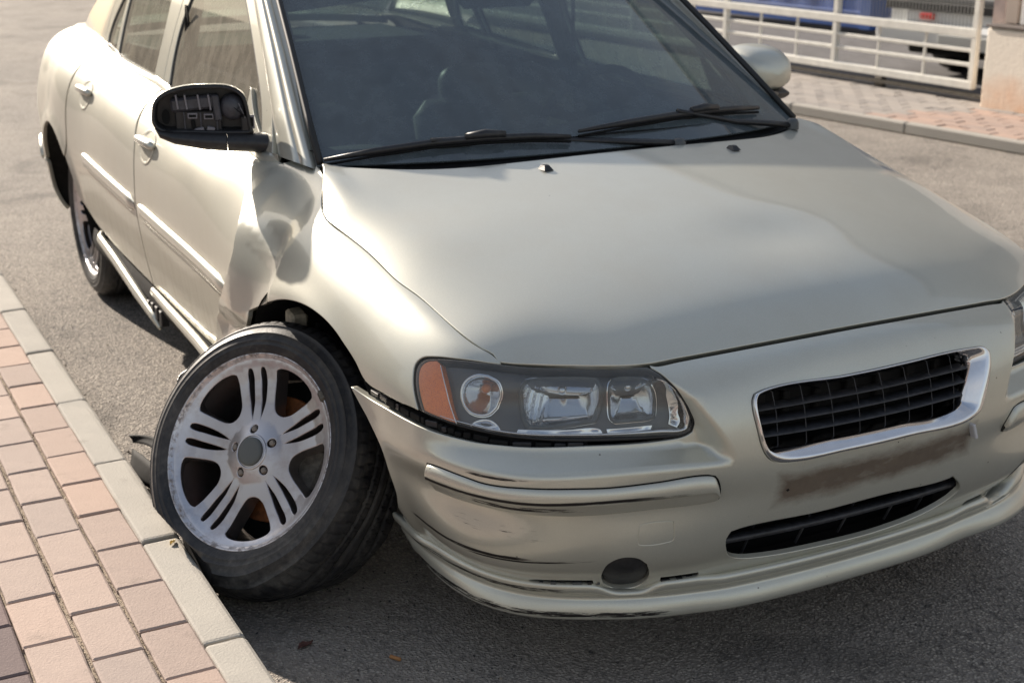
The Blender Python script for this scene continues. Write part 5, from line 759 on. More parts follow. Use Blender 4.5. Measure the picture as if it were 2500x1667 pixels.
# ---- spoiler lip under the bumper
lu=np.linspace(4.50,UC,120);LP=[]
prof=[(.095,-.016,.004),(.094,.002,.004),(.0925,.0065,.003),(.0895,.010,.002),(.085,.0118,.001),(.079,.0122,0),(.0735,.0112,0),(.0695,.0078,0),(.064,.0045,0),(.052,.0025,0),(.038,.0025,0),(.0315,.0040,0),(.0275,.0090,0),(.0235,.0145,0),(.018,.0185,0),(.010,.0205,0),(.003,.0210,-.001),(.0,.0195,-.005),(.0,.014,-.009),(.0,.004,-.0115),(.006,-.02,-.010)]
for u in lu:
    row=[]
    end=sst(np.array([(u-4.50)/.10]))[0]
    fogd=.022*math.exp(-((u-5.265)/.066)**4)+.004*float(sst(np.array([(u-5.44)/.06]))[0])
    for v,o,dz in prof:
        if v>.05:v=max(.044+.02*(v-.05),v*.76-fogd*(v-.04)/.05)
        o=o*.60
        vv=np.array([max(v,0.)]);uu=np.array([max(u,4.52)]);p=WB(uu,vv)[0].copy();n=normals(WB,np.array([[uu[0],max(v,.002)]]),SR)[0].copy();n[2]*=.2;n/=np.linalg.norm(n)
        mid=sst(np.array([(u-5.42)/.10]))[0]
        oo=o+.004*mid+.005;oo*=(.35+.65*end)
        p=p+n*oo;p[2]+=dz+.012*(1-end)*(.1-v)*8;row.append(p)
    LP.append(row)
LP=np.array(LP);LM=LP[::-1][1:]*np.array([1,-1,1]);k_=sst((LM[...,1]-.30)/.32)*(np.linspace(0,1,LM.shape[1])**.6)[None,:];LM[...,0]+=.050*k_;LM[...,1]+=.022*k_;LP=np.concatenate([LP,LM])
lip=grid_mesh('spoiler_lip',LP,M['lip'],car)
so=lip.modifiers.new('s','SOLIDIFY');so.thickness=.003;so.offset=-1
# torn clips seen in the gap above the lip
rr_=random.Random(4)
u=5.05
while u<5.44:
    L_=rr_.uniform(.004,.020);u+=rr_.uniform(.006,.020)+L_/2
    if 5.195<u<5.335:u=5.336;continue
    if u>5.435:break
    p=WB(np.array([u]),np.array([.0795]))[0];q=WB(np.array([u+.01]),np.array([.0795]))[0];d=(q-p)/np.linalg.norm(q-p);n=np.array([d[1],-d[0],0]);
    if n[0]<0:n=-n
    R=Matrix(((d[0],n[0],0,p[0]),(d[1],n[1],0,p[1]),(0,0,1,p[2]),(0,0,0,1)))
    MB().box((-L_/2,-.014,-.004),(L_/2,rr_.uniform(-.001,.004),rr_.uniform(-.001,.0035)),R,.0006).build('broken_clip',M['plas_grey'] if rr_.random()<.35 else M['black'],lip)
    u+=L_/2
# ---- grille
def loft(name,rings,mat,parent,closed=True):
    P=np.array(rings);return grid_mesh(name,P,mat,parent,closed_u=False,closed_v=closed)
go=smooth_poly([tuple(p) for p in T['grille']],.012);gi=smooth_poly([tuple(p) for p in T['grille_in']],.012)
def resamp(P,n,start):
    Q=np.vstack([P,P[:1]]);s=np.concatenate([[0],np.cumsum(np.linalg.norm(np.diff(Q,axis=0),axis=1))]);k=np.argmin(np.linalg.norm(P-start,axis=1));t=(np.linspace(0,1,n,endpoint=False)*s[-1]+s[k])%s[-1]
    return np.stack([np.interp(t,s,Q[:,0]),np.interp(t,s,Q[:,1])],1)
if area(go)<0:go=go[::-1]
if area(gi)<0:gi=gi[::-1]
go2=resamp(offset(go,.0015),220,go[0]);gi2=[]
cc=gi.mean(0)
ang=lambda P:np.unwrap(np.arctan2((P[:,1]-cc[1])*2.2,P[:,0]-cc[0]))
gq=np.vstack([gi,gi[:1]]);ag=ang(gq);ao=ang(np.vstack([go2,go2[:1]]))[:-1]
def at_angle(a):
    a=(a-ag[0])%(2*math.pi)+ag[0];return np.array([np.interp(a,ag,gq[:,0]),np.interp(a,ag,gq[:,1])])
gi2=np.array([at_angle(a) for a in ao])
rings=[]
for k,(f,h) in enumerate(((0,-.012),(0,.001),(.06,.0065),(.20,.009),(.36,.0085),(.48,.005),(.70,-.004),(.92,-.012),(1.0,-.016),(1.02,-.050))):
    q=go2*(1-f)+gi2*f;N=normals(WB,q,SR);P=WB(q[:,0],q[:,1])+N*h;rings.append(P)
gr=loft('grille',rings,M['chrome'],car)
# mesh of slats (straight bars between the sides of the opening)
Mgr=simple('grille_plastic',(.030,.031,.036),.45,noise=.5,bump=.1,scale=50)
def gpt(v,du_left,du_right,depth):
    pts=[]
    for t in np.linspace(0,1,26):
        u=du_left+(du_right-du_left)*t;q=np.array([[u,v]]);p=WB(q[:,0],q[:,1])[0]+normals(WB,q,SR)[0]*depth;pts.append(p)
    return np.array(pts)
for v in(.498,.468,.438):
    P=gpt(v,5.53,6.072,-.020);B=gpt(v,5.53,6.072,-.046);B[:,2]+=.012
    rows=[]
    for a,b_ in zip(P,B):
        up=np.array([0,0,1.]);rows.append([a+up*.0015,a+np.array([.0015,0,0]),a-up*.0015,b_-up*.0015,b_+up*.0015])
    grid_mesh('slat',np.array(rows),Mgr,gr,closed_v=True)
for u in np.linspace(5.575,6.03,8):
    q=[WB(np.array([u]),np.array([v]))[0] for v in(.395,.44,.48,.535)];m_=MB()
    for a,b_ in zip(q[:-1],q[1:]):m_.tube([a+np.array([-.026,0,0]),b_+np.array([-.026,0,0])],[.0009,.0009],6)
    m_.build('stay',Mgr,gr)
pb=MB();pb.box((.70,-.33,.50),(.80,.33,.70),None,.01);pb.build('radiator_panel',M['dull'],gr)
rng=np.random.default_rng(5)
for k in range(7):
    y=-.26+.08*k;MB().box((.80,y,.55+rng.uniform(0,.05)),(.815,y+rng.uniform(.015,.04),.62+rng.uniform(0,.03)),None,.003).build('bracket',M['well'],gr)
# lower intake
lv=MB().box((.62,-.40,.20),(.72,.36,.43),None,.01).build('intake_panel',M['dull'],bumper)
for v,dp in((.160,-.022),):
    P=gpt(v,5.475,6.11,dp);rows=[[a+np.array([0,0,.007]),a+np.array([.006,0,.004]),a+np.array([.006,0,-.004]),a-np.array([0,0,.007]),a-np.array([.03,0,.004]),a+np.array([-.03,0,.004])] for a in P]
    grid_mesh('intake_bar',np.array(rows),Mgr,bumper,closed_v=True)
for u in(5.57,5.71,5.82,5.95,6.05):
    a=WB(np.array([u]),np.array([.095]))[0]-[.035,0,0];b_=WB(np.array([u]),np.array([.22]))[0]-[.045,0,0];MB().tube([a,b_],[.003,.003],6).build('intake_stay',Mgr,bumper)
# ---- headlights
def lamp(side):
    S=WB;f=(lambda L:[tuple(p) for p in L]) if side>0 else mirU
    h=empty('headlight',None,None);h.parent=car
    if side>0:h['label']='cloudy headlight beside the crumpled fender'
    O=f(T['headlight']);I=f(T['hl_lens'])
    housing=panel('housing',S,O,M['dull'],h,step=.02,bstep=.01,gap=-.001,thick=.02,sgn=SR,height=lambda q:np.full(len(q),-.075))
    # gasket between lamp and body
    oo=smooth_poly(O,.012);ii=smooth_poly(I,.012)
    if area(oo)<0:oo=oo[::-1]
    if area(ii)<0:ii=ii[::-1]
    o2=resamp(offset(oo,.001),200,oo[0]);c0=ii.mean(0)
    an=lambda P:np.unwrap(np.arctan2((P[:,1]-c0[1])*2.4,P[:,0]-c0[0]))
    iq=np.vstack([ii,ii[:1]]);ai=an(iq);ao=an(np.vstack([o2,o2[:1]]))[:-1]
    i2=[]
    for a in ao:
        a=(a-ai[0])%(2*math.pi)+ai[0];i2.append([np.interp(a,ai,iq[:,0]),np.interp(a,ai,iq[:,1])])
    i2=np.array(i2);R=[]
    for fr,hh in((0,-.07),(0,-.004),(.35,-.002),(.8,-.004),(1,-.010),(1,-.02)):
        q=o2*(1-fr)+i2*fr;R.append(S(q[:,0],q[:,1])+normals(S,q,SR)*hh)
    loft('gasket',R,M['rubber_seal'],h)
    # bright rim along the foot and the inner end of the lens
    base=[tuple(p) for p in T['hl_lens'][12:26]];base=base if side>0 else mirU(base)
    pl=smooth_poly(base,.008,60,closed=False);tg=np.gradient(pl,axis=0);tg/=np.linalg.norm(tg,axis=1,keepdims=True);nr=np.stack([-tg[:,1],tg[:,0]],1)
    if ((np.mean(I,0)-pl[len(pl)//2])@nr[len(pl)//2])<0:nr=-nr
    m_=len(pl);wd=np.interp(np.arange(m_)/m_,[0,.12,.30,.42,1],[.002,.006,.0105,.0055,.0035]);R=[]
    for fr,hh in((0,-.012),(0,-.0085),(.3,-.0055),(.7,-.0055),(1,-.010),(1,-.02)):
        q=pl+nr*(.0015+wd*fr)[:,None];R.append(S(q[:,0],q[:,1])+normals(S,q,SR)*hh)
    grid_mesh('lens_rim',np.array(R),M['chrome'],h)
    dl=f([T['hl_amber'][k] for k in(4,5,6,7)]);dl=smooth_poly(dl,.008,60,closed=False);P_=S(dl[:,0],dl[:,1])-normals(S,dl,SR)*.004
    MB().tube([tuple(p) for p in P_],[.0011]*len(P_),6).build('divider',M['bulbmetal'],h,smooth=True)
    for nm,key in(('lower_lamp','hlx1'),('lower_reflector','hlx2'),('lower_reflector','hlx3'),('end_reflector','hlx4')):
        L=f([tuple(p) for p in T[key]]);pg=smooth_poly(L,.006,60)
        panel(nm,S,L,M['bulbmetal'],h,step=.007,bstep=.006,thick=.004,bev=.001,sgn=SR,height=lambda q,pg=pg:-.016-.020*sst(bdist(q,pg)*np.where(inside(q,pg),1,0)/.022),corner=60)
    panel('lens',S,I,M['lens'],h,step=.018,bstep=.01,gap=.001,thick=.006,bev=.002,sgn=SR,height=lambda q:np.full(len(q),.0015))
    am=f(T['hl_amber']);panel('side_marker',S,am,M['amber'],h,step=.012,bstep=.008,gap=.0015,thick=.03,sgn=SR,height=lambda q:np.full(len(q),-.006))
    # dark bezel with openings
    def px(L):return f([tuple(p) for p in L])
    c1=T['hlc1'];c2=T['hlc2'];c3=T['hlc3']
    bez=[tuple(np.array(p)*.94+np.array([*np.mean(I,0)])*.06) for p in I]
    cut_u=max(p[0] for p in T['hl_amber']) if side>0 else min(p[0] for p in am)
    panel('bezel',S,bez,simple('bezel_dark',(.050,.052,.060),.35,coat=.3) if 'bezel_dark' not in bpy.data.materials else bpy.data.materials['bezel_dark'],h,holes=[px(c1),px(c2),px(c3)],step=.014,bstep=.007,thick=.045,bev=.002,sgn=SR,height=lambda q:np.full(len(q),-.022))
    for nm,cc_,dep,glass in(('indicator_reflector',c1,.048,1),('main_reflector',c2,.060,1),('dipped_reflector',c3,.055,1)):
        L=px(cc_);pg=smooth_poly(L,.006)
        k0=np.mean(pg,0);mx=np.max(np.linalg.norm(pg-k0,axis=1))
        def bowl(q,pg=pg,dep=dep,k0=k0,mx=mx,nm=nm):
            d=bdist(q,pg)*np.where(inside(q,pg),1,0);base=-.020-dep*np.sqrt(np.clip(d/(.55*mx),0,1))
            if nm=='main_reflector':base+=.0016*np.sin((q[:,0]-k0[0])*420)*sst(d/.01)*(sst((k0[0]-.01-q[:,0])/.03)+.5*sst((q[:,1]-k0[1]-.02)/.02)*sst((q[:,0]-k0[0])/.03))
            return base
        o=panel(nm,S,L,M['bulbmetal'],h,step=.006,bstep=.006,thick=.004,sgn=SR,height=bowl)
        R=[]
        pr=resamp(pg if area(pg)>0 else pg[::-1],90,pg[0])
        for fr,hh in((-.05,-.024),(-.05,-.016),(0,-.013),(.05,-.016),(.06,-.024)):
            q=pr+(k0-pr)*fr;R.append(S(q[:,0],q[:,1])+normals(S,q,SR)*hh)
        loft('ring',R,M['plas_grey'] if nm!='indicator_reflector' else M['bulbmetal'],h)
        panel('inner_glass',S,L,M['lampglass'],h,step=.015,bstep=.008,thick=.002,bev=.001,sgn=SR,height=lambda q:np.full(len(q),-.014))
        q=np.array([k0]);p=S(q[:,0],q[:,1])[0];nn=normals(S,q,SR)[0]
        MB().tube([p-nn*.072,p-nn*.045,p-nn*.040],[.009,.009,.004],12).build('bulb',M['amber'] if nm=='indicator_reflector' else M['chrome'],h,smooth=True)
    return h
lamp(1);lamp(-1)
# ---- torn clip strip between right fender and bumper
b0=np.array([T['b_top'][i] for i in range(0,12)])
f0=np.array([(4.621,.474),(4.697,.474),(4.811,.476),(4.875,.470),(4.938,.462),(5.014,.453),(5.087,.449),(5.156,.445)])
cu=np.linspace(4.60,5.20,60);lo=np.interp(cu,b0[:,0],b0[:,1])-.012;hi=np.interp(cu,f0[:,0],f0[:,1])+.015
rows=[]
for a,l,h_ in zip(cu,lo,hi):
    q=np.array([[a,l],[a,(l+h_)/2],[a,h_]]);P=WB(q[:,0],q[:,1])-normals(WB,q,SR)*np.array([[.016],[.020],[.024]]);rows.append(P)
cs=grid_mesh('clip_strip',np.array(rows),M['dull'],car)
rr_=random.Random(9);u=4.625
while u<5.17:
    L_=rr_.choice([.010,.014,.022,.030,.036]);u+=L_/2
    l=np.interp(u,b0[:,0],b0[:,1]);h_=np.interp(u,f0[:,0],f0[:,1]);v=(l+h_)/2-.003
    p=WB(np.array([u]),np.array([v]))[0];q=WB(np.array([u+.01]),np.array([v]))[0];d=(q-p)/np.linalg.norm(q-p);n=np.array([-d[1],d[0],0])*-1
    if n@(p-np.array([0,0,p[2]]))<0:n=-n
    n/=np.linalg.norm(n)
    R=Matrix(((d[0],n[0],0,p[0]),(d[1],n[1],0,p[1]),(0,0,1,p[2]),(0,0,0,1)))@Matrix.Rotation(rr_.uniform(-.1,.1),4,'Y')
    MB().box((-L_/2,-.022,-.008),(L_/2,-.006+rr_.uniform(-.004,.001),rr_.uniform(.000,.006)),R,.0014).build('clip',M['dull'] if rr_.random()<.5 else M['black'],cs)
    u+=L_/2+rr_.uniform(.002,.012)
# ---- doors, quarter panels, sills (both sides)
def usx(x,v=.45):
    uu=np.linspace(float(US[4]),4.2,900);P=W(uu,np.full(900,v));return float(np.interp(x,P[:,0],uu))
def uz(x,z,Sf=W):
    u=usx(x);vv=np.linspace(0,VT,300);P=Sf(np.full(300,u),vv);v=float(np.interp(z,P[:,2],vv));u=usx(x,v);P=Sf(np.full(300,u),vv);v=float(np.interp(z,P[:,2],vv));return (usx(x,v),v)
def XZ(L):return [uz(x,z) for x,z in L]
def belt(x):return .918-.037*(x+.6) if x>-2.4 else .985+.03*(-2.4-x)
archR=[(-2.715+.375*math.cos(a),.325+.375*math.sin(a)) for a in np.linspace(-.02,math.pi+.15,16)]
for side in(1,-1):
    S=WR if side>0 else WL;sg=SR if side>0 else SL
    fd=[(-.46,1.2),(-.452,.86),(-.45,.70),(-.475,.50),(-.54,.37),(-.80,.362),(-1.42,.375),(-1.432,.55),(-1.435,.70),(-1.45,.80),(-1.50,.88),(-1.545,1.2),(-1.2,1.2),(-.8,1.2)]
    rd=[(-1.56,1.2),(-1.515,.88),(-1.462,.80),(-1.445,.70),(-1.442,.55),(-1.43,.375),(-2.02,.40),(-2.20,.42)]+[(-2.715+.392*math.cos(a),.325+.392*math.sin(a)) for a in(.42,.62,.82)]+[(-2.43,.66),(-2.42,.80),(-2.41,.90),(-2.37,1.2),(-2.0,1.2)]
    d1=panel('front_door',S if side<0 else W,XZ(fd),M['side'],car,step=.022,bstep=.012,gap=.002,thick=.014,bev=.002,sgn=sg if side<0 else SR,corner=35)
    d2=panel('rear_door',S if side<0 else W,XZ(rd),M['side'],car,step=.022,bstep=.012,gap=.002,thick=.014,bev=.002,sgn=sg if side<0 else SR,corner=35)
    SS=W if side>0 else WL;sg=SR if side>0 else SL
    qp=[(-2.385,1.2),(-2.425,.90),(-2.435,.80),(-2.445,.66)]+[(-2.715+np.interp(a,[1.4,2.6],[.382,.348])*math.cos(a),.325+np.interp(a,[1.4,2.6],[.382,.348])*math.sin(a)) for a in np.linspace(.84,math.pi-.55,9)]+[(-3.15,.56),(-3.36,.60),(-3.40,.70),(-3.42,.85),(-3.44,.96)]
    qz=XZ(qp)+[(float(usx(-3.30,.5)),VT),(float(usx(-3.0)),VT),(float(usx(-2.6)),VT)]
    panel('quarter_panel',SS,qz,M['side'],car,step=.03,bstep=.015,gap=.002,thick=.014,sgn=sg,corner=45)
    rb=[(.02,.03),(.02,.30),(.30,.30),(.62,.30),(.80,.31)]+[uz(-3.36,.595),uz(-3.15,.555)]+[uz(-2.715+.346*math.cos(a),.325+.346*math.sin(a)) for a in(math.pi-.50,math.pi-.2,math.pi)]+[(float(usx(-3.06)),.03),(float(usx(-3.2)),.02)]
    panel('rear_bumper',SS,rb,M['paint'],car,step=.04,bstep=.02,gap=.002,thick=.014,sgn=sg,corner=45)
    # bumper ledge strip seen at the far corner
    L=[uz(-3.40,.56),uz(-3.2,.525),uz(-3.09,.505)];P=SS(np.array([p[0] for p in L]),np.array([p[1] for p in L]));yy=-1 if side>0 else 1
    MB().tube([tuple(p+np.array([0,yy*.008,0])) for p in P],[.012,.016,.010],10).build('bumper_ledge',M['paint'],car,smooth=True)
    # side rub strips on the doors
    for d,(xa,xb,name) in ((d1,(-.50,-1.415,'door_strip')),(d2,(-1.455,-2.20,'door_strip'))):
        rows=[];xs=np.linspace(xa,xb,40)
        for i,x in enumerate(xs):
            zc=.600-.031*(x+.57);e=min(1,(i+.3)/2.5,(39.3-i)/2.5);row=[]
            for dz,h_ in((.026,-.002),(.025,.005),(.019,.012),(.004,.0125),(-.012,.0095),(-.023,.006),(-.026,-.002)):
                q=np.array([uz(x,zc+dz*(.4+.6*e))]);p=SS(q[:,0],q[:,1])[0]+normals(SS,q,sg)[0]*h_*e;row.append(p)
            rows.append(row)
        grid_mesh(name,np.array(rows),M['paint'],d)
    # handles: recess cup and grip
    for d,(hx,hz) in ((d1,(-1.34,.825)),(d2,(-2.20,.868))):
        ell=[(hx+.078*math.cos(a),hz+.048*math.sin(a)) for a in np.linspace(0,2*math.pi,15)[:-1]]
        el=XZ(ell);pg=smooth_poly(el,.008)
        cup=panel('handle_cup',SS,el,M['side'],d,step=.009,bstep=.008,thick=.003,bev=.0012,sgn=sg,height=lambda q,pg=pg:.0022-.020*sst(bdist(q,pg)*np.where(inside(q,pg),1,0)/.03)*np.exp(-((q[:,0]-pg[:,0].mean()-.01)/.05)**2))
        P=[]
        for t in np.linspace(-.088,.088,9):
            q=np.array([uz(hx+t,hz+.012)]);P.append(SS(q[:,0],q[:,1])[0]+normals(SS,q,sg)[0]*(.014*math.cos(t/.088*1.25)+.004))
        MB().tube([tuple(p) for p in P],[.008]+[.013]*7+[.008],12,flat=1.0).build('handle',M['paint'],d,smooth=True)
    # sill
    yy=-1 if side>0 else 1
    P=[]
    for x in np.linspace(-.56,-2.30,36):
        P.append([(x,yy*y,z) for y,z in((.862,.372),(.868,.352),(.872,.33),(.866,.30),(.845,.265),(.80,.225),(.72,.205))])
    grid_mesh('sill',np.array(P),M['well'] if side>0 else M['paint'],car)
    if side>0:
        for nm,pts,r in(('sill_cover',[(-.50,-.905,.345),(-.62,-.898,.338),(-.9,-.886,.344),(-1.2,-.882,.352),(-1.40,-.880,.362)],[.011,.015,.014,.013,.010]),('loose_sill_cover',[(-2.17,-.862,.378),(-2.12,-.880,.370),(-1.9,-.880,.345),(-1.62,-.878,.298),(-1.44,-.872,.262),(-1.40,-.868,.238)],[.009,.014,.015,.015,.012,.005])):
            P=[Vector(p) for p in pts];Q=[];Rr=[]
            for i in range(len(P)-1):
                for k in range(6):t=k/6;Q.append(P[i].lerp(P[i+1],t));Rr.append(r[i]+(r[i+1]-r[i])*t)
            Q.append(P[-1]);Rr.append(r[-1]);MB().tube(Q,Rr,16,flat=1.35).build(nm,M['paint'],car,smooth=True,label='sill cover hanging loose' if 'loose' in nm else None)
        for k in range(9):
            x=-1.36-.05*k;MB().box((x-.014,-.875,.255+.012*k*.5),(x+.012,-.85,.30+.01*random.random()),None,.003).build('clip',M['black'],car)
    # front door / fender inner edge darkness handled by inner shell
# ---- wheel wells
_bu=np.linspace(float(US[4]),5.0,420);_bv=np.linspace(0,VT,60);_BP=W(_bu[:,None]+0*_bv,_bv+0*_bu[:,None]).reshape(-1,3)
def body_y(x,z):
    k=np.argmin((_BP[:,0]-x)**2+(_BP[:,2]-max(z,.2))**2);return -_BP[k,1]
def well(cx,yy,z0,R,width,a0=-.12,a1=math.pi+.12):
    b=MB();n=40
    V=[];F=[]
    for i in range(n+1):
        a=a0+(a1-a0)*i/n;x=cx+R*math.cos(a);z=z0+R*math.sin(a);yo=body_y(x,z)-.012
        for k,w_ in enumerate((0,.33,.66,1)):V.append((x,yy*(yo-w_*(yo-.885+width)),z))
    for i in range(n):
        for k in range(3):F.append((i*4+k,i*4+k+1,(i+1)*4+k+1,(i+1)*4+k))
    c=len(V);V.append((cx,yy*(.885-width),z0))
    for i in range(n):F.append((i*4+3,c,(i+1)*4+3))
    b.add(V,F);return b.build('wheel_well',M['well'],car,smooth=False)
well(.03,-1,.335,.40,.33);well(0,1,.335,.385,.33);well(-2.715,-1,.33,.362,.33);well(-2.715,1,.33,.362,.33)
MB().box((-3.3,-.56,.20),(.62,.56,.30),None,.03).build('floor_pan',M['well'],car)
# suspension bits behind the collapsed wheel
MB().tube([(-.02,-.62,.62),(-.03,-.70,.40),(-.03,-.80,.30)],[.030,.030,.022],14).build('strut',M['dirtymetal'],car,smooth=True)
MB().lathe([(.03,0),(.075,.0),(.078,.006),(.05,.012)]*1,24,Matrix.Translation((-.025,-.66,.53))@Matrix.Rotation(.2,4,'X')).build('spring_seat',M['dirtymetal'],car,smooth=True)
mbx=MB()
for k in range(60):
    a=k*.6;mbx.V.append((-.02+.06*math.cos(a),-.635+.06*math.sin(a)-.0008*k,.64-.0028*k))
pts=mbx.V;MB().tube(pts,[.0065]*60,8).build('coil_spring',M['dull'],car,smooth=True)
MB().tube([(-.16,-.84,.545),(-.19,-.80,.48),(-.17,-.70,.40)],[.013,.018,.012],10).build('control_arm',M['dirtymetal'],car,smooth=True)
MB().tube([(-.13,-.80,.60),(-.12,-.81,.52),(-.06,-.80,.49)],[.009,.009,.009],8).build('brake_hose',M['dull'],car,smooth=True)
MB().box((-.27,-.86,.50),(-.215,-.82,.60),Matrix.Rotation(.12,4,'Y'),.006).build('splash_shield_tab',simple('bare_tab',(.42,.36,.27),.6,noise=.4,scale=40),car)
# ---- wheels
def rim_z(r):return np.interp(r,[0,.03,.046,.075,.12,.17,.20,.214,.222],[-.010,-.012,-.016,-.026,-.030,-.024,-.014,-.007,-.005])
def make_wheel(detail=1,flat=False):
    """face looks along local +z"""
    h=bpy.data.objects.new('wheel',None);h.empty_display_size=.1;link(h,car)
    R=.228
    def Sx(x,y):r=np.hypot(x,y);return np.stack([x,y,rim_z(r)],-1)
    holes=[]
    for k in range(5):
        a0=math.radians(90-36+72*k)
        poly=[(.100,.0),(.103,.014),(.116,.029),(.130,.0385),(.143,.0455),(.160,.0545),(.176,.0625),(.183,.0645),(.190,.060),(.197,.047),(.2025,.028),(.2050,0)]
        poly=[(x,y) for x,y in poly]+[(x,-y) for x,y in poly[-2:0:-1]]
        holes.append([(x*math.cos(a0)-y*math.sin(a0),x*math.sin(a0)+y*math.cos(a0)) for x,y in poly])
        a1=math.radians(90+72*k)
        for s in(1,-1):
            sl=[(.074,.0105),(.10,.0088),(.13,.0080),(.16,.0082),(.190,.0086),(.1975,.0112),(.1998,.0175),(.1978,.0240),(.190,.0275),(.165,.0282),(.14,.0264),(.115,.0225),(.090,.0165)]
            holes.append([(x*math.cos(a1)-s*y*math.sin(a1),x*math.sin(a1)+s*y*math.cos(a1)) for x,y in sl])
        a2=math.radians(90+72*k);holes.append([(.0545*math.cos(a2)+.0128*math.cos(t),.0545*math.sin(a2)+.0128*math.sin(t)) for t in np.linspace(0,2*math.pi,13)[:-1]])
    outer=[(.2165*math.cos(t),.2165*math.sin(t)) for t in np.linspace(0,2*math.pi,61)[:-1]]
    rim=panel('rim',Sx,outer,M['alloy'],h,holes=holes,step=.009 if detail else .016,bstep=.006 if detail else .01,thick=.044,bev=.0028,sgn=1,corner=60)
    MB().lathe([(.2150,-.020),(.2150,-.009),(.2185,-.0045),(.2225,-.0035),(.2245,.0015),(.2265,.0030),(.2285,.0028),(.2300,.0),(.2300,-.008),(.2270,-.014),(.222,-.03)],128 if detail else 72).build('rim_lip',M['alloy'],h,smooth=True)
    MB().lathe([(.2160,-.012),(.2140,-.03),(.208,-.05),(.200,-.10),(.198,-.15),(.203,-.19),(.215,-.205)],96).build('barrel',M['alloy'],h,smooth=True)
    MB().lathe([(0,-.004),(.012,-.0042),(.026,-.0050),(.0315,-.0062),(.0335,-.0085),(.0338,-.016)],48).build('hub_cap',M['grey_cap'],h,smooth=True)
    MB().lathe([(.036,-.022),(.0362,-.013),(.038,-.0115),(.0405,-.0118),(.042,-.0150)],48).build('hub_ring',M['alloy'],h,smooth=True)
    for k in range(5):
        a=math.radians(90+72*k);LM=Matrix.Translation((.0545*math.cos(a),.0545*math.sin(a),0))
        MB().lathe([(0,-.018),(.0058,-.0182),(.0078,-.0205),(.0085,-.0215),(.0088,-.045)],6 if 0 else 12,LM).build('lug_nut',simple('lug_metal',(.20,.17,.145),.45,.8) if 'lug_metal' not in bpy.data.materials else bpy.data.materials['lug_metal'],h,smooth=False)
        MB().lathe([(0,-.047),(.014,-.047)],12,LM).build('lug_pocket',M['dull'],h)
    disc=MB().lathe([(0,-.070),(.068,-.070),(.072,-.074),(.074,-.098),(.146,-.098),(.148,-.1),(.148,-.122),(.075,-.124)],64).build('brake_disc',M['rust'],h,smooth=False)
    autosmooth(disc)
    MB().box((-.075,.060,-.135),(.075,.165,-.070),Matrix.Rotation(math.radians(-115),4,'Z'),.014).build('brake_caliper',M['dirtymetal'],h)
    MB().lathe([(.0,-.145),(.16,-.145),(.196,-.165)],40).build('dust_shield',M['well'],h)
    # tyre
    n=720 if detail else 180
    prof=[(.2220,-.012),(.2255,-.0005),(.2300,.0045),(.2365,.0085),(.2440,.0110),(.2452,.0122),(.2470,.0122),(.2482,.0112),(.2560,.0125),(.2568,.0133),(.2580,.0133),(.2588,.0126),(.2660,.0128),(.2735,.0116),(.2742,.0124),(.2752,.0122),(.2758,.0112),(.2760,.0110),(.2860,.0070),(.2940,.0015),(.2945,.0020),(.2965,.0010),(.2970,-.0005),(.3025,-.0080),(.3075,-.0150),(.3110,-.0235),(.3130,-.0330)]
    k1=len(prof);tread=[]
    for z in(-.0400,-.0470,-.0500,-.0508,-.0560,-.0568,-.0640,-.0740,-.0800,-.0808,-.0880,-.0888,-.0980,-.1060,-.1120,-.1128,-.1200,-.1208,-.1300,-.1390,-.1450,-.1458,-.1510,-.1518,-.1600,-.1680):
        g=-.0065 if any(a<=-z<=b_ for a,b_ in((.0505,.0563),(.0805,.0885),(.1125,.1205),(.1455,.1515))) else 0
        tread.append((.3160-.10*(abs(-z-.101)/.07)**2*.03+g,z))
    prof+=tread+[(.3130,-.1760),(.3090,-.1850),(.3020,-.1950),(.2900,-.2060),(.2700,-.2120),(.2450,-.2090),(.2250,-.2020),(.2200,-.1900)]
    A=np.array(prof);th=np.linspace(0,2*math.pi,n,endpoint=False)
    r=np.repeat(A[None,:,0],n,0);z=np.repeat(A[None,:,1],n,0)
    # sipes: radial cuts in shoulder blocks and slanted ones in the ribs
    zz=-z;ph=(th[:,None]*72/(2*math.pi)+np.where(zz<.05,-(zz-.03)*14,0)+np.where((zz>.05)&(zz<.15),(zz-.10)*28,0)+np.where(zz>.15,(zz-.17)*14,0))%1
    cut=(ph<.16)&(((zz>.009)&(zz<.0505))|((zz>.057)&(zz<.080))|((zz>.1205)&(zz<.145))|((zz>.152)&(zz<.186)))
    r=r-np.where(cut,.0052,0)
    r+=.0004*np.sin(th[:,None]*2+1)
    P=np.stack([r*np.cos(th)[:,None],r*np.sin(th)[:,None],z],-1)
    return h,P,rim
def place(h,loc,nrm,roll,P,squash,name='tyre',mat=None):
    nv=Vector(nrm).normalized();x=Vector((0,0,1)).cross(nv).normalized();y=nv.cross(x)
    R=Matrix((x,y,nv)).transposed()@Matrix.Rotation(roll,3,'Z');Mx=Matrix.Translation(loc)@R.to_4x4();h.matrix_basis=Mx
    Rn=np.array(R);Wd=P@Rn.T+np.array(loc)
    Wd=squash(Wd,P,Rn);Pl=(Wd-np.array(loc))@Rn
    t=grid_mesh('tyre',Pl,M['tyre'],h,closed_u=True)
    return t
def squash_std(Wd,P,Rn):
    d=np.maximum(.004-Wd[...,2],0);Wd[...,2]=np.maximum(Wd[...,2],.004);Wd[...,1]+=np.sign(Wd[...,1]-np.sign(Wd[...,1])*.80)*d*.4;return Wd
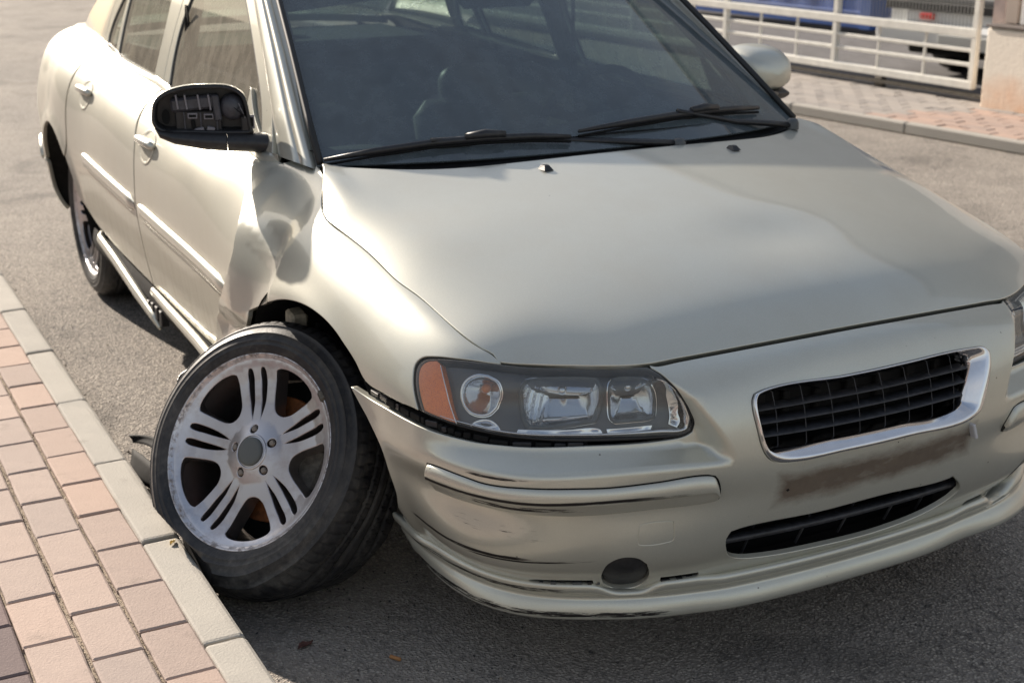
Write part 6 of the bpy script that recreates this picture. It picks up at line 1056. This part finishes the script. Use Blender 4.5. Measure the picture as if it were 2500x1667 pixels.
def squash_flat(Wd,P,Rn):
    # burst tyre: sidewall sags outwards low down and the tread folds onto the road
    r=np.hypot(P[...,0],P[...,1]);low=sst((.30-Wd[...,2])/.30);out=sst((r-.226)/.07)
    ax=Rn[:,2]
    side_=np.clip(-P[...,0]*0-((P@Rn.T)@np.array([.75,.44,0])/.87)/.316,0,1)               # towards the kerb
    sh_=(.055*side_**1.5+.035*np.clip(-(P@Rn.T)[...,2]/.27,0,1)**2)*sst((r-.236)/.05)
    Wd=np.array(Wd)-(P*np.array([1,1,0]))@Rn.T*sh_[...,None]
    Wd=Wd-np.array([0,0,1])*(.036*low*out)[...,None]
    bul=.018*np.exp(-((r-.272)/.022)**2)*low*sst((P[...,2]+.02)/.02)
    Wd=Wd+ax*bul[...,None]
    # dents on the tread on the bumper side
    th=np.arctan2(P[...,1],P[...,0])
    w_=out*low*(.010*np.sin(th*5+P[...,2]*30)+.006*np.sin(th*11+2+P[...,2]*55))
    Wd=Wd+ax*w_[...,None]*sst((-P[...,2]-.02)/.05)[...,None]+np.array([.0,.0,1])*(.5*w_)[...,None]
    d=np.maximum(.004-Wd[...,2],0);Wd[...,2]=np.where(Wd[...,2]<.004,.004+.0*d,Wd[...,2])
    hd=np.array([.44,-.75,0.])/.87
    Wd=Wd+hd*(d*.16)[...,None]*(np.where(P[...,2]>-.02,1,.2))[...,None]
    inn=sst((-P[...,2]-.08)/.12)*low*out;Wd=Wd-ax*(np.array([1,1,0]))*(.085*inn)[...,None]
    # keep out of the kerb stone
    lim=-1.147-np.maximum(0,Wd[...,2]-.128)*.9;Wd[...,1]=np.maximum(Wd[...,1],lim)
    return Wd
h,P,rim=make_wheel(1);h['label']='burst front wheel splayed outward against the kerb';h.name='wheel'
place(h,(-.030,-1.021,.357),(.440,-.747,.499),math.radians(16.5),P,squash_flat)
# bent rim flange lump and caked dirt
MB().box((-.011,-.016,-.008),(.011,.016,.007),Matrix.Translation((.1995,.1090,.0))@Matrix.Rotation(.5,4,'Z'),.006).build('bent_lip',M['dirtymetal'],h)
h2,P2,_=make_wheel(0);place(h2,(-2.715,-.803,.316),(0,-1,0),math.radians(18),P2,squash_std)
def wheel_copy(src,loc,nrm,roll):
    c=src.copy();COL.objects.link(c);c.parent=car
    nv=Vector(nrm).normalized();x=Vector((0,0,1)).cross(nv).normalized();y=nv.cross(x);R=Matrix((x,y,nv)).transposed()@Matrix.Rotation(roll,3,'Z');c.matrix_basis=Matrix.Translation(loc)@R.to_4x4()
    for ch in src.children:
        d=ch.copy();COL.objects.link(d);d.parent=c
        for g in ch.children:e=g.copy();COL.objects.link(e);e.parent=d
    return c
wheel_copy(h2,(-2.715,.803,.319),(0,1,0),.4);wheel_copy(h2,(0,.803,.319),(0,1,0),.9)
# torn liner flaps sticking out behind the burst wheel
def flap(c4,seed):
    A0,A1,B1,B0=[np.array(q) for q in c4];P=np.array([[(A0*(1-t)+B0*t)*(1-u)+(A1*(1-t)+B1*t)*u+np.array([0,.010*math.sin(5*t+seed+2*u),.010*math.sin(7*t+seed)]) for u in np.linspace(0,1,5)] for t in np.linspace(0,1,20)])
    o=grid_mesh('torn_liner_and_sun_block',P,M['well'],car);so=o.modifiers.new('s','SOLIDIFY');so.thickness=.005
flap(((-.905,-1.097,.098),(-.880,-1.100,.080),(-.30,-1.02,.20),(-.30,-1.02,.23)),0)
flap(((-.860,-1.108,.062),(-.800,-1.118,.012),(-.26,-1.02,.10),(-.28,-1.01,.17)),2)
P=np.array([[(-.56+.05*math.sin(6*t)+.02*k,-.868-.19*t+.012*math.sin(9*t+k),.012+.10*k+.03*math.sin(5*t)*(k>0)) for k in range(5)] for t in np.linspace(0,1,16)])
o=grid_mesh('torn_liner_and_sun_block',P,M['black'],car);so=o.modifiers.new('s','SOLIDIFY');so.thickness=.004  # added sheet, unseen behind the wheel, keeps low sun off the road
# ---- upper body
def yg(x,z):return .768-.30*(z-.93)-.16*(z-.93)**2-.06*np.maximum(0,-x-2.0)**1.6
def GS(x,z):return np.stack([x,-yg(x,z),z],-1)
def GSL(x,z):return np.stack([x,yg(x,z),z],-1)
fw=[(-.60,.950),(-.665,1.03),(-.81,1.138),(-.93,1.215),(-1.06,1.29),(-1.15,1.335),(-1.32,1.362),(-1.505,1.362),(-1.53,1.25),(-1.553,1.145),(-1.540,1.048),(-1.512,.962),(-1.2,.957),(-.9,.952)]
rw=[(-1.695,.966),(-1.713,1.144),(-1.735,1.25),(-1.735,1.358),(-2.0,1.345),(-2.20,1.315),(-2.258,1.20),(-2.248,1.10),(-2.222,.995),(-1.95,.979)]
qw=[(-2.262,.999),(-2.292,1.10),(-2.300,1.20),(-2.32,1.235),(-2.38,1.17),(-2.44,1.095),(-2.458,1.04),(-2.444,1.008),(-2.35,1.001)]
for side in(1,-1):
    S=GS if side>0 else GSL
    # door frames and body side round the glass
    of=[(-.505,.925),(-.56,1.003),(-.712,1.127),(-.923,1.277),(-1.02,1.335),(-1.16,1.385),(-1.40,1.405),(-1.60,1.40),(-1.60,1.25),(-1.598,1.10),(-1.58,.955),(-1.2,.938),(-.8,.925)]
    orr=[(-1.585,.955),(-1.604,1.10),(-1.606,1.25),(-1.606,1.40),(-1.9,1.392),(-2.2,1.358),(-2.42,1.27),(-2.50,1.13),(-2.50,1.02),(-2.40,.99),(-2.0,.965)]
    panel('front_window_frame',S,of,M['paint'],car,holes=[fw],step=.03,bstep=.012,gap=.001,thick=.02,sgn=1 if side>0 else -1,corner=35)
    panel('rear_window_frame',S,orr,M['paint'],car,holes=[rw,qw],step=.03,bstep=.012,gap=.001,thick=.02,sgn=1 if side>0 else -1,corner=35)
    for nm,q in(('front_side_window',fw),('rear_side_window',rw),('quarter_window',qw)):
        panel(nm,S,q,M['tint'],car,step=.05,bstep=.015,gap=.003,thick=.003,bev=.0005,sgn=1 if side>0 else -1,height=lambda q:np.full(len(q),-.006),corner=35)
    for q in(fw,rw,qw):
        pg=smooth_poly(q,.015,35);
        if area(pg)<0:pg=pg[::-1]
        R=[]
        for d_,hh in((-.002,-.01),(-.001,-.0025),(.004,-.002),(.009,-.003),(.010,-.009)):
            k=offset(pg,d_);R.append(S(k[:,0],k[:,1])+normals(S,k,1 if side>0 else -1)*hh)
        loft('window_seal',R,M['rubber_seal'],car)
    # C pillar filling down to the deck
    cp=[(-2.49,.99),(-2.505,1.02),(-2.505,1.13),(-2.425,1.275),(-2.22,1.362),(-2.45,1.365),(-2.60,1.29),(-2.80,1.18),(-3.0,1.075),(-3.06,1.03),(-2.9,1.0),(-2.7,.985)]
    panel('rear_pillar',S,cp,M['paint'],car,step=.04,bstep=.02,gap=.0,thick=.02,sgn=1 if side>0 else -1,corner=40)
    sy=-1 if side>0 else 1
    # belt closing strip between door top and glass
    P=[]
    for x in np.linspace(-.47,-2.5,50):
        q=W(np.array([usx(x,VT)]),np.array([VT]))[0];yb=-q[1];zb=q[2]
        if x<-2.3:pass
        P.append([(x,sy*(yb-.0),zb-.004),(x,sy*(yb-.006),zb+.010),(x,sy*(yg(x,zb+.02)+.001),zb+.020),(x,sy*(yg(x,zb)-.012),zb-.02)])
    grid_mesh('belt_moulding',np.array(P),M['paint'],car)
    # A pillar with its trim strip and black glass edge
    base=[(-.315,.735,.930),(-.45,.712,1.02),(-.66,.672,1.16),(-.855,.636,1.283),(-1.02,.606,1.375),(-1.09,.588,1.398)]
    outer=[(-.50,.757,.930),(-.575,.742,1.003),(-.725,.705,1.127),(-.936,.655,1.277),(-1.035,.634,1.338),(-1.17,.615,1.388)]
    rows=[]
    for t in np.linspace(0,5,40):
        i=min(int(t),4);f=t-i;a=np.array(base[i])*(1-f)+np.array(base[i+1])*f;b_=np.array(outer[i])*(1-f)+np.array(outer[i+1])*f
        nrm=np.array([.30,.86,.42]);row=[]
        for s_,hh in((-.06,-.030),(-.04,-.004),(0,.006),(.10,.010),(.22,.011),(.235,.006),(.245,.006),(.26,.011),(.45,.012),(.70,.010),(.9,.005),(.985,-.004),(1.0,-.02)):
            p=a*(1-s_)+b_*s_+nrm*hh;row.append((p[0],sy*p[1],p[2]))
        rows.append(row)
    grid_mesh('front_pillar',np.array(rows),M['paint'],car)
    MB().tube([(p[0]+.012,sy*(p[1]-.018),p[2]+.012) for p in base],[.009]*6,8).build('windscreen_seal',M['rubber_seal'],car,smooth=True)
# windscreen
def WS(s,t):
    """s: -1..1 across, t: 0 bottom .. 1 top"""
    yb=.735+(.588-.735)*t;y=s*yb
    x=(-.090+(-.93+.090)*t)-(.225+(.14-.225)*t)*np.abs(s)**2.3
    z=(.955+(1.408-.955)*t)-(.020+.010*t)*s*s+.012*np.sin(math.pi*t)*(1-.5*s*s)
    return np.stack([x,y,z],-1)
wp=[(-.985,.0),(-.985,.5),(-.98,.99),(0,1.0),(.98,.99),(.985,.5),(.985,.0),(.5,.0),(0,0),(-.5,.0)]
panel('windscreen',WS,wp,M['wind'],car,step=.05,bstep=.03,thick=.004,bev=.0005,sgn=1,corner=50)
# black printed border of the glass
bo=wp;bi=[(-.955,.09),(-.952,.5),(-.945,.93),(0,.95),(.945,.93),(.952,.5),(.955,.09),(.90,.055),(.5,.045),(0,.042),(-.5,.045),(-.90,.055)]
panel('glass_border',WS,bo,M['rubber_seal'],car,holes=[bi],step=.03,bstep=.02,thick=.001,bev=.0003,sgn=1,height=lambda q:np.full(len(q),-.0052),corner=50)
panel('shade_band',WS,[(-.955,.70),(-.5,.735),(0,.745),(.5,.735),(.955,.70),(.945,.93),(0,.95),(-.945,.93)],M['shade'],car,step=.05,bstep=.03,thick=.0005,bev=.0002,sgn=1,height=lambda q:np.full(len(q),-.0060),corner=50)
panel('roof',lambda x,y:np.stack([x,y,1.402+.030*np.sin(np.clip((-.95-x)/1.45,0,1)*math.pi)**.8-.030*(y/.60)**2-.03*np.clip((-2.0-x)/.5,0,1)**2],-1),[(-.93,0),(-.95,.25),(-1.00,.45),(-1.07,.575),(-1.3,.60),(-1.8,.61),(-2.3,.59),(-2.40,.56),(-2.43,.3),(-2.44,0),(-2.43,-.3),(-2.40,-.56),(-2.3,-.59),(-1.8,-.61),(-1.3,-.60),(-1.07,-.575),(-1.0,-.45),(-.95,-.25)],M['paint'],car,step=.06,bstep=.04,thick=.03,sgn=1)
for sy in(-1,1):
    MB().tube([(-1.02,sy*.60,1.378),(-1.2,sy*.615,1.393),(-1.6,sy*.625,1.398),(-2.0,sy*.617,1.39),(-2.25,sy*.60,1.365),(-2.45,sy*.575,1.335)],[.028]*6,10).build('roof_rail',M['paint'],car,smooth=True)
def RWf(s,t):
    yb=.56+.06*t;return np.stack([-2.42-.64*t-.03*(1-s*s)*t,s*yb,1.365-.335*t-.02*s*s],-1)
panel('rear_window',RWf,[(-1,0),(-1,1),(1,1),(1,0)],M['tint'],car,step=.08,bstep=.05,thick=.004,sgn=-1)
panel('boot_lid',lambda x,y:np.stack([x,y,1.035-.012*(x+3.05)*0-.06*np.clip((-3.30-x)/.33,0,1)**2-.035*(y/.66)**2+.0*x],-1),[(-3.04,-.64),(-3.04,.64),(-3.35,.62),(-3.55,.52),(-3.63,.0),(-3.55,-.52),(-3.35,-.62)],M['paint'],car,step=.06,bstep=.04,thick=.03,sgn=1)
# rear shoulders joining quarter panel and deck
for sy in(-1,1):
    P=[]
    for x in np.linspace(-2.45,-3.44,30):
        q=W(np.array([usx(x,VT)]),np.array([VT]))[0]
        P.append([(q[0],sy*(-q[1]),q[2]-.003),(q[0],sy*(-q[1]-.03),q[2]+.012),(q[0],sy*.60,max(q[2]+.016,1.0 if x>-3.3 else .985))])
    grid_mesh('rear_shoulder',np.array(P),M['paint'],car)
# cowl under the wipers
def CWL(y,t):
    a=np.abs(y);xr=-.052-.30*(a/.76)**2.4;xg=-.125-.27*(a/.76)**2.2
    zr=np.interp(a,[0,.3,.55,.70,.76],[.938,.934,.925,.918,.915]);zg=np.interp(a,[0,.76],[.972,.950])
    return np.stack([xr*(1-t)+xg*t,y,zr*(1-t)+zg*t-.010*np.sin(t*math.pi)],-1)
panel('cowl',CWL,[(-.73,-.25),(0,-.25),(.73,-.25),(.73,1.1),(0,1.1),(-.73,1.1)],M['black'],car,step=.03,bstep=.025,thick=.01,sgn=-1)
# wipers
def wiper(name,pts,arm,lab=None):
    wz=empty(name);wz.parent=car
    P=[Vector(p) for p in pts];n=len(P)
    MB().tube([p+Vector((0,0,.006)) for p in P],[.004]+[.008]*(n-2)+[.005],10,flat=1.1).build('blade',M['black'],wz,smooth=True)
    MB().tube([p-Vector((0,0,.006)) for p in P],[.0035]*n,6).build('rubber_edge',M['dull'],wz)
    mid=P[n//2];t=(P[n//2+1]-P[n//2-1]).normalized()
    MB().tube([mid-t*.05+Vector((0,0,.012)),mid+Vector((0,0,.016)),mid+t*.05+Vector((0,0,.012))],[.009,.012,.009],10).build('holder',M['black'],wz,smooth=True)
    A=[Vector(a) for a in arm];MB().tube(A,[.012,.012,.010,.009,.008][:len(A)],10,flat=.7).build('arm',M['black'],wz,smooth=True)
    return wz
def on_ws(y,t,h=.012):
    s=y/(.735-.147*t);p=WS(np.array([s]),np.array([t]))[0];return (p[0]+h*.45,p[1],p[2]+h*.9)
wiper('passenger_wiper',[on_ws(-.712,-.004),on_ws(-.60,.024),on_ws(-.47,.046),on_ws(-.34,.052),on_ws(-.22,.046),on_ws(-.13,.032)],[(-.060,.16,.955),(-.095,.05,.962),(-.135,-.12,.975),(-.19,-.34,.990),on_ws(-.47,.050,.024)])
wiper('driver_wiper',[on_ws(-.10,.050),on_ws(.05,.066),on_ws(.20,.078),on_ws(.32,.080),on_ws(.44,.074),on_ws(.55,.062)],[(-.17,.60,.950),(-.185,.52,.960),(-.185,.42,.972),(-.19,.34,.99),on_ws(.22,.085,.026)])
for y in(.155,.605):MB().lathe([(.0,.018),(.012,.017),(.017,.008),(.018,-.01)],16,Matrix.Translation((-.060 if y<.3 else -.17,y,.950))).build('wiper_pivot',M['plas_grey'],car,smooth=True)
# washer jets on the hood
for y in(-.272,.272):
    z=float(HS_(np.array([.012]),np.array([y]))[0,2]);V=[(-.014,-.015,0),(.016,-.012,0),(.016,.012,0),(-.014,.015,0),(-.010,-.008,.010),(.004,-.006,.0105),(.004,.006,.0105),(-.010,.008,.010)]
    MB().add([(a+.012,b_+y,c_+z) for a,b_,c_ in V],[(0,1,5,4),(1,2,6,5),(2,3,7,6),(3,0,4,7),(4,5,6,7)]).build('washer_jet',M['black'],hood)
# ---- mirrors
def mirror(side):
    sy=-1 if side>0 else 1
    h=empty('door_mirror');h.parent=car;h['label']='door mirror with its glass and cover torn off' if side>0 else 'silver door mirror'
    # shell: superellipse rings, opening looks backwards (-x), outboard is +u ; broken one is seen from the front
    def ring(x,cy,cz,a,b_,n=48,ex=2.6,dz=0):
        R=[]
        for k in range(n):
            t=2*math.pi*k/n;c,s=math.cos(t),math.sin(t)
            R.append((x,sy*(cy+a*math.copysign(abs(c)**(2/ex),c)),cz+b_*math.copysign(abs(s)**(2/ex),s)+dz*c))
        return R
    return h,ring,sy
# left one, whole
h,ring,sy=mirror(-1)
P=np.array([ring(-.735,.868,1.035,.092,.066),ring(-.70,.868,1.033,.096,.070),ring(-.65,.867,1.030,.093,.066),ring(-.61,.866,1.026,.079,.056),ring(-.588,.872,1.022,.058,.040),ring(-.578,.870,1.02,.026,.018),ring(-.576,.870,1.02,.001,.001)])
P[...,0]+=-.0*P[...,1]
grid_mesh('shell',P,M['paint'],h,closed_v=True)
grid_mesh('mirror_glass',np.array([ring(-.722,.880,1.035,.092,.064),ring(-.722,.880,1.035,.001,.001)]),M['chrome'],h,closed_v=True)
P=np.array([ring(-.74,.872,.965,.092,.018,ex=2.2),ring(-.66,.872,.957,.095,.022,ex=2.2),ring(-.60,.868,.958,.07,.016,ex=2.2),ring(-.585,.865,.962,.02,.008,ex=2.2)])
grid_mesh('lower_cover',P,M['black'],h,closed_v=True)
MB().tube([(-.66,.86,.965),(-.63,.80,.945),(-.60,.765,.94)],[.03,.032,.03],14,flat=.7).build('arm',M['black'],h,smooth=True)
# right one, glass and cover gone: open frame seen from the front
h,ring,sy=mirror(1)
def fr(u,w,d):
    """u outboard, w up, d forward: frame of the broken mirror"""
    o=np.array([-.635,-.905,1.030]);ex=np.array([-.30,-.95,.02]);ex/=np.linalg.norm(ex);ez=np.array([0,0,1.]);ey=np.cross(ex,ez);ey=ey if ey[0]>0 else -ey
    return tuple(o+ex*u+ez*w+ey*d)
outl=[(.118,-.030),(.120,.0),(.112,.030),(.085,.052),(.040,.066),(-.02,.070),(-.075,.066),(-.105,.048),(-.117,.012),(-.122,-.03),(-.128,-.052),(-.05,-.052),(.05,-.049),(.095,-.047)]
pg=smooth_poly(outl,.008,60)
if area(pg)<0:pg=pg[::-1]
def rg(off,d):k=offset(pg,off);return [fr(a,b_,d) for a,b_ in k]
grid_mesh('shell',np.array([rg(.012,-.05),rg(.004,-.045),rg(.0,-.02),rg(-.001,.012),rg(.001,.017),rg(.005,.018),rg(.008,.014),rg(.009,-.02),rg(.012,-.034)]),M['black'],h,closed_v=True)
k=offset(pg,-.0012);tp=[(a,b_) for a,b_ in k if b_>.004]
# painted sliver left on the top edge
tp=sorted(tp,key=lambda q:math.atan2(q[1]+.02,q[0]))
grid_mesh('cover_edge',np.array([[fr(a,b_+.000,-.018) for a,b_ in tp],[fr(a*1.004,b_+.0022,.006) for a,b_ in tp],[fr(a*1.002,b_+.0015,.015) for a,b_ in tp]]),M['paint'],h)
# back plate and the torn works inside
V=[fr(a,b_,-.030) for a,b_ in offset(pg,.008)];mesh('back_plate',V,[tuple(range(len(V)))],M['black'],h,smooth=False)
def ibox(nm,u0,u1,w0,w1,d0,d1,mat,rot=0,bev=.002):
    o=np.array(fr(0,0,0));X=np.array(fr(1,0,0))-o;Z=np.array(fr(0,1,0))-o;Y=np.array(fr(0,0,1))-o
    Mx=Matrix([[X[i],Y[i],Z[i],o[i]] for i in range(3)]+[[0,0,0,1]])
    c=Matrix.Translation(((u0+u1)/2,(d0+d1)/2,(w0+w1)/2))@Matrix.Rotation(rot,4,'Y')
    return MB().box((-(u1-u0)/2,-(d1-d0)/2,-(w1-w0)/2),((u1-u0)/2,(d1-d0)/2,(w1-w0)/2),Mx@c,bev).build(nm,mat,h)
mg=simple('works_grey',(.050,.050,.060),.45,noise=.3,scale=80);ml=simple('works_light',(.20,.19,.21),.4)
ibox('bracket',-.045,.075,.006,.040,-.03,.004,mg,.10,.006);ibox('bracket',-.048,-.030,-.02,.045,-.03,.009,mg,.1,.003)
for k,u in enumerate((.058,.036,.004,-.022)):ibox('rib',u-.0022,u+.0022,.010-.001*k,.046,-.01,.0085,ml,.12,.0008)
ibox('motor_plate',-.050,.065,-.046,.004,-.03,-.004,M['black'],0,.003)
for u,w in((.022,-.008),(-.018,-.010)):
    ibox('window_frame',u-.012,u+.012,w-.007,w+.007,-.008,.002,ml,0,.001);ibox('window_gap',u-.009,u+.009,w-.0035,w+.0035,.0005,.003,M['dull'],0,.0006)
ibox('post',.0,.004,-.046,.0,-.01,.004,mg,0,.001);ibox('post',-.040,-.036,-.046,.006,-.01,.004,mg,0,.001);ibox('latch',.016,.026,-.040,-.018,-.01,.005,M['dull'],.1,.002)
ibox('post',.040,.044,-.045,.002,-.01,.003,mg,.04,.001);ibox('tab',-.005,.02,-.047,-.038,-.01,.007,ml,.2,.002);ibox('tab',-.032,-.012,-.047,-.036,-.01,.006,ml,-.2,.002)
P=[fr(.088+.010*math.cos(t),-.012+.019*math.sin(t),-.012) for t in np.linspace(0,2*math.pi,24)[:-1]];mesh('hole',P,[tuple(range(23))],M['dull'],h)
P=np.array([[fr(-.078+r_*math.cos(t),.012+r_*1.05*math.sin(t),d) for t in np.linspace(0,2*math.pi,24,endpoint=False)] for r_,d in((.033,-.02),(.030,.0),(.020,.011),(.008,.015),(.0005,.0155))]);grid_mesh('motor',P,mg,h,closed_v=True)
for k in range(3):
    a=k*2.1+.3;MB().tube([fr(-.085+.012*math.cos(a),.018+.01*math.sin(a),.012),fr(-.10,.0+.01*k,.020),fr(-.112+.004*k,-.01,.012),fr(-.105,-.035,.004)],[.0012]*4,6).build('wire',ml if k==1 else M['dull'],h)
ibox('terminal_block',-.118,-.098,-.048,-.008,-.012,.012,M['black'],0,.003);ibox('socket_frame',-.131,-.117,-.040,-.006,-.006,.010,ml,0,.001);ibox('socket_gap',-.128,-.120,-.035,-.011,.0,.0112,M['dull'],0,.0006)
# lower shell and arm to the door
def sec(u,w,hw,hd,d=0.0,n=24):
    return [fr(u,w+hw*math.sin(t),d+hd*math.cos(t)) for t in np.linspace(0,2*math.pi,n,endpoint=False)]
P=np.array([sec(.116,-.036,.004,.012),sec(.105,-.050,.012,.028),sec(.07,-.060,.018,.038),sec(.0,-.068,.024,.042),sec(-.06,-.072,.026,.042)])
grid_mesh('lower_shell',P,M['black'],h,closed_v=True)
P=np.array([sec(-.0612,-.072,.0255,.0415),sec(-.12,-.075,.025,.038),sec(-.165,-.079,.026,.034,.004),sec(-.195,-.086,.033,.030,.012),sec(-.212,-.094,.038,.024,.020),sec(-.222,-.100,.040,.020,.028)])
grid_mesh('arm',P,M['black'],h,closed_v=True)
# triangular sail panel in the corner of the window
for side in(1,-1):
    S=GS if side>0 else GSL
    panel('mirror_sail',S,[(-.772,1.062),(-.700,1.005),(-.560,.940),(-.585,.936),(-.70,.938),(-.735,.944),(-.752,.975)],M['paint'] if side>0 else M['black'],car,step=.02,bstep=.01,thick=.012,sgn=1 if side>0 else -1,height=lambda q:np.full(len(q),.004),corner=35)
# ---- cabin
cab=car
def ib(nm,lo,hi,mat,bev=.03,rot=None):return MB().box(lo,hi,rot,bev).build(nm,mat,cab)
P=[]
for y in np.linspace(-.70,.70,40):
    a=abs(y);hump=.035*math.exp(-((y-.38)/.16)**2)
    P.append([(-.14-.25*(a/.74)**2.2,y,.930),(-.30-.2*(a/.74)**2.2,y,.925),(-.47-.1*(a/.74)**2,y,.918+hump*.3),(-.60,y,.915+hump),(-.68,y,.905+hump),(-.735,y,.880+hump),(-.75,y,.80),(-.72,y,.55)])
grid_mesh('dashboard',np.array(P),M['interior'],cab)
sw=empty('steering_wheel');sw.parent=cab;SM=Matrix.Translation((-.86,.385,.875))@Matrix.Rotation(math.radians(-66),4,'Y')
MB().lathe([(.185+.014*math.cos(t),.014*math.sin(t)) for t in np.linspace(0,2*math.pi,13)],56,SM).build('rim',M['interior'],sw,smooth=True)
MB().lathe([(0,.012),(.05,.010),(.07,-.01),(.07,-.04)],32,SM).build('hub',M['interior'],sw,smooth=True)
for a in(0,1.9,-1.9):MB().box((.05,-.018,-.012),(.18,.018,.004),SM@Matrix.Rotation(a+math.pi,4,'Z'),.004).build('spoke',M['interior'],sw)
def seat(y,x0,wd=.50,hr=True,hz=0,grp=None):
    s=empty('front_seat' if hr else 'rear_seat');s.parent=cab
    def cushion(nm,lo,hi,rot,b_=.06):return autosmooth(MB().box(lo,hi,Matrix.Translation((x0,y,.48))@rot,b_).build(nm,M['seat'],s),60)
    cushion('seat_base',(-.25,-wd/2,-.20),(.28,wd/2,.0),Matrix.Identity(4));R=Matrix.Rotation(math.radians(-20),4,'Y')
    cushion('backrest',(-.32,-wd/2,.0),(-.19,wd/2,.50),R,.055)
    P=np.array([[(R@Vector((-.255+dx,math.copysign(abs(math.cos(t))**.6,math.cos(t))*.135*f,.60+hz+math.copysign(abs(math.sin(t))**.6,math.sin(t))*.085*f))) for t in np.linspace(0,2*math.pi,32,endpoint=False)] for dx,f in((-.05,.001),(-.05,.6),(-.035,.93),(0,1),(.035,.95),(.052,.75),(.056,.001))])
    P=np.array([[tuple(q) for q in r_] for r_ in P])+np.array([x0,y,.48]);grid_mesh('headrest',P,M['seat'],s,closed_v=True)
    for k in(-.05,.05):MB().tube([tuple(Vector((x0,y,.48))+R@Vector((-.255,k,.46))),tuple(Vector((x0,y,.48))+R@Vector((-.255,k,.60)))],[.006,.006],8).build('headrest_post',M['chrome'],s,smooth=True)
seat(.34,-1.16,.50,True,-.07);seat(-.36,-1.24,.50,True,-.03);seat(0,-2.15,1.24,False,-.05)
ib('cabin_floor',(-2.5,-.70,.30),(-.6,.70,.36),M['interior']);ib('tunnel',(-1.9,-.11,.36),(-.70,.11,.58),M['interior'],.04)
for sy in(-1,1):
    P=[[(x,sy*.735,.40),(x,sy*.74,.70),(x,sy*.735,.88),(x,sy*.70,.925)] for x in np.linspace(-.55,-2.4,20)];grid_mesh('door_trim',np.array(P),M['interior'],cab)
    MB().tube([(-1.56,sy*.70,.95),(-1.57,sy*.66,1.10),(-1.57,sy*.60,1.34)],[.035,.032,.03],10,flat=.6).build('centre_pillar_trim',M['headlining'],cab,smooth=True)
    MB().tube([(-1.50,sy*.685,1.22),(-1.50,sy*.69,.98),(-1.47,sy*.70,.75)],[.018,.018,.018],6,flat=.15).build('seat_belt',M['dull'],cab)
panel('headliner',lambda x,y:np.stack([x,y,1.372+.026*np.sin(np.clip((-.95-x)/1.45,0,1)*math.pi)-.03*(y/.60)**2],-1),[(-1.0,-.50),(-1.0,.50),(-2.38,.53),(-2.38,-.53)],M['headlining'],cab,step=.12,bstep=.08,thick=.004,sgn=-1)
ib('bulkhead',(-2.66,-.70,.30),(-2.60,.70,.94),M['interior'],.01);ib('parcel_shelf',(-3.0,-.6,.93),(-2.45,.6,.98),M['interior'],.02)
rv=MB().box((-.012,-.125,-.035),(.03,.125,.035),Matrix.Translation((-.80,.02,1.275))@Matrix.Rotation(.25,4,'Y'),.02).build('rear_view_mirror',M['black'],cab);autosmooth(rv)
# white crash tab hanging right of the number plate area
q=np.array([[6.062,.352]]);p=WB(q[:,0],q[:,1])[0]
MB().box((-.003,-.004,-.022),(.014,.004,.014),Matrix.Translation(tuple(p))@Matrix.Rotation(.35,4,'X'),.002).build('torn_tab',simple('white_tab',(.5,.5,.52),.5),bumper)
